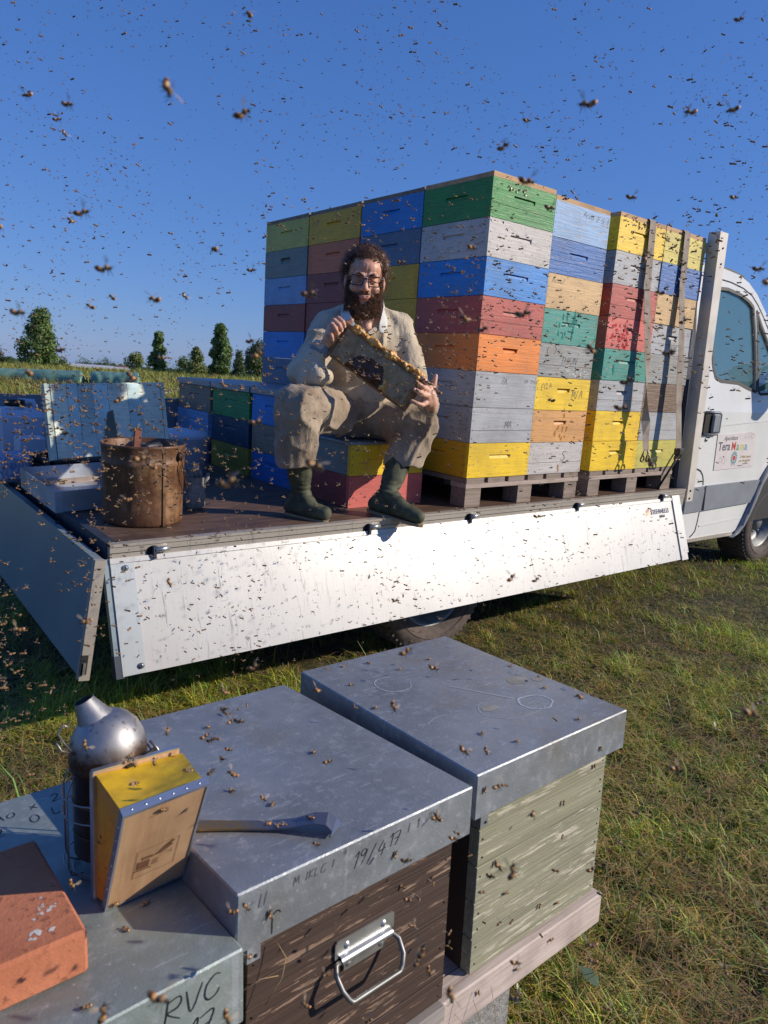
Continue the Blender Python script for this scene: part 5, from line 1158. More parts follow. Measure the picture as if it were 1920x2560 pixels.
# bee smoker
def smoker():
    m, t, b = mat('sooty_stainless'); v = coords(t, (1, 1, 1), False); n = noise_(t, v, 30, 5, .7); n2 = noise_(t, v, 90, 3)
    sx = N(t, 'ShaderNodeSeparateXYZ'); t.links.new(v, sx.inputs[0])
    mr = N(t, 'ShaderNodeMapRange'); mr.inputs[1].default_value = .205; mr.inputs[2].default_value = .165; t.links.new(sx.outputs[2], mr.inputs[0])
    ml = N(t, 'ShaderNodeMath', operation='MULTIPLY'); t.links.new(mr.outputs[0], ml.inputs[0]); t.links.new(n, ml.inputs[1])
    soot = ramp(t, ml.outputs[0], [(.12, (0, 0, 0)), (.42, (1, 1, 1))])
    c = mix(t, soot, (.37, .36, .36), (.09, .05, .03)); c = mix(t, ramp(t, n2, [(.60, (0, 0, 0)), (.66, (.7,)*3)]), c, (.12, .08, .06)); t.links.new(c, b.inputs['Base Color'])
    b.inputs['Metallic'].default_value = .9; t.links.new(ramp(t, n, [(.3, (.42,)*3), (.7, (.62,)*3)]), b.inputs['Roughness'])
    M_can = flat('burnt_brown_tin', (.15, .085, .06), .38, .7, .3, 25)
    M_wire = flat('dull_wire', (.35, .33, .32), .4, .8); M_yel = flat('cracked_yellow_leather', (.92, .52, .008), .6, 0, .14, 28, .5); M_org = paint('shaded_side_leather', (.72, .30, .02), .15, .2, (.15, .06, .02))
    M_ply = bare_wood('bellows_plywood', (.42, .23, .11), (.55, .34, .18), .7, (30, 30, 2), .15)
    M_tin = flat('tin_edging', (.60, .62, .66), .3, .85, .1)
    X, Y = .398, .272
    o = thing('bee_smoker', 'steel bee smoker with domed top and yellow bellows standing on the lowest lid', 'smoker', M=HC @ Matrix.Translation((X, Y, .001)))
    can = MB().lathe([(0, .024), (.046, .024), (.049, .028), (.049, .150), (.052, .152), (.052, .162)], 40).build('fire_can', M_can, o)
    for z in (.105, .060): MB().lathe([(.0492, z-.001), (.0502, z), (.0492, z+.001)], 40).build('bead', M_can, can)
    dome = MB().lathe([(.0505, .150), (.0520, .152), (.0520, .158), (.0530, .163), (.0522, .178), (.0485, .194), (.0410, .209), (.030, .220), (.017, .227), (.0, .229)], 48).build('dome_lid', m, o)
    # spout: tapering oblique tube pointing up and away to the left
    pts = [(-.012, .004, .206), (-.022, .010, .232), (-.033, .018, .262)]
    mb = MB(); ring = []
    d0 = Vector((-.022, .012, .055)).normalized()
    for k, (c, r_, tilt) in enumerate(((Vector((-.006, .004, .202)), .033, 1.0), (Vector((-.018, .010, .226)), .021, 1.0), (Vector((-.027, .014, .246)), .0130, 1.0))):
        a = d0.orthogonal().normalized(); b_ = d0.cross(a); ring += [c+(a*math.cos(2*math.pi*i/20)+b_*math.sin(2*math.pi*i/20))*r_ for i in range(20)]
    mb.add(ring, [(k*20+i, k*20+(i+1) % 20, (k+1)*20+(i+1) % 20, (k+1)*20+i) for k in range(2) for i in range(20)], 0, True); mb.build('spout', m, o)
    mb = MB(); mb.box((.0, -.062, .166), (.052, -.0585, .172), 0, M=Matrix.Rotation(R(20), 4, 'Z') @ Matrix.Rotation(R(-7), 4, 'Y')); mb.build('hinge_strap', flat('sooty_strap', (.03, .025, .02), .5, .5), dome)
    # hooks on both sides
    mb = MB(); mb.tube([(-.049, -.01, .180), (-.064, -.012, .205), (-.070, -.012, .218), (-.062, -.01, .228), (-.055, -.01, .222)], .0016, 6)
    mb.tube([(-.052, -.01, .185), (-.066, -.010, .192), (-.072, -.011, .205)], .0014, 6); mb.build('wire_hook', M_wire, o)
    mb = MB(); mb.tube([(.056, -.012, .172), (.064, -.02, .160), (.066, -.024, .146), (.060, -.03, .138), (.070, -.034, .120)], .0020, 6); mb.tube([(.055, -.005, .165), (.062, -.016, .150), (.058, -.026, .140)], .0018, 6); mb.build('wire_hook', M_wire, o)
    # wire guard round the can
    g = bpy.data.objects.new('wire_guard', None); COL.objects.link(g); g.parent = o
    R_ = .063
    for a in range(8):
        an = R(45*a+10); p = lambda r_, z: (r_*math.cos(an), r_*math.sin(an), z)
        MB().tube([p(.0505, .146), p(.058, .138), p(R_, .122), p(R_, .02), p(R_-.004, .006), p(R_-.02, .002)], .0013, 6).build('wire', M_wire, g)
    for z in (.118, .092, .018, .003):
        r_ = R_ if z > .01 else R_-.012; MB().tube([(r_*math.cos(R(i*12)), r_*math.sin(R(i*12)), z) for i in range(30)], .0013, 6, closed=True).build('wire_ring', M_wire, g)
    # bellows: wedge, front board leaning out at the top; coordinates of the lowest lid, shifted to the smoker base
    O = Vector((X, Y, .001)); r = .055; az = -.025; th = .517; w_ = .108; hh = .217
    ex = Vector((math.cos(az)*math.cos(r), math.sin(az)*math.cos(r), math.sin(r))); nn = Vector((-math.sin(az), math.cos(az), 0)); up = ex.cross(nn).normalized(); ez = math.cos(th)*up-math.sin(th)*nn; ny = ez.cross(ex).normalized()
    b0 = Vector((.351, .169, .002))-O
    MF = Matrix(((ex.x, ny.x, ez.x, b0.x), (ex.y, ny.y, ez.y, b0.y), (ex.z, ny.z, ez.z, b0.z), (0, 0, 0, 1)))
    # local: x width, y into bellows, z up the board
    bel = bpy.data.objects.new('bellows', None); COL.objects.link(bel); bel.parent = o; bel.matrix_local = MF
    MB().box((.003, 0, .003), (w_-.003, .008, hh-.003)).build('front_board', M_ply, bel)
    mb = MB(); e = .0045
    mb.box((0, -.0012, hh-e), (w_, .0095, hh+.001)); mb.box((0, -.0012, 0), (.0028, .0095, hh-e-.0005)); mb.box((w_-.0028, -.0012, 0), (w_, .0095, hh-e-.0005)); mb.box((.003, -.0010, -.0008), (w_-.003, .0095, .0022))
    mb.build('tin_edging', M_tin, bel)
    for i in range(6): MB().lathe([(0, .0008), (.0012, .0006), (.0017, 0)], 8, M=Matrix.Translation((.012+i*(w_-.024)/5, .004, hh+.001))).build('tack', M_steel, bel)
    for i in range(7): MB().lathe([(0, .0008), (.0011, .0006), (.0015, 0)], 8, M=Matrix.Translation((-.0001, .004, .02+i*.028)) @ Matrix.Rotation(R(-90), 4, 'Y')).build('tack', M_steel, bel)
    Mi = MF.inverted()
    bk = [Mi @ (Vector(p)-O) for p in ((.352, .196, .006), (.460, .193, .006), (.360, .212, .170), (.480, .208, .166))]   # BL, BR, TL, TR of the back board
    fy = .0097
    def wall(a, b_, c, d, nm, mt_, bulge=0, folds=0, bd=Vector((0, 0, 1))):
        n = 12; vs = []
        for i in range(n+1):
            for j in range(n+1):
                u, v_ = i/n, j/n; p = (a*(1-u)+b_*u)*(1-v_)+(d*(1-u)+c*u)*v_
                p = p+bd*bulge*(math.sin(math.pi*u)*math.sin(math.pi*v_)+.25*noise.noise(Vector((u*4, v_*4, folds)))*math.sin(math.pi*u)); vs.append(p)
        MB().add(vs, [(i*(n+1)+j, (i+1)*(n+1)+j, (i+1)*(n+1)+j+1, i*(n+1)+j+1) for i in range(n) for j in range(n)], 0, True).build(nm, mt_, bel)
    f = [Vector((.003, fy, .002)), Vector((w_-.003, fy, .002)), Vector((.003, fy, hh-.006)), Vector((w_-.003, fy, hh-.006))]
    wall(f[2], f[3], bk[3], bk[2], 'leather_top', M_yel, -.006, 1, Vector((0, .3, 1)))
    wall(f[0], f[2], bk[2], bk[0], 'leather_side', M_org, .010, 3, Vector((1, 0, 0))); wall(f[1], f[3], bk[3], bk[1], 'leather_side', M_org, -.008, 5, Vector((1, 0, 0)))
    ax = (bk[1]-bk[0]).normalized(); az_ = (bk[2]-bk[0]).normalized(); ay = az_.cross(ax).normalized(); L1 = (bk[1]-bk[0]).length+.008; L2 = (bk[2]-bk[0]).length+.004
    MBk = Matrix(((ax.x, ay.x, az_.x, bk[0].x), (ax.y, ay.y, az_.y, bk[0].y), (ax.z, ay.z, az_.z, bk[0].z), (0, 0, 0, 1)))
    MB().box((-.003, .0005, 0), (L1, .009, L2), M=MBk).build('back_board', M_ply, bel); MB().box((-.004, -.001, L2), (L1+.001, .010, L2+.002), M=MBk).build('tin_edging', M_tin, bel); MB().box((-.0055, -.001, 0), (-.0035, .010, L2), M=MBk).build('tin_edging', M_tin, bel)
    # branded emblem: outlined rectangle with hive boxes and a bee shape, burnt into the wood
    M_burn = flat('burnt_brand', (.16, .07, .03), .8); mb = MB(); y = -.0006
    def ln(a, b_, wd=.0007):
        a = Vector((a[0], 0, a[1])); b_ = Vector((b_[0], 0, b_[1])); n_ = (b_-a).cross(Vector((0, 1, 0))).normalized()*wd/2
        mb.add([(p.x, y, p.z) for p in (a-n_, b_-n_, b_+n_, a+n_)], [(0, 1, 2, 3)])
    rc = [(.030, .055), (.085, .055), (.085, .118), (.030, .118)]
    for i in range(4): ln(rc[i], rc[(i+1) % 4])
    mb.prism([(.033, .074), (.049, .072), (.049, .090), (.033, .092)], y, y+.0003); mb.prism([(.030, .070), (.053, .067), (.053, .0695), (.030, .0725)], y, y+.0003); mb.prism([(.038, .094), (.052, .0925), (.052, .099), (.038, .100)], y, y+.0003)
    for i in range(5): ln((.053+i*.0018, .072), (.053+i*.0018, .086), .0006)
    mb.prism([(.052, .094), (.060, .100), (.066, .108), (.074, .110), (.078, .104), (.070, .098), (.062, .094)], y, y+.0003); mb.prism([(.066, .108), (.076, .116), (.080, .112), (.074, .108)], y, y+.0003)
    rs = random.Random(6)
    for _ in range(16): x_, z_ = rs.uniform(.062, .080), rs.uniform(.084, .096); mb.add([(x_, y, z_), (x_+.0012, y, z_), (x_+.0012, y, z_+.001), (x_, y, z_+.001)], [(0, 1, 2, 3)])
    mb.build('brand_mark', M_burn, bel)
smoker()

# hive tool
def hive_tool():
    p = [Vector(q) for q in ((.000, .190, .0015), (.035, .158, .002), (.075, .127, .003), (.110, .098, .004), (.140, .073, .009), (.160, .055, .017), (.172, .044, .017), (.179, .037, .010), (.180, .035, .002))]
    wd = [.026, .024, .021, .021, .024, .030, .034, .037, .038]
    m, t, b = mat('blued_tool_steel'); v = coords(t, (1, 1, 1), False); n = noise_(t, v, 45, 4)
    sx = N(t, 'ShaderNodeSeparateXYZ'); t.links.new(v, sx.inputs[0]); mr = N(t, 'ShaderNodeMapRange'); mr.inputs[1].default_value = .02; mr.inputs[2].default_value = -.02; t.links.new(sx.outputs[0], mr.inputs[0])
    c = mix(t, mr.outputs[0], (.10, .12, .20), ramp(t, n, [(.35, (.12, .07, .02)), (.6, (.42, .26, .05))])) if False else None
    ml = N(t, 'ShaderNodeMath', operation='MULTIPLY'); t.links.new(mr.outputs[0], ml.inputs[0]); t.links.new(ramp(t, n, [(.35, (0, 0, 0)), (.45, (1, 1, 1))]), ml.inputs[1])
    c = mix(t, ml.outputs[0], (.13, .15, .21), (.26, .18, .07)); t.links.new(c, b.inputs['Base Color']); b.inputs['Metallic'].default_value = .6; b.inputs['Roughness'].default_value = .3
    base = Vector((.09, .10, 0)); vs = []
    for i, q in enumerate(p):
        a = p[min(i+1, 8)]-p[max(i-1, 0)]; s_ = Vector((-a.y, a.x, 0)).normalized()*-1
        up = a.cross(s_).normalized(); up = up if up.z > 0 else -up
        for k in (-.5, .5): vs.append(q-base+s_*wd[i]*k*1.0)
        for k in (-.5, .5): vs.append(q-base+s_*wd[i]*k*1.0+up*.0028)
    fs = []
    for i in range(8):
        o_ = i*4; n_ = o_+4
        fs += [(o_, n_, n_+1, o_+1), (o_+2, o_+3, n_+3, n_+2), (o_, o_+2, n_+2, n_), (o_+1, n_+1, n_+3, o_+3)]
    fs += [(0, 1, 3, 2), (32, 34, 35, 33)]
    o = MB().add(vs, fs, 0).build('hive_tool', m, M=HB @ Matrix.Translation(base+Vector((0, 0, .0006)))); tag(o, 'blued steel hive tool with a curled end, lying on the middle zinc lid', 'hive tool')
hive_tool()
# dry stalks caught on the hives
def dry_bits():
    ms = flat('dry_stalk', (.40, .27, .13), .8); Mi = HB
    for k, (pts, lab) in enumerate((([(.020, .022, -.16), (.045, .010, -.145), (.070, .005, -.150)], 'short dry stalk caught on the left edge of the dark hive'),
                                    ([(.075, .018, -.112), (.082, .006, -.13), (.075, .004, -.155), (.055, .012, -.19)], 'bent dry stalk hanging under the rim of the middle lid'))):
        tag(MB().tube(pts, .0006, 4).build('dry_stalk', ms, M=Mi), lab, 'stalk')
    mb = MB(); rs = random.Random(8)
    for i in range(6):
        x = .30+.05*i; mb.tube([(x, .012, -.43), (x+rs.uniform(-.03, .03), -.004, -.47), (x+rs.uniform(-.06, .06), -.01, -.52)], .0005, 4)
    tag(mb.build('dry_twigs', ms, M=Mi), 'tangle of thin dry twigs hanging below the dark hive', 'twigs')
dry_bits()
leaf = MB().add([(0, 0, 0), (.018, .012, .008), (.020, .035, .012), (.004, .060, .010), (-.006, .03, .002)], [(0, 1, 2, 3, 4)]).build('broad_leaf', flat('pale_leaf', (.22, .30, .16), .5), loc=(0, 0, 0)); leaf.location = atz(1495, 2470, GZ+.05)
tag(leaf, 'single broad pale leaf lying in the mown grass right of the hives', 'leaf')

# ------------------------------------------------------------------ the man
def blob(name, prims, voxel, m, parent, off, smooth=4, disp=None, post=None, lab=None):
    mb = MB()
    for p in prims:
        if p[0] == 'c':
            _, a, ra, b_, rb = p; a, b_ = Vector(a), Vector(b_)
            mb.tube([a, b_], [ra, rb], 14); mb.ball(a, ra*.999, 14); mb.ball(b_, rb*.999, 14)
        else:
            _, c, r, M = p; mb.ball(c, r, 20, 0, M)
    me = mb.mesh(name, m); o = bpy.data.objects.new('tmp', me); COL.objects.link(o)
    md = o.modifiers.new('r', 'REMESH'); md.mode = 'VOXEL'; md.voxel_size = voxel; md.use_smooth_shade = True
    if smooth: s_ = o.modifiers.new('s', 'SMOOTH'); s_.iterations = smooth; s_.factor = .5
    dg = bpy.context.evaluated_depsgraph_get(); me2 = bpy.data.meshes.new_from_object(o.evaluated_get(dg))
    bpy.data.objects.remove(o); me2.name = name; me2.materials.clear(); me2.materials.append(m)
    if disp:
        ns = [v.normal.copy() for v in me2.vertices]
        for v, n in zip(me2.vertices, ns): v.co = disp(v.co, n)
    if post: post(me2)
    off = Vector(off)
    for v in me2.vertices: v.co -= off
    for f in me2.polygons: f.use_smooth = True
    ob = link(name, me2, parent)
    if lab: ob['label'] = lab
    return ob
def cap(a, ra, b_, rb): return ('c', a, ra, b_, rb)
def hz(x, y, Y): return at(780+x*.1989, 760+y*.1989, Y)

def person():
    base = Vector((-.38, .35, STZ)); off = base
    t = thing('person', 'bearded man in glasses, pale shirt, baggy trousers and green boots, seated holding a comb frame', 'person', base)
    # skin
    m, tt, b = mat('weathered_skin'); n = noise_(tt, coords(tt, (1, 1, 1), False), 40, 4); n2 = noise_(tt, coords(tt, (1, 1, 1), False), 9, 3)
    c = ramp(tt, n, [(.3, (.52, .26, .17)), (.7, (.70, .40, .28))]); c = mix(tt, ramp(tt, n2, [(.5, (0, 0, 0)), (.75, (.55,)*3)]), c, (.46, .15, .10)); tt.links.new(c, b.inputs['Base Color'])
    b.inputs['Roughness'].default_value = .48; b.inputs['Subsurface Weight'].default_value = .12; b.inputs['Subsurface Radius'].default_value = (.012, .004, .002); bump(tt, b, n, .15, .002)
    M_skin = m
    def cloth(name, c, dirt, dsc=5, dlo=.5):
        m, tt, b = mat(name); v = coords(tt, (1, 1, 1), False); n = noise_(tt, v, dsc, 6, .65); n2 = noise_(tt, v, 300, 2); n3 = noise_(tt, v, 28, 5, .7)
        cc = ramp(tt, n3, [(.3, tuple(x*.82 for x in c)), (.7, c)]); cc = mix(tt, ramp(tt, n, [(dlo, (0, 0, 0)), (dlo+.25, (.75,)*3)]), cc, dirt); tt.links.new(cc, b.inputs['Base Color'])
        b.inputs['Roughness'].default_value = .95; b.inputs['Sheen Weight'].default_value = .15; wr = noise_(tt, coords(tt, (1, 1, .45), False), 26, 3, .5, 1.5); add = N(tt, 'ShaderNodeMath', operation='MULTIPLY_ADD'); tt.links.new(wr, add.inputs[0]); add.inputs[1].default_value = 3.0; tt.links.new(n2, add.inputs[2]); bump(tt, b, add.outputs[0], .55, .004); return m
    M_shirt = cloth('pale_linen_shirt', (.62, .52, .385), (.30, .20, .11), 5, .46)
    M_trou = cloth('stained_grey_beige_cotton', (.42, .33, .24), (.13, .08, .045), 6, .40)
    M_boot = flat('olive_rubber', (.075, .080, .045), .75, 0, .3, 25); M_sole = flat('tan_sole', (.30, .22, .13), .8)
    # ---- head frame
    Hc = at(914, 702, .135); fw = Vector((-.55, -.83, -.09)).normalized(); fx = fw.cross(Vector((0.035, -.02, 1))).normalized() * 1
    if fx.dot(RT) < 0: fx = -fx
    fz = fx.cross(fw).normalized(); fz = fz if fz.z > 0 else -fz
    Hc = Hc - fw*.088
    def h(x, y, z): return Hc+fx*x+fw*y+fz*z
    HR = Matrix((fx, fw, fz)).transposed()
    E_ = lambda c, r: ('e', h(*c), r, HR)
    head = [E_((0, -.018, .045), (.077, .096, .088)), E_((0, .030, -.028), (.061, .062, .085)), E_((0, .038, .052), (.060, .048, .046)),
            cap(h(-.042, .076, .024), .011, h(-.010, .086, .020), .010), cap(h(.042, .076, .024), .011, h(.010, .086, .020), .010),
            cap(h(0, .088, .010), .009, h(.0, .109, -.028), .0125), E_((0, .108, -.033), (.0145, .013, .011)), E_((-.014, .098, -.036), (.009, .010, .008)), E_((.014, .098, -.036), (.009, .010, .008)),
            E_((-.040, .062, -.030), (.025, .024, .022)), E_((.040, .062, -.030), (.025, .024, .022)), E_((0, .066, -.098), (.030, .026, .026)),
            E_((-.080, -.012, -.008), (.009, .019, .032)), E_((.081, -.012, -.008), (.011, .019, .034)),
            cap(h(-.022, .086, -.062), .006, h(0, .096, -.066), .0075), cap(h(.022, .086, -.060), .006, h(0, .096, -.066), .0075), cap(h(-.016, .088, -.076), .007, h(.016, .088, -.075), .007),
            cap(h(0, -.03, -.06), .056, mz(772, 690, .27), .060)]
    neck = mz(772, 690, .27); shR = mz(525, 715, .31); shL = mz(1005, 725, .22); elR = mz(350, 1035, .20); wrR = hz(175, 530, .115); elL = mz(1108, 1050, .12); wrL = hz(1500, 1310, -.165)
    hipR = mz(590, 1350, .30); hipL = mz(860, 1385, .27); knR = mz(290, 1290, .03); knL = mz(1165, 1430, .03); anR = Vector((-.845, .125, -.05)); anL = Vector((-.475, .005, -.045))
    chest = mz(770, 830, .27)
    inner = [cap(neck, .06, chest, .11), cap(neck, .045, shR, .045), cap(neck, .045, shL, .045), cap(chest, .11, mz(730, 1250, .36), .11), cap(shR, .045, elR, .038), cap(elR, .036, wrR, .026), cap(shL, .045, elL, .038), cap(elL, .036, wrL, .026),
             cap(mz(730, 1250, .36), .10, hipR, .08), cap(mz(730, 1250, .36), .10, hipL, .08), cap(hipR, .075, knR, .055), cap(hipL, .075, knL, .055), cap(knR, .045, anR, .02), cap(knL, .045, lerp(knL, anL, .5), .025), cap(lerp(knL, anL, .5), .025, anL, .02),
             cap(mz(775, 660, .19), .035, mz(782, 735, .165), .024)]
    # hands
    def chain(pts, rs): return [cap(pts[i], rs[i], pts[i+1], rs[i+1]) for i in range(len(pts)-1)]
    hr = []
    Yf = -.050
    hr += chain([wrR, hz(225, 430, 0.090), hz(265, 320, 0.073)], [.025, .029, .027]) + chain([hz(215, 400, 0.090), hz(310, 260, 0.075)], [.022, .020])
    hr += chain([hz(270, 310, 0.075), hz(330, 178, 0.067), hz(385, 225, 0.043), hz(418, 288, 0.045)], [.014, .0105, .0098, .0085])
    hr += chain([hz(250, 320, 0.073), hz(278, 205, 0.057), hz(345, 270, 0.037), hz(380, 338, 0.043)], [.014, .0108, .0100, .0085])
    hr += chain([hz(235, 350, 0.073), hz(248, 258, 0.053), hz(300, 320, 0.035), hz(322, 378, 0.043)], [.013, .0105, .0095, .0083])
    hr += chain([hz(215, 400, 0.077), hz(222, 345, 0.057), hz(248, 405, 0.041), hz(258, 455, 0.045)], [.012, .0095, .0088, .0075])
    hr += chain([hz(270, 390, 0.095), hz(370, 300, 0.101), hz(440, 238, 0.093), hz(498, 205, 0.083)], [.017, .0135, .0115, .0100])
    hl = []
    hl += chain([wrL, hz(1495, 1240, -0.210), hz(1480, 1130, -0.220)], [.026, .028, .026]) + chain([hz(1460, 1240, -0.213), hz(1440, 1150, -0.223)], [.024, .021]) + chain([hz(1505, 1150, -0.215), hz(1500, 1080, -0.221)], [.020, .016])
    hl += chain([hz(1495, 1080, -0.223), hz(1440, 985, -0.231), hz(1405, 950, -0.229), hz(1382, 922, -0.223)], [.013, .0100, .0090, .0080])
    hl += chain([hz(1465, 1090, -0.225), hz(1395, 1045, -0.237), hz(1345, 1010, -0.233), hz(1310, 978, -0.223)], [.013, .0105, .0095, .0083])
    hl += chain([hz(1445, 1150, -0.227), hz(1390, 1135, -0.241), hz(1335, 1100, -0.235), hz(1292, 1068, -0.223)], [.013, .0105, .0095, .0083])
    hl += chain([hz(1450, 1230, -0.223), hz(1385, 1272, -0.239), hz(1315, 1250, -0.235), hz(1252, 1214, -0.223)], [.013, .0098, .0088, .0073])
    hl += chain([hz(1500, 1190, -0.210), hz(1525, 1060, -0.215), hz(1540, 985, -0.215), hz(1556, 905, -0.213)], [.018, .0130, .0110, .0090])
    sock = [h(-.031, .088, .000), h(.031, .088, .000)]
    def dsk(co, n):
        for s_ in sock:
            d = (co-s_).length
            if d < .03: co = co-fw*.011*math.exp(-(d/.013)**2)
        k = (co-Hc); zz = k.dot(fz); xx = k.dot(fx); yy = k.dot(fw)
        if yy > .06 and zz > .02 and zz < .08: co = co-fw*.0025*math.exp(-((abs(xx)-.006)/.003)**2)*math.exp(-((zz-.035)/.018)**2)
        return co+n*.0006*noise.noise(co*220)
    body = blob('body', head+inner+hr+hl, .0036, M_skin, t, off, smooth=2, disp=dsk)
    # finger nails
    M_nl = flat('nail', (.62, .42, .34), .35)
    for p_, d_ in ((hz(418, 288, .037), .0), (hz(380, 338, .035), 0), (hz(1310, 980, -.231), 0), (hz(1292, 1070, -.231), 0)): MB().ball(p_, (.0048, .0022, .0055), 8).build('finger_nail', M_nl, body, off=off)
    # eyes
    M_eye = flat('eye_white', (.30, .26, .23), .2, 0, .02); M_iris = flat('dark_iris', (.03, .018, .010), .1)
    for s_ in (-1, 1):
        mb = MB(); mb.ball(h(.031*s_, .066, .0), .0135, 14); e = mb.build('eye', M_eye, body, off=off)
        mb = MB(); mb.ball(h(.031*s_, .0765, -.001), .0058, 10); mb.build('iris', M_iris, body, off=off)
    lids = MB()
    for s_ in (-1, 1):
        lids.tube([h(s_*.017, .0755, .002), h(s_*.031, .0820, .0045), h(s_*.045, .0755, .002)], .0050, 6); lids.tube([h(s_*.018, .0755, -.004), h(s_*.031, .0810, -.0062), h(s_*.044, .0755, -.004)], .0045, 6)
    lids.build('eyelids', M_skin, body, off=off)
    mb = MB(); mb.tube([h(-.028, .0905, -.0625), h(-.014, .1010, -.0700), (h(.0, .1035, -.0720)), h(.014, .1010, -.0695), h(.028, .0905, -.0610)], [.0015, .0035, .004, .0035, .0015], 6); mb.build('lips', flat('lip_skin', (.42, .15, .12), .4), body, off=off)
    # ---- shirt
    def fold(amp, s, st=(1, 1, 1), seed=0):
        def f(co, n):
            q = Vector((co.x*st[0], co.y*st[1], co.z*st[2]))
            w_ = noise.noise(q*s*.6+Vector((seed, 0, 0)))*.6
            r_ = 1-abs(noise.noise(q*s+Vector((w_, w_, seed)))); r2 = 1-abs(noise.noise(q*s*2.1+Vector((seed, w_*2, 0))))
            return co+n*(amp*(r_**5-.35)+amp*.45*(r2**4-.35))
        return f
    def foldd(amp, s, along, k, seed):
        d = along.normalized(); a = d.orthogonal().normalized(); b_ = d.cross(a)
        def f(co, n):
            w_ = .35*noise.noise(co*4+Vector((seed, 0, 0))); q = Vector((co.dot(d)*k, co.dot(a), co.dot(b_)))
            r_ = 1-abs(noise.noise(q*s+Vector((w_, w_*2, seed)))*1.6); m_ = .35+.9*max(0, noise.noise(co*5+Vector((0, seed, 7)))+.3)
            r_ = max(0, r_)**4
            return co+n*(amp*m_*(r_-.4))
        return f
    torso = [('e', mz(755, 830, .28), (.205, .125, .17), Matrix.Rotation(R(-22), 3, 'Z')), ('e', mz(735, 1010, .32), (.185, .130, .17), Matrix.Rotation(R(-15), 3, 'Z')), ('e', mz(725, 1190, .35), (.185, .150, .12), Matrix.Rotation(R(-8), 3, 'Z')),
             cap(mz(700, 655, .29), .058, shR, .066), cap(mz(850, 660, .25), .058, shL, .068),
             cap(shR, .068, elR, .066), cap(elR, .070, mz(430, 1065, .12), .058), cap(mz(340, 1050, .19), .066, mz(400, 1000, .15), .062), cap(mz(400, 990, .15), .058, mz(458, 893, .125), .040), cap(mz(360, 1085, .15), .05, mz(500, 1085, .14), .04),
             cap(shL, .070, mz(1075, 900, .17), .066), cap(mz(1075, 900, .17), .066, elL, .066), cap(elL, .066, mz(1165, 1180, .00), .054), cap(mz(1165, 1180, .00), .054, mz(1222, 1295, -.135), .038)]
    fa = foldd(.020, 7.5, Vector((.25, -.1, 1)), .28, 3); fb = foldd(.009, 13, Vector((.9, -.5, .8)), .35, 8)
    def dshirt(co, n): return fb(fa(co, n), n)
    shirt = blob('shirt', torso, .0075, M_shirt, t, off, smooth=5, disp=dshirt)
    # cuffs
    M_cuff = cloth('blue_grey_cuff', (.22, .26, .32), (.12, .12, .12)); M_cuf2 = cloth('patterned_cuff', (.45, .42, .38), (.06, .05, .045), 60, .45)
    ca, cb = mz(440, 915, .135), mz(478, 850, .120); MB().tube([ca, lerp(ca, cb, .35), lerp(ca, cb, .7), cb], [.041, .045, .040, .034], 16).build('cuff', M_cuff, shirt, off=off)
    ca, cb = mz(1208, 1275, -.125), hz(1502, 1300, -.175); MB().tube([ca, lerp(ca, cb, .4), cb], [.040, .043, .035], 16).build('cuff', M_cuf2, shirt, off=off)
    # collar, placket, buttons
    def ribbon(pts, w_, nm, m, th=.004):
        vs = []; pts = [Vector(p) for p in pts]
        for i, p in enumerate(pts):
            d = (pts[min(i+1, len(pts)-1)]-pts[max(i-1, 0)]).normalized(); out = (p-mz(770, p.z, .27) if False else (p-Vector((neck.x, neck.y, p.z)))).normalized(); s_ = d.cross(out).normalized(); s_ = s_ if s_.z > 0 else -s_
            ww = w_[i] if isinstance(w_, list) else w_
            for k, q in ((-.5, 0), (-.5, 1), (.5, 1), (.5, 0)): vs.append(p+s_*ww*k+out*th*q*(1 if k < 0 else .2)-out*(.012 if k > 0 else 0))
        fs = [(i*4+j, i*4+(j+1) % 4, (i+1)*4+(j+1) % 4, (i+1)*4+j) for i in range(len(pts)-1) for j in range(4)]+[(0, 1, 2, 3), tuple(len(pts)*4-4+j for j in (3, 2, 1, 0))]
        mb = MB().add(vs, fs, 0, True); o = mb.build(nm, m, shirt, off=off); s2 = o.modifiers.new('s', 'SUBSURF'); s2.levels = 2; s2.render_levels = 2; return o
    M_col = cloth('white_knit_collar', (.66, .65, .62), (.45, .42, .38), 9, .6)
    ribbon([mz(640, 520, .34), mz(612, 575, .27), mz(622, 640, .20), mz(655, 705, .155), mz(700, 735, .135)], [.030, .045, .050, .046, .02], 'collar', M_col)
    ribbon([mz(880, 510, .32), mz(918, 565, .24), mz(928, 645, .17), mz(905, 725, .125), mz(885, 770, .115)], [.030, .045, .052, .048, .015], 'collar', M_col)
    ribbon([mz(700, 720, .142), mz(745, 755, .126), mz(780, 775, .118)], [.018, .022, .014], 'placket', M_shirt); ribbon([mz(860, 735, .128), mz(830, 760, .120), mz(795, 775, .116)], [.018, .022, .014], 'placket', M_shirt)
    # ---- trousers
    tr = [('e', mz(730, 1335, .34), (.20, .17, .115), Matrix.Identity(3)), cap(hipR, .098, lerp(hipR, knR, .5), .098), cap(lerp(hipR, knR, .5), .098, knR, .088), cap(hipL, .098, lerp(hipL, knL, .5), .098), cap(lerp(hipL, knL, .5), .098, knL, .088),
          cap(knR, .088, mz(282, 1500, .045), .084), cap(mz(282, 1500, .045), .084, mz(272, 1690, .075), .080), cap(knL, .088, mz(1115, 1560, .035), .083), cap(mz(1112, 1560, .035), .085, mz(1046, 1690, .040), .087)]
    zR = mz(275, 1725, .03).z; zL = mz(1045, 1712, .0).z; fc = foldd(.022, 7.5, Vector((.35, -.2, 1)), .25, 11); fd = foldd(.009, 13, Vector((-.7, -.5, .7)), .35, 5)
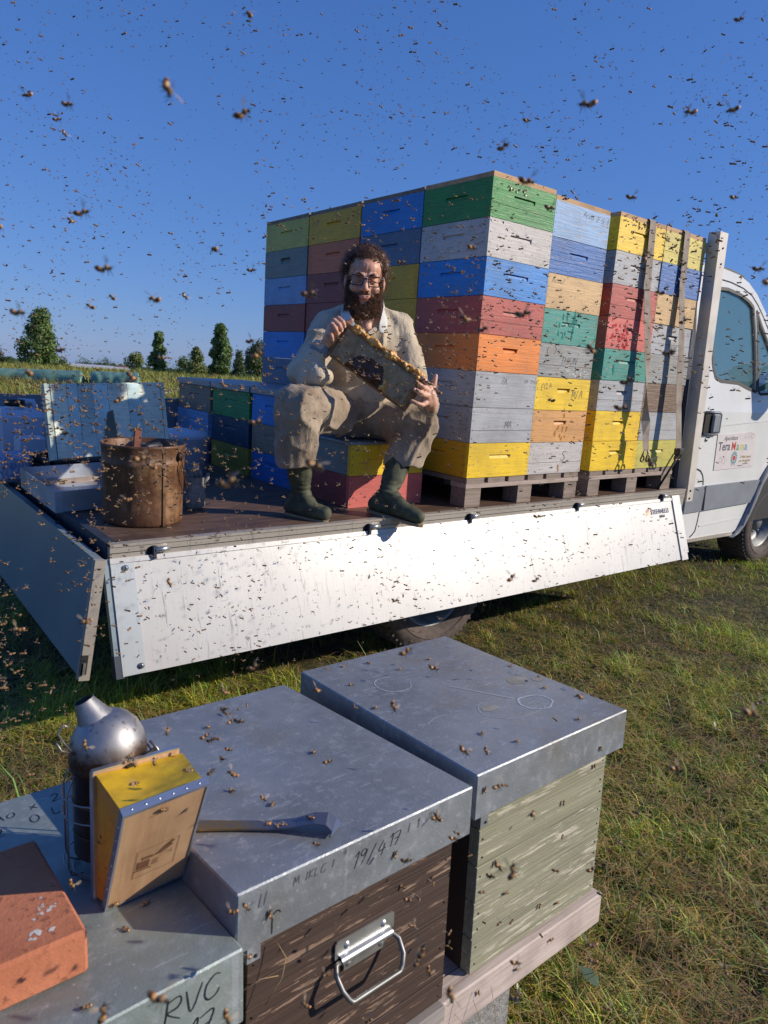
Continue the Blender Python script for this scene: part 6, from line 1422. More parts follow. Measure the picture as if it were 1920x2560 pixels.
    def dtr(co, n):
        c2 = fd(fc(co, n), n); z0 = zR if co.x < -.62 else zL
        z0 += .006*math.sin(co.x*60)+.004*math.sin(co.y*70)
        if c2.z < z0: c2.z = z0
        return c2
    blob('trousers', tr, .0075, M_trou, t, off, smooth=3, disp=dtr)
    # ---- boots
    def boot(top, an, heel, ball, toe, lab):
        pr = [cap(top, .056, lerp(top, an, .55), .052), cap(lerp(top, an, .55), .049, an, .040), cap(an, .041, heel, .034), cap(an, .040, ball, .036), cap(heel, .034, ball, .038), cap(ball, .038, toe, .031)]
        fl = heel.z-.035
        def d(co, n):
            k = max(0, 1-abs(co.z-an.z-.02)/.06); c2 = co+n*(.0022*math.sin(co.z*300+3*noise.noise(co*20))*k+.0015*noise.noise(co*30))
            if co.y > -.07 and c2.z < fl: c2.z = fl
            return c2
        o = blob('boot', pr, .006, M_boot, t, off, smooth=2, disp=d, lab=lab)
        dd = (toe-heel).normalized(); sd2 = Vector((-dd.y, dd.x, 0)).normalized(); vs = []
        prof = [(-.026, .012), (-.016, .022), (.04, .024), (.11, .030), (.15, .029), (.175, .018), (.184, .006)]
        L = (toe-heel).length; pts = [(a*(L/.165), b_) for a, b_ in prof]; loop = [heel+dd*a+sd2*b_ for a, b_ in pts]+[heel+dd*a-sd2*b_ for a, b_ in pts[::-1]]
        n = len(loop); vs = [(p.x, p.y, p.z-.0365-.004) for p in loop]+[(p.x, p.y, p.z-.0365+.009) for p in loop]
        MB().add(vs, [tuple(range(n))[::-1], tuple(range(n, 2*n))]+[(i, (i+1) % n, (i+1) % n+n, i+n) for i in range(n)]).build('sole', M_sole, o, off=off)
        tp = top+(an-top)*.08
        return o
    boot(mz(298, 1600, .085), anR, Vector((-.872, .155, -.104)), Vector((-.832, .055, -.106)), Vector((-.806, .000, -.110)), 'boot standing flat on the load floor')
    boot(mz(1016, 1680, .042), anL, Vector((-.505, .050, -.100)), Vector((-.452, -.085, -.104)), Vector((-.426, -.155, -.122)), 'boot with its toe over the rail')
    # ---- hair and beard
    M_hair, tt, b = mat('dark_curly_hair'); oi = noise_(tt, coords(tt, (1, 1, 1), False), 60, 3); tt.links.new(ramp(tt, oi, [(.3, (.030, .015, .008)), (.7, (.22, .10, .05))]), b.inputs['Base Color']); b.inputs['Roughness'].default_value = .38
    rs = random.Random(12)
    def strands(n, root, lenr, grow, curl, wid, name):
        mb = MB(); V = []; Fc = []
        for i in range(n):
            rt = root()
            if rt is None: continue
            p, nrm = rt; L = rs.uniform(*lenr); g = grow(p, nrm); a = g.orthogonal().normalized(); b_ = g.cross(a); ph = rs.uniform(0, 6.28); fr = rs.uniform(1.0, 2.4)*6.28; cr = curl*rs.uniform(.5, 1.5); k = 9; base = len(V)
            for j in range(k+1):
                f = j/k; q = p+g*L*f+(a*math.cos(ph+fr*f)+b_*math.sin(ph+fr*f))*cr*min(1, f*3)-(a*math.cos(ph)+b_*math.sin(ph))*cr*min(1, f*3)*.3+Vector((0, 0, -1))*L*.25*f*f
                w_ = wid*(1-.6*f); s_ = (b_*math.cos(ph+fr*f)-a*math.sin(ph+fr*f)+fz*.4).normalized(); V += [q-s_*w_, q+s_*w_]
            Fc += [(base+2*j, base+2*j+1, base+2*j+3, base+2*j+2) for j in range(k)]
        me = bpy.data.meshes.new(name); me.from_pydata([v-off for v in V], [], Fc); me.materials.append(M_hair); o = link(name, me, t); return o
    def scalp():
        while True:
            d = Vector((rs.gauss(0, 1), rs.gauss(0, 1), rs.gauss(0, 1))).normalized()
            p = Vector((d.x*.077, d.y*.096-.018, d.z*.088+.045))
            if p.z < -.035: continue
            if p.y > .022 and p.z < .088+.3*max(0, abs(p.x)-.045)*-1: continue
            if p.y > -.005 and p.z < .03: continue
            return h(*p), (HR @ Vector((d.x/.077, d.y/.096, d.z/.088))).normalized()
    hair = strands(5600, scalp, (.020, .050), lambda p, n: (n+fz*.35+Vector((rs.gauss(0, .35), rs.gauss(0, .35), rs.gauss(0, .35)))).normalized(), .0075, .00085, 'hair')
    hb_ = blob('hair_base', [E_((0, -.030, .056), (.082, .088, .086)), E_((.040, -.03, .070), (.055, .066, .060)), E_((-.036, -.03, .068), (.055, .066, .060)), E_((0, .0, .103), (.058, .050, .038)), E_((-.066, -.030, .012), (.022, .040, .046)), E_((.069, -.032, .02), (.022, .040, .048))], .006, M_hair, hair, off, smooth=1,
               disp=lambda co, n: co+n*(.011*noise.noise(co*34)+.007*noise.noise(co*80)))
    def chin():
        while True:
            x, z = rs.uniform(-.074, .074), rs.uniform(-.125, .0)
            e = abs(x)/.074
            if z > -.048 and e < .74: continue
            if z > -.075 and e < .30: continue
            if z > -.02 and e < .9: continue
            if e < .30 and -.085 < z < -.058: continue
            y = .088*math.sqrt(max(0, 1-(x/.080)**2))*(1.0 if z > -.10 else .9)
            if z > -.03: y -= .015
            return h(x, y-.004, z), (fx*x*6+fw*.9-fz*.5).normalized()
    beard = strands(5200, chin, (.014, .036), lambda p, n: (n*.7-fz*.9+Vector((rs.gauss(0, .3), rs.gauss(0, .3), rs.gauss(0, .3)))).normalized(), .0045, .00075, 'beard')
    blob('beard_base', [E_((0, .040, -.106), (.054, .044, .038)), E_((-.050, .030, -.070), (.018, .032, .046)), E_((.050, .030, -.070), (.018, .032, .046)), cap(h(-.034, .070, -.062), .011, h(-.012, .092, -.051), .008), cap(h(.034, .070, -.060), .011, h(.012, .092, -.050), .008),
                        E_((0, .064, -.118), (.046, .034, .042)), E_((0, .030, -.128), (.058, .046, .040)), cap(h(-.066, .010, -.02), .012, h(-.055, .03, -.06), .018), cap(h(.067, .010, -.02), .012, h(.055, .03, -.06), .018)], .005, M_hair, beard, off, smooth=1, disp=lambda co, n: co+n*(.006*noise.noise(co*60)+.003*noise.noise(co*130)))
    br = MB()
    for s_ in (-1, 1): br.tube([h(s_*.014, .0925, .022), h(s_*.030, .0905, .029), h(s_*.048, .0790, .024)], [.0035, .005, .0025], 6)
    br.build('eyebrows', M_hair, hair, off=off)
    # ---- glasses
    M_fr = flat('dark_red_acetate', (.05, .012, .012), .2); g = bpy.data.objects.new('glasses', None); COL.objects.link(g); g.parent = t
    M_lens, tt, b = mat('spectacle_lens'); b.inputs['Alpha'].default_value = .10; b.inputs['Roughness'].default_value = .02; b.inputs['Base Color'].default_value = (.05, .05, .05, 1)
    for s_ in (-1, 1):
        lp = []
        for (x, z) in ((.010, .014), (.016, .020), (.056, .021), (.063, .015), (.061, -.010), (.055, -.018), (.022, -.019), (.013, -.012)):
            lp.append(h(s_*x, .1035-.22*max(0, x-.012), z-.002))
        MB().tube(lp, .0025, 6, closed=True).build('rim', M_fr, g, off=off)
        MB().add(lp, [tuple(range(8))]).build('lens', M_lens, g, off=off)
        MB().tube([h(s_*.062, .0925, .012), h(s_*.074, .075, .012), h(s_*.082, .0, .010), h(s_*.081, -.03, -.008)], .0020, 6).build('temple', M_fr, g, off=off)
    MB().tube([h(-.010, .1035, .008), h(0, .106, .011), h(.010, .1035, .008)], .0020, 6).build('bridge', M_fr, g, off=off)
person()

# ------------------------------------------------------------------ honey frame in his hands
def honey_frame():
    P0 = mz(850, 1010, -.055); nf = Vector((-.74, -.67, .04)).normalized()
    def onp(x, y): d = ray(640+x*.3526, 560+y*.3526); return CO+d*((P0-CO).dot(nf)/d.dot(nf))
    TL, BL, BR_, TR = onp(650, 700), onp(505, 930), onp(1075, 1340), onp(1190, 1110)
    ex = ((TR-TL)+(BR_-BL)).normalized(); ez = ((TL-BL)+(TR-BR_)); ez = (ez-ex*ez.dot(ex)).normalized(); ey = ez.cross(ex).normalized()
    C_ = (TL+BL+BR_+TR)/4; L = ((TR-TL).length+(BR_-BL).length)/2; Hh = ((TL-BL).length+(TR-BR_).length)/2
    M = Matrix(((ex.x, ey.x, ez.x, C_.x), (ex.y, ey.y, ez.y, C_.y), (ex.z, ey.z, ez.z, C_.z), (0, 0, 0, 1)))
    o = thing('honeycomb', 'wooden frame of dark honeycomb tilted down to the right in the man\'s hands', 'honey frame', M=M)
    Mw = bare_wood('honey_stained_pine', (.20, .09, .03), (.40, .20, .07)); l, hh = L/2, Hh/2
    MB().box((-l-.012, -.012, hh-.012), (l+.012, .012, hh+.004), bev=.001).build('top_bar', Mw, o)
    MB().box((-l+.01, -.010, -hh), (l-.01, .010, -hh+.009), bev=.001).build('bottom_bar', Mw, o)
    for s_ in (-1, 1): MB().box((s_*(l-.005)-.004, -.011, -hh+.0), (s_*(l-.005)+.004, .011, hh-.0125)).build('side_bar', Mw, o)
    m, t, b = mat('capped_honeycomb'); v = coords(t, (1, 1, 1), False)
    vo = N(t, 'ShaderNodeTexVoronoi'); vo.inputs['Scale'].default_value = 185; vo.inputs['Randomness'].default_value = .12; t.links.new(v, vo.inputs['Vector'])
    n = noise_(t, v, 14, 5, .6); c = ramp(t, n, [(.35, (.12, .070, .028)), (.5, (.27, .15, .06)), (.65, (.44, .25, .10))])
    c = mix(t, ramp(t, vo.outputs['Distance'], [(.25, (0, 0, 0)), (.6, (.95,)*3)]), c, (.46, .33, .20)); t.links.new(c, b.inputs['Base Color']); b.inputs['Roughness'].default_value = .7; b.inputs['Specular IOR Level'].default_value = .25; bump(t, b, vo.outputs['Distance'], .9, .003)
    n_x, n_z = 60, 22; vs = []; x0, x1, z0, z1 = -l+.010, l-.010, -hh+.009, hh-.013
    for y_, s_ in ((-1, -1), (1, 1)):
        for i in range(n_x+1):
            for j in range(n_z+1):
                x = lerp(x0, x1, i/n_x); z = lerp(z0, z1, j/n_z); e = min(1, min(i, n_x-i, j*1.5+1, (n_z-j)*1.5+1)/3)
                vs.append((x, y_*(.006+.012*e+.003*noise.noise(Vector((x*30, z*30, y_)))), z))
    k = (n_x+1)*(n_z+1); fs = []
    def dark(i, j):
        x = lerp(x0, x1, (i+.5)/n_x); z = lerp(z0, z1, (j+.5)/n_z); u = (x+.020)/.095
        return z < z0+.085*max(0, 1-abs(u)**3.2)*(1+.25*noise.noise(Vector((x*26, 1, 0)))) and abs(u) < 1
    mb = MB(); mb.v = [tuple(p) for p in vs]
    for y_ in (0, 1):
        for i in range(n_x):
            for j in range(n_z):
                a = y_*k+i*(n_z+1)+j; mb.f.append([a, a+n_z+1, a+n_z+2, a+1]); mb.m.append(1 if dark(i, j) else 0); mb.sm.append(True)
    M_un = flat('open_cells_dark_honey', (.07, .012, .004), .25, 0, .3, 60, .3); mb.build('comb', [m, M_un], o)
    # chewed wax ridge on the top bar
    mw, t, b = mat('yellow_burr_wax'); n = noise_(t, coords(t), 60, 4); t.links.new(ramp(t, n, [(.35, (.42, .17, .03)), (.52, (.66, .34, .07)), (.7, (.80, .55, .20))]), b.inputs['Base Color']); b.inputs['Roughness'].default_value = .45; b.inputs['Subsurface Weight'].default_value = .1
    rs = random.Random(3); pr = []
    for i in range(420):
        x = rs.uniform(-l+.03, l-.012); q = .6+.5*noise.noise(Vector((x*22, 0, 0))); r_ = rs.uniform(.0028, .0085)*q*1.45
        pr.append(('e', M @ Vector((x, rs.uniform(-.016, .012), hh+.005+rs.uniform(-.020, .010)*q)), (r_*1.5, r_, r_*1.2), Matrix.Rotation(rs.uniform(0, 3), 3, 'Z')))
    ob = blob('wax_ridge', pr, .0024, mw, o, (0, 0, 0), smooth=1)
    Mi = M.inverted()
    for v_ in ob.data.vertices: v_.co = Mi @ v_.co
    pr = [('e', M @ Vector((.072+rs.uniform(-.012, .012), -.018, z0+.03+rs.uniform(-.028, .03))), (rs.uniform(.003, .007),)*3, Matrix.Identity(3)) for _ in range(24)]
    ob = blob('wax_ridge', pr, .0026, mw, o, (0, 0, 0), smooth=1)
    for v_ in ob.data.vertices: v_.co = Mi @ v_.co
honey_frame()

# ------------------------------------------------------------------ honey bees
M_bb = None
def bee_mats():
    m1, t, b = mat('bee_abdomen'); tc = N(t, 'ShaderNodeTexCoord'); wv = N(t, 'ShaderNodeTexWave', wave_type='BANDS', bands_direction='X'); wv.inputs['Scale'].default_value = 300/3.14/2*1.4; t.links.new(tc.outputs['Object'], wv.inputs['Vector'])
    t.links.new(ramp(t, wv.outputs[1], [(.35, (.10, .040, .015)), (.6, (.50, .25, .08))]), b.inputs['Base Color']); b.inputs['Roughness'].default_value = .45
    m2 = flat('bee_thorax_fur', (.30, .17, .07), .9, 0, .3, 300); m3 = flat('bee_black', (.02, .013, .010), .4)
    m4, t, b = mat('bee_wing'); b.inputs['Base Color'].default_value = (.42, .32, .22, 1); b.inputs['Alpha'].default_value = .26; b.inputs['Roughness'].default_value = .25
    return m1, m2, m3, m4
BA, BT, BK, BW = bee_mats()
def bee_body(fly, detail=8):
    mb = MB()
    if detail > 6:
        mb.ball((-.0035, 0, -.0002 if not fly else -.0012), (.0042, .0021, .0020), detail, 0, Matrix.Rotation(R(18 if fly else 6), 3, 'Y')); mb.ball((.0014, 0, .0002), (.0021, .0020, .0019), detail, 1); mb.ball((.0040, 0, -.0001), (.0011, .0015, .0012), detail, 2)
        for s_ in (-1, 1):
            for x, d in ((.0024, .0012), (.0012, .0), (.0, -.0018)):
                mb.tube([(x, s_*.0015, -.0008), (x+d, s_*.0033, -.0004 if not fly else -.0022), (x+d*1.8, s_*.0040, -.0022 if not fly else -.0042)], [.00028, .00022, .00015], 4, 2)
            mb.tube([(.0048, s_*.0005, .0004), (.0060, s_*.0012, .0010), (.0068, s_*.0016, .0004)], .00013, 3, 2)
    else:
        mb.ball((-.003, 0, 0), (.0044, .0019, .0018), 5, 0); mb.ball((.0022, 0, 0), (.0030, .0020, .0019), 5, 1)
    return mb
def wing(s_, fly, big=True):
    L, W_ = (.0090, .0030) if big else (.0062, .0022)
    n = 7; pts = [Vector((0, 0, 0))]
    for i in range(n+1):
        a = i/n*math.pi; pts.append(Vector((-W_*.62*math.cos(a)-.0, L*(.55+.45*math.sin(a)), 0)))
    if fly: M = Matrix.Rotation(R(-12*s_ if big else -30*s_), 4, 'Z') @ Matrix.Rotation(R(28*s_), 4, 'X') @ Matrix.Diagonal((1, s_, 1, 1))
    else: M = Matrix.Rotation(R(68*s_ if big else 60*s_), 4, 'Z') @ Matrix.Rotation(R(8*s_), 4, 'X') @ Matrix.Diagonal((1, s_, 1, 1))
    o_ = Vector((.0016 if big else .0006, s_*.0010, .0016))
    return [M @ p + o_ for p in pts]
def wing_mesh(s_, fly):
    mb = MB()
    for big in (True, False):
        p = wing(s_, fly, big); mb.add(p, [tuple(range(len(p)))])
    me = bpy.data.meshes.new('wing'); me.from_pydata(mb.v, [], mb.f); me.materials.append(BW); return me
BODY = {f: bee_body(f).mesh('honey_bee', [BA, BT, BK]) for f in (True, False)}
WING = {(f, s_): wing_mesh(s_, f) for f in (True, False) for s_ in (-1, 1)}
def whole(fly):
    mb = bee_body(fly)
    for s_ in (-1, 1):
        for big in (True, False): p = wing(s_, fly, big); mb.add(p, [tuple(range(len(p)))], 3)
    return mb.mesh('honey_bee', [BA, BT, BK, BW])
WHOLE = {f: whole(f) for f in (True, False)}
rb = random.Random(21)
def bee_M(p, zdir=None, heading=None, sc=1.0, pitch=0, roll=0):
    if zdir is None: M = Matrix.Rotation(heading, 4, 'Z') @ Matrix.Rotation(pitch, 4, 'Y') @ Matrix.Rotation(roll, 4, 'X')
    else:
        z = Vector(zdir).normalized(); a = z.orthogonal().normalized(); b_ = z.cross(a); x = (a*math.cos(heading)+b_*math.sin(heading)).normalized(); y = z.cross(x)
        M = Matrix(((x.x, y.x, z.x, 0), (x.y, y.y, z.y, 0), (x.z, y.z, z.z, 0), (0, 0, 0, 1)))
    return Matrix.Translation(p) @ M @ Matrix.Scale(sc, 4)
nbee = [0]
def bee(M, fly, label, group, parts=False):
    nbee[0] += 1
    if parts:
        o = link('honey_bee', BODY[fly], M=M)
        for s_ in (-1, 1): link('wing', WING[fly, s_], o)
    else: o = link('honey_bee', WHOLE[fly], M=M)
    return tag(o, label, 'bee', group)
# the big near ones: (u, v, length in source pixels, tilt of the body in the picture)
big = [(422, 222, 50, 80, 'big dark blurred bee high in the sky at upper left, seen from behind'), (607, 281, 44, -20, 'golden brown bee in the sky above the left of the stacks'),
 (206, 529, 38, -5, 'orange-brown bee against the left sky, level with the tops of the stacks'), (262, 669, 44, 5, 'large reddish brown bee against the lower left sky'), (46, 779, 40, 15, 'reddish bee at the left border just above the big poplar'),
 (163, 334, 18, 70, 'small round dark bee in the left sky under a paler one'), (144, 297, 20, 0, 'small pale brown bee in the left sky'), (630, 674, 24, 5, 'golden bee against the sky just left of the box stacks'),
 (464, 741, 22, 60, 'brown bee in the sky between the poplars and the stacks'), (775, 733, 46, 8, 'olive blurred bee left of the man\'s beard in front of the maroon boxes'), (790, 1163, 60, 30, 'very large blurred orange bee by the man\'s boot'),
 (573, 1203, 62, -5, 'largest blurred bee, over the dark load floor right of the bucket'), (642, 1053, 38, 0, 'tan bee in front of the low stack next to the trousers'), (425, 1458, 26, 75, 'round chestnut bee in front of the left part of the white side panel'),
 (1319, 451, 42, 15, 'brown blurred bee hovering over the top edge of the green box'), (1376, 518, 28, 25, 'bee flying past the right end of the green box'), (1580, 492, 26, 20, 'brown bee hovering over the third stack'), (1898, 671, 28, 15, 'dark bee beside the cab roof at the right border'),
 (1836, 492, 22, 5, 'dark bee in the right sky above the cab'), (1880, 1782, 50, 30, 'big blurred tawny bee over the grass at the right border'), (986, 1767, 34, 80, 'chestnut bee flying steeply above the right lid'), (1086, 1669, 30, 25, 'chestnut bee over the far half of the right lid'),
 (1163, 1877, 34, 50, 'two-tone bee with spread wings over the front of the right lid'), (1217, 1878, 24, 80, 'slim bee beside the spread-winged one over the right lid'), (1279, 2176, 42, -70, 'dark chestnut bee hanging before the green boards of the right hive'), (1248, 2166, 30, 60, 'slim bee just left of the chestnut one before the right hive'),
 (660, 1996, 24, 55, 'brown bee over the middle lid near the hive tool'), (528, 1928, 26, -35, 'red-brown bee over the middle lid right of the smoker'), (573, 1873, 22, 15, 'small bee over the far part of the middle lid'), (820, 1903, 26, -5, 'dark winged bee above the middle lid'),
 (399, 2494, 52, 20, 'blurred dark bee passing in front of the writing on the lowest lid'), (255, 2530, 44, -75, 'orange bee hanging before the lowest lid at the bottom border'), (570, 2545, 38, 80, 'orange bee at the bottom border by the corner of the lowest lid'), (1129, 2490, 40, 85, 'long chestnut bee in front of the pale beam between the hives'),
 (1055, 2375, 38, -60, 'blurred orange bee in front of the dark hive near the gap'), (1043, 2402, 28, -50, 'dark bee beside the orange one in front of the dark hive'), (1075, 2430, 26, 80, 'slim orange bee low before the dark hive'), (1022, 2250, 26, 20, 'golden bee before the upper boards of the dark hive'),
 (181, 2212, 26, 80, 'orange bee over the shadow beside the brick'), (215, 1866, 28, 80, 'brown bee in front of the smoker can below the dome'), (1135, 2095, 26, 20, 'bee under the front edge of the right lid by the gap'), (1556, 1018, 38, 10, 'blurred bee before the pale box of the third stack'),
 (1345, 1290, 24, 10, 'dark bee in front of the white panel below the pallet'), (1340, 1448, 22, -25, 'dark round bee low before the middle of the white panel'), (990, 1500, 22, 15, 'chestnut bee low before the middle of the white side panel'), (1690, 1920, 36, 20, 'blurred tawny bee over the grass right of the right lid'),
 (635, 1665, 34, -15, 'tan bee over the strip of grass below the white panel'), (115, 2010, 0, 0, ''), (1365, 1012, 0, 0, ''), (497, 1320, 0, 0, ''), (1610, 640, 30, -75, 'bee with spread wings before the pale grey box beside the left strap'), (1005, 655, 26, 18, 'brown bee beside the man\'s ear')]
for (u, v, L, tl, lab) in big:
    if not L: continue
    dist = .0135*F/L; d = ray(u, v).normalized(); p = CO+d*dist
    ax = (RT*math.cos(R(tl))-UP*math.sin(R(tl))+FW*rb.uniform(-.25, .25)).normalized(); z = (UP*math.cos(R(tl))+RT*math.sin(R(tl))); y = z.cross(ax).normalized(); z = ax.cross(y)
    M = Matrix(((ax.x, y.x, z.x, p.x), (ax.y, y.y, z.y, p.y), (ax.z, y.z, z.z, p.z), (0, 0, 0, 1)))
    bee(M, True, lab, None, True)
# bees walking on surfaces: (matrix frame, x, y, z, normal)
def walk(M, pts, label, group, parts=False, nrm=(0, 0, 1)):
    R3 = M.to_3x3()
    for p in pts: bee(bee_M(M @ Vector(p), R3 @ Vector(nrm), rb.uniform(0, 6.28)), False, label, group, parts)
walk(HA, [(.02, .30, .003), (.05, .42, .003), (.16, .50, .003), (.10, .515, .003), (.20, .43, .003), (.30, .44, .003), (.43, .10, .003), (.33, .03, .003), (.40, .17, .003), (.44, .30, .003), (.15, .04, .003), (.12, .10, .003)], 'honey bee resting on the right-hand zinc lid with a sharp little shadow', 'bees resting on the right-hand lid', True)
walk(HB, [(.08, .33, .003), (.12, .22, .003), (.15, .15, .003), (.30, .25, .003), (.20, .45, .003)], 'honey bee resting on the middle zinc lid', 'bees resting on the middle lid', True)
walk(HB, [(.115, .085, .009), (.125, .080, .010), (.155, .062, .020)], 'honey bee crawling on the steel hive tool', 'bees on the hive tool', True)
walk(HB, [(.048, -.003, -.045), (.27, -.003, -.05)], 'honey bee clinging to the turned-down front of the middle lid', 'bees on the front of the middle lid', True, (0, -1, 0))
walk(HA, [(.02, -.003, -.03), (.37, -.003, -.06)], 'honey bee clinging to the front of the right-hand lid', 'bees on the front of the right-hand lid', True, (0, -1, 0))
walk(HC, [(.36, .12, .003), (.28, .03, .003), (.40, .15, .003), (.02, .43, .003)], 'honey bee resting on the lowest zinc lid', 'bees resting on the lowest lid', True)
walk(HA, [(.10, .026, -.22), (.14, .026, -.30), (.30, .026, -.17), (.25, .026, -.38), (.31, .026, -.40), (.17, .010, -.47), (.28, .010, -.46), (.40, .026, -.12), (.06, .010, -.46)], 'honey bee crawling on the boards of the pale green hive', 'bees on the pale green hive front', True, (0, -1, 0))
bpy.context.view_layer.update()
cb_ = [o for o in bpy.data.objects if o.name == 'honeycomb'][0].matrix_world.copy()
walk(cb_, [(rb.uniform(-.20, .20), -.022, rb.uniform(-.06, .06)) for _ in range(12)], 'honey bee walking on the face of the comb', 'bees on the comb face', False, (0, -1, 0))
smk = [o for o in bpy.data.objects if o.name.startswith('bellows') and o.type == 'EMPTY'][0]
bpy.context.view_layer.update()
MBW = smk.matrix_world.copy()
walk(MBW, [(.034, .075, .2035), (.040, .068, .2045), (.038, .082, .2035), (.062, .060, .206), (.030, .040, .208), (.092, .030, .212), (.096, .100, .200)], 'honey bee crawling on the yellow leather of the bellows', 'bees on the yellow bellows leather', True, (0, 0, 1))
walk(MBW, [(.052, -.003, .200), (.012, -.003, .012)], 'honey bee on the wooden face of the bellows', 'bees on the bellows board', True, (0, -1, 0))
I4 = Matrix.Identity(4)
walk(I4, [(rb.uniform(.10, .22), -.003, 8*Hs-.028+rb.uniform(-.012, .008)) for _ in range(11)]+[(.40+rb.uniform(-.03, .02), -.003, 8*Hs-.05-rb.uniform(0, .05)) for _ in range(4)], 'honey bee clustered near the top of the green corner box', 'bees on the green corner box', False, (0, -1, 0))
walk(I4, [(.962+rb.uniform(.01, .43), -.003, 8*Hs+rb.uniform(-.045, .015)) for _ in range(44)], 'honey bee in the dense row under the cover of the sunlit yellow box', 'bees along the top of the strapped yellow box', False, (0, -1, 0))
walk(I4, [(1.402+rb.uniform(.01, .42), -.003, 8*Hs+rb.uniform(-.10, .015)) for _ in range(22)], 'honey bee on the pale yellow box beside the post', 'bees on the pale yellow box', False, (0, -1, 0))
walk(I4, [(rb.choice([-.98, -.2, .2, .9, -1.3])+rb.uniform(-.25, .25), rb.uniform(-.056, -.03), BZ+.006) for _ in range(30)], 'honey bee licking spilt honey along the top of the near rail', 'bees along the rail', False)
# the cloud of bees in the air, denser low down and towards the tail of the truck
def cloud(n, ind):
    out = []
    while len(out) < n:
        k = rb.random()
        if k < .30: u = rb.uniform(-60, 1980); v = rb.uniform(-20, 950)
        elif k < .62: u = rb.uniform(-60, 1980); v = 1000*rb.random()**.5-20
        elif k < .70: u = 700*rb.random()**1.3-40; v = rb.uniform(950, 1850)
        elif k < .73: u = rb.uniform(1100, 1960); v = rb.uniform(430, 1250)
        elif k < .975: u = rb.uniform(-40, 1750); v = rb.uniform(900, 1720)
        else: u = rb.uniform(0, 1920); v = rb.uniform(1650, 2560)
        if rb.random() > .55+1.3*noise.noise(Vector((u*.0045, v*.0045, 4.2))): continue
        if v < 1250 and v > 430 and u > 680 and rb.random() < .42: continue
        if u > 250 and 1180 < v < 1720 and rb.random() < .55: continue
        if u <= 250 and v > 1100 and rb.random() < .30: continue
        onsky = v < 480 or (v < 950 and u < 650) or (u > 1800 and v < 680)
        D = (rb.uniform(1.6, 3.0) if not onsky else 1.5+6.5*rb.random()**.75)
        if v > 1720 and u > 350 and rb.random() < .45: continue
        if v > 1720 and u > 350: D = rb.uniform(.8, 1.5)
        if u < 500 and v > 1000: D = rb.uniform(1.25, 2.4)
        if rb.random() < .010 and v < 1700: D = rb.uniform(.55, 1.1)
        d = ray(u, v).normalized(); out.append((D, CO+d*D, onsky, u, v))
    for _ in range(95):     # close in front of the open side panel, where their shadows show
        x = rb.uniform(-1.68, 1.75); f = rb.random(); z = -.20-.36*f; y = -.07-.12*f-rb.uniform(.01, .10); p = Vector((x, y, z)); q = p-CO
        out.append((q.length+.6, p, False, IMG_W/2+F*q.dot(RT)/q.dot(FW), IMG_H/2-F*q.dot(UP)/q.dot(FW)))
    out.sort(key=lambda q: q[0]); return out
cl = cloud(5600, 0)
lim = 297-nbee[0]
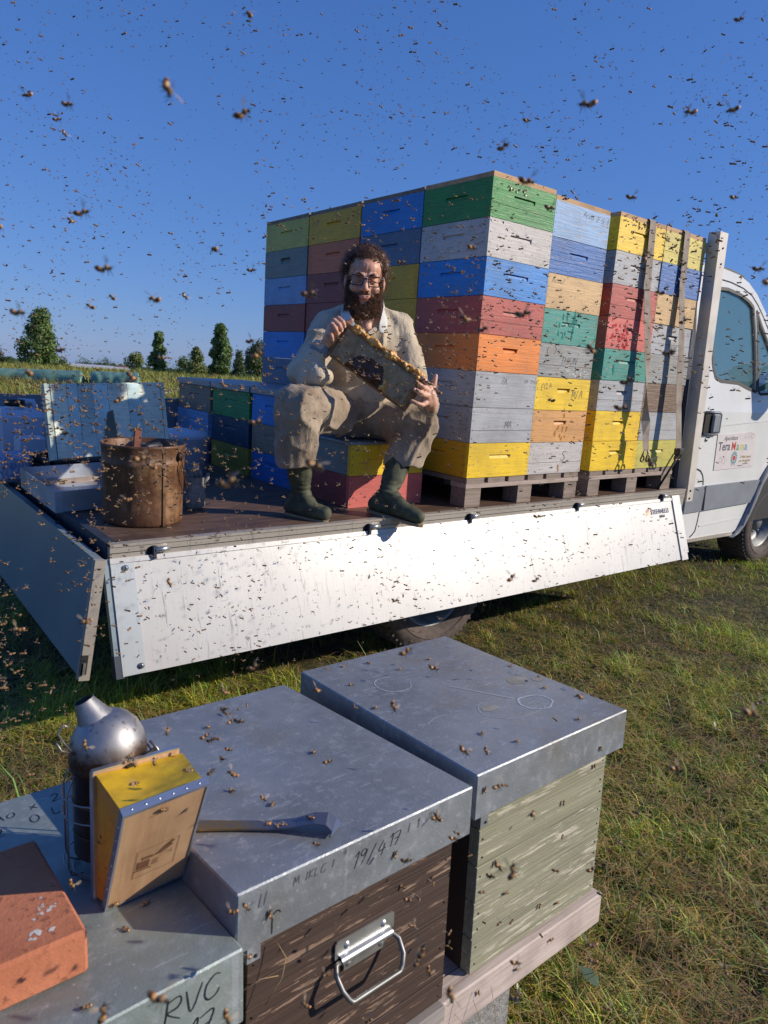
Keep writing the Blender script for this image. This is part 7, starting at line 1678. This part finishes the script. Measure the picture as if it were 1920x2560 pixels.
ANCH = [(1239, 480, 'the green corner box'), (1150, 600, 'the pale grey box under the green one'), (1130, 700, 'the bright blue corner box'), (1110, 800, 'the brick red corner box'), (1090, 890, 'the orange corner box'), (1250, 980, 'the pale corner box marked MA'), (1240, 1150, 'the lowest yellow corner box'),
 (1460, 560, 'the light blue box'), (1450, 640, 'the cobalt box below the light blue one'), (1440, 730, 'the tan box'), (1430, 810, 'the teal box'), (1420, 890, 'the grey box marked THIUN'), (1410, 970, 'the yellow box marked M/A'), (1390, 1060, 'the peach box with drips'), (1380, 1140, 'the off-white box on the pallet'),
 (1590, 560, 'the strapped yellow box'), (1580, 680, 'the red boxes behind the strap'), (1560, 900, 'the teal box behind the strap'), (1530, 1100, 'the two lowest strapped yellow boxes'), (1700, 640, 'the pale yellow box by the post'), (1680, 900, 'the boxes by the post'), (1740, 1000, 'the cab post'),
 (1850, 830, 'the cab window'), (1775, 1060, 'the door handle'), (1840, 1130, 'the sign on the door'), (1800, 1240, 'the grey cladding'), (1890, 1300, 'the front wheel'), (720, 590, 'the far left top box'), (830, 560, 'the shaded pale yellow box'), (980, 530, 'the shaded bright blue box'), (720, 760, 'the shaded light blue box'),
 (915, 700, 'the man\'s face'), (800, 850, 'the man\'s right arm'), (900, 900, 'the comb frame'), (1060, 960, 'the man\'s left hand'), (740, 1050, 'the man\'s right knee'), (1060, 1090, 'the man\'s left knee'), (900, 1080, 'the man\'s lap'), (900, 1180, 'the boxes he sits on'), (760, 1240, 'his right boot'), (990, 1260, 'his left boot'),
 (660, 1020, 'the bright blue box in the low stack'), (590, 1010, 'the green box under the zinc cover'), (500, 1000, 'the drab brown box'), (590, 1140, 'the olive yellow box'), (360, 1150, 'the metal bucket'), (360, 1290, 'the foot of the bucket'), (250, 1040, 'the leaning board lid'), (120, 1200, 'the upturned lid'), (60, 1050, 'the milky canister'),
 (560, 1280, 'the bare load floor'), (150, 1400, 'the tail panel top'), (60, 1500, 'the tail panel'), (180, 1600, 'the corner of the tail panel'), (60, 1700, 'the black shadow under the tail'), (320, 1420, 'the left end of the side panel'), (420, 1550, 'the lower left part of the side panel'), (600, 1420, 'the side panel under the first latch'), (700, 1550, 'the lower edge of the side panel'),
 (850, 1400, 'the side panel below the man'), (1000, 1500, 'the middle of the side panel'), (1200, 1380, 'the side panel below the pallet'), (1350, 1450, 'the right lower part of the side panel'), (1500, 1350, 'the right part of the side panel'), (1620, 1290, 'the lettering on the side panel'), (1090, 1550, 'the rear wheel'),
 (120, 860, 'the big left poplar'), (400, 870, 'the slim poplar'), (549, 850, 'the tall dense poplar'), (250, 910, 'the open barn'), (100, 600, 'the low left sky'), (350, 600, 'the low sky left of the stacks'), (560, 620, 'the sky beside the far left stack'), (200, 350, 'the middle left sky'), (520, 380, 'the sky above the far left stack'),
 (100, 120, 'the upper left corner of the sky'), (480, 120, 'the top of the sky, left of centre'), (860, 120, 'the top of the sky in the middle'), (1240, 120, 'the top of the sky, right of centre'), (1700, 120, 'the upper right corner of the sky'), (860, 360, 'the sky above the man'), (1240, 330, 'the sky above the green box'), (1600, 350, 'the sky above the straps'), (1850, 480, 'the sky above the cab'),
 (220, 1850, 'the smoker dome'), (380, 2050, 'the bellows'), (60, 2300, 'the clay brick'), (400, 2350, 'the lowest lid'), (700, 1850, 'the middle lid'), (750, 2100, 'the hive tool'), (900, 2300, 'the dark hive'), (1150, 1750, 'the right lid'), (1350, 1950, 'the front of the right lid'), (1350, 2150, 'the pale green hive'), (1200, 2450, 'the pale beam'), (1650, 1600, 'the sunny grass at the right'), (1700, 1900, 'the grass beside the right hive'), (1700, 2300, 'the grass at the lower right')]
_used = {}
def bee_label(u, v, onsky):
    a = min(ANCH, key=lambda q: (q[0]-u)**2+(q[1]-v)**2); nm = a[2]; du, dv = u-a[0], v-a[1]
    sky = 'sky' in nm
    if abs(du)+abs(dv) < 30: w_ = 'right at the middle of' if sky else 'directly before'
    elif abs(dv) > abs(du): w_ = ('high in' if dv < 0 else 'low in') if sky else ('just above the middle of' if dv < 0 else 'just below the middle of')
    else: w_ = ('to the left in' if du < 0 else 'to the right in') if sky else ('left of the middle of' if du < 0 else 'right of the middle of')
    lab = 'honey bee in flight, ' + w_ + ' ' + nm
    if len(lab.split()) > 15: lab = 'bee in flight ' + w_ + ' ' + nm.replace('the two lowest', 'the')
    return lab, 'bees in flight near ' + nm
def heading(): return rb.choice([0.0, math.pi])+math.atan2(RT.y, RT.x)+rb.gauss(0, .7)
V = []; Fc = []; Mi_ = []
low = bee_body(True, 5); lw = [wing(s_, True, True) for s_ in (-1, 1)]
for i, (D, p, onsky, u, v) in enumerate(cl):
    M = bee_M(p, None, heading(), rb.uniform(.9, 1.1), rb.uniform(-.5, .3), rb.uniform(-.4, .4))
    if i < lim:
        lab, g = bee_label(u, v, onsky)
        bee(M, True, lab, g)
    else:
        b0 = len(V); V += [M @ Vector(q) for q in low.v]; Fc += [[a+b0 for a in f] for f in low.f]; Mi_ += low.m
        for w_ in lw:
            b0 = len(V); V += [M @ q for q in w_]; Fc.append(list(range(b0, b0+len(w_)))); Mi_.append(2)
me = bpy.data.meshes.new('bee_swarm'); me.from_pydata(V, [], Fc); me.materials.append(flat('distant_bee_abdomen', (.17, .085, .03), .5)); me.materials.append(flat('distant_bee_thorax', (.26, .15, .06), .8)); me.materials.append(BW)
me.polygons.foreach_set('material_index', Mi_)
tag(link('bee_swarm', me), 'remaining honey bees of the swarm filling the air', kind='stuff')
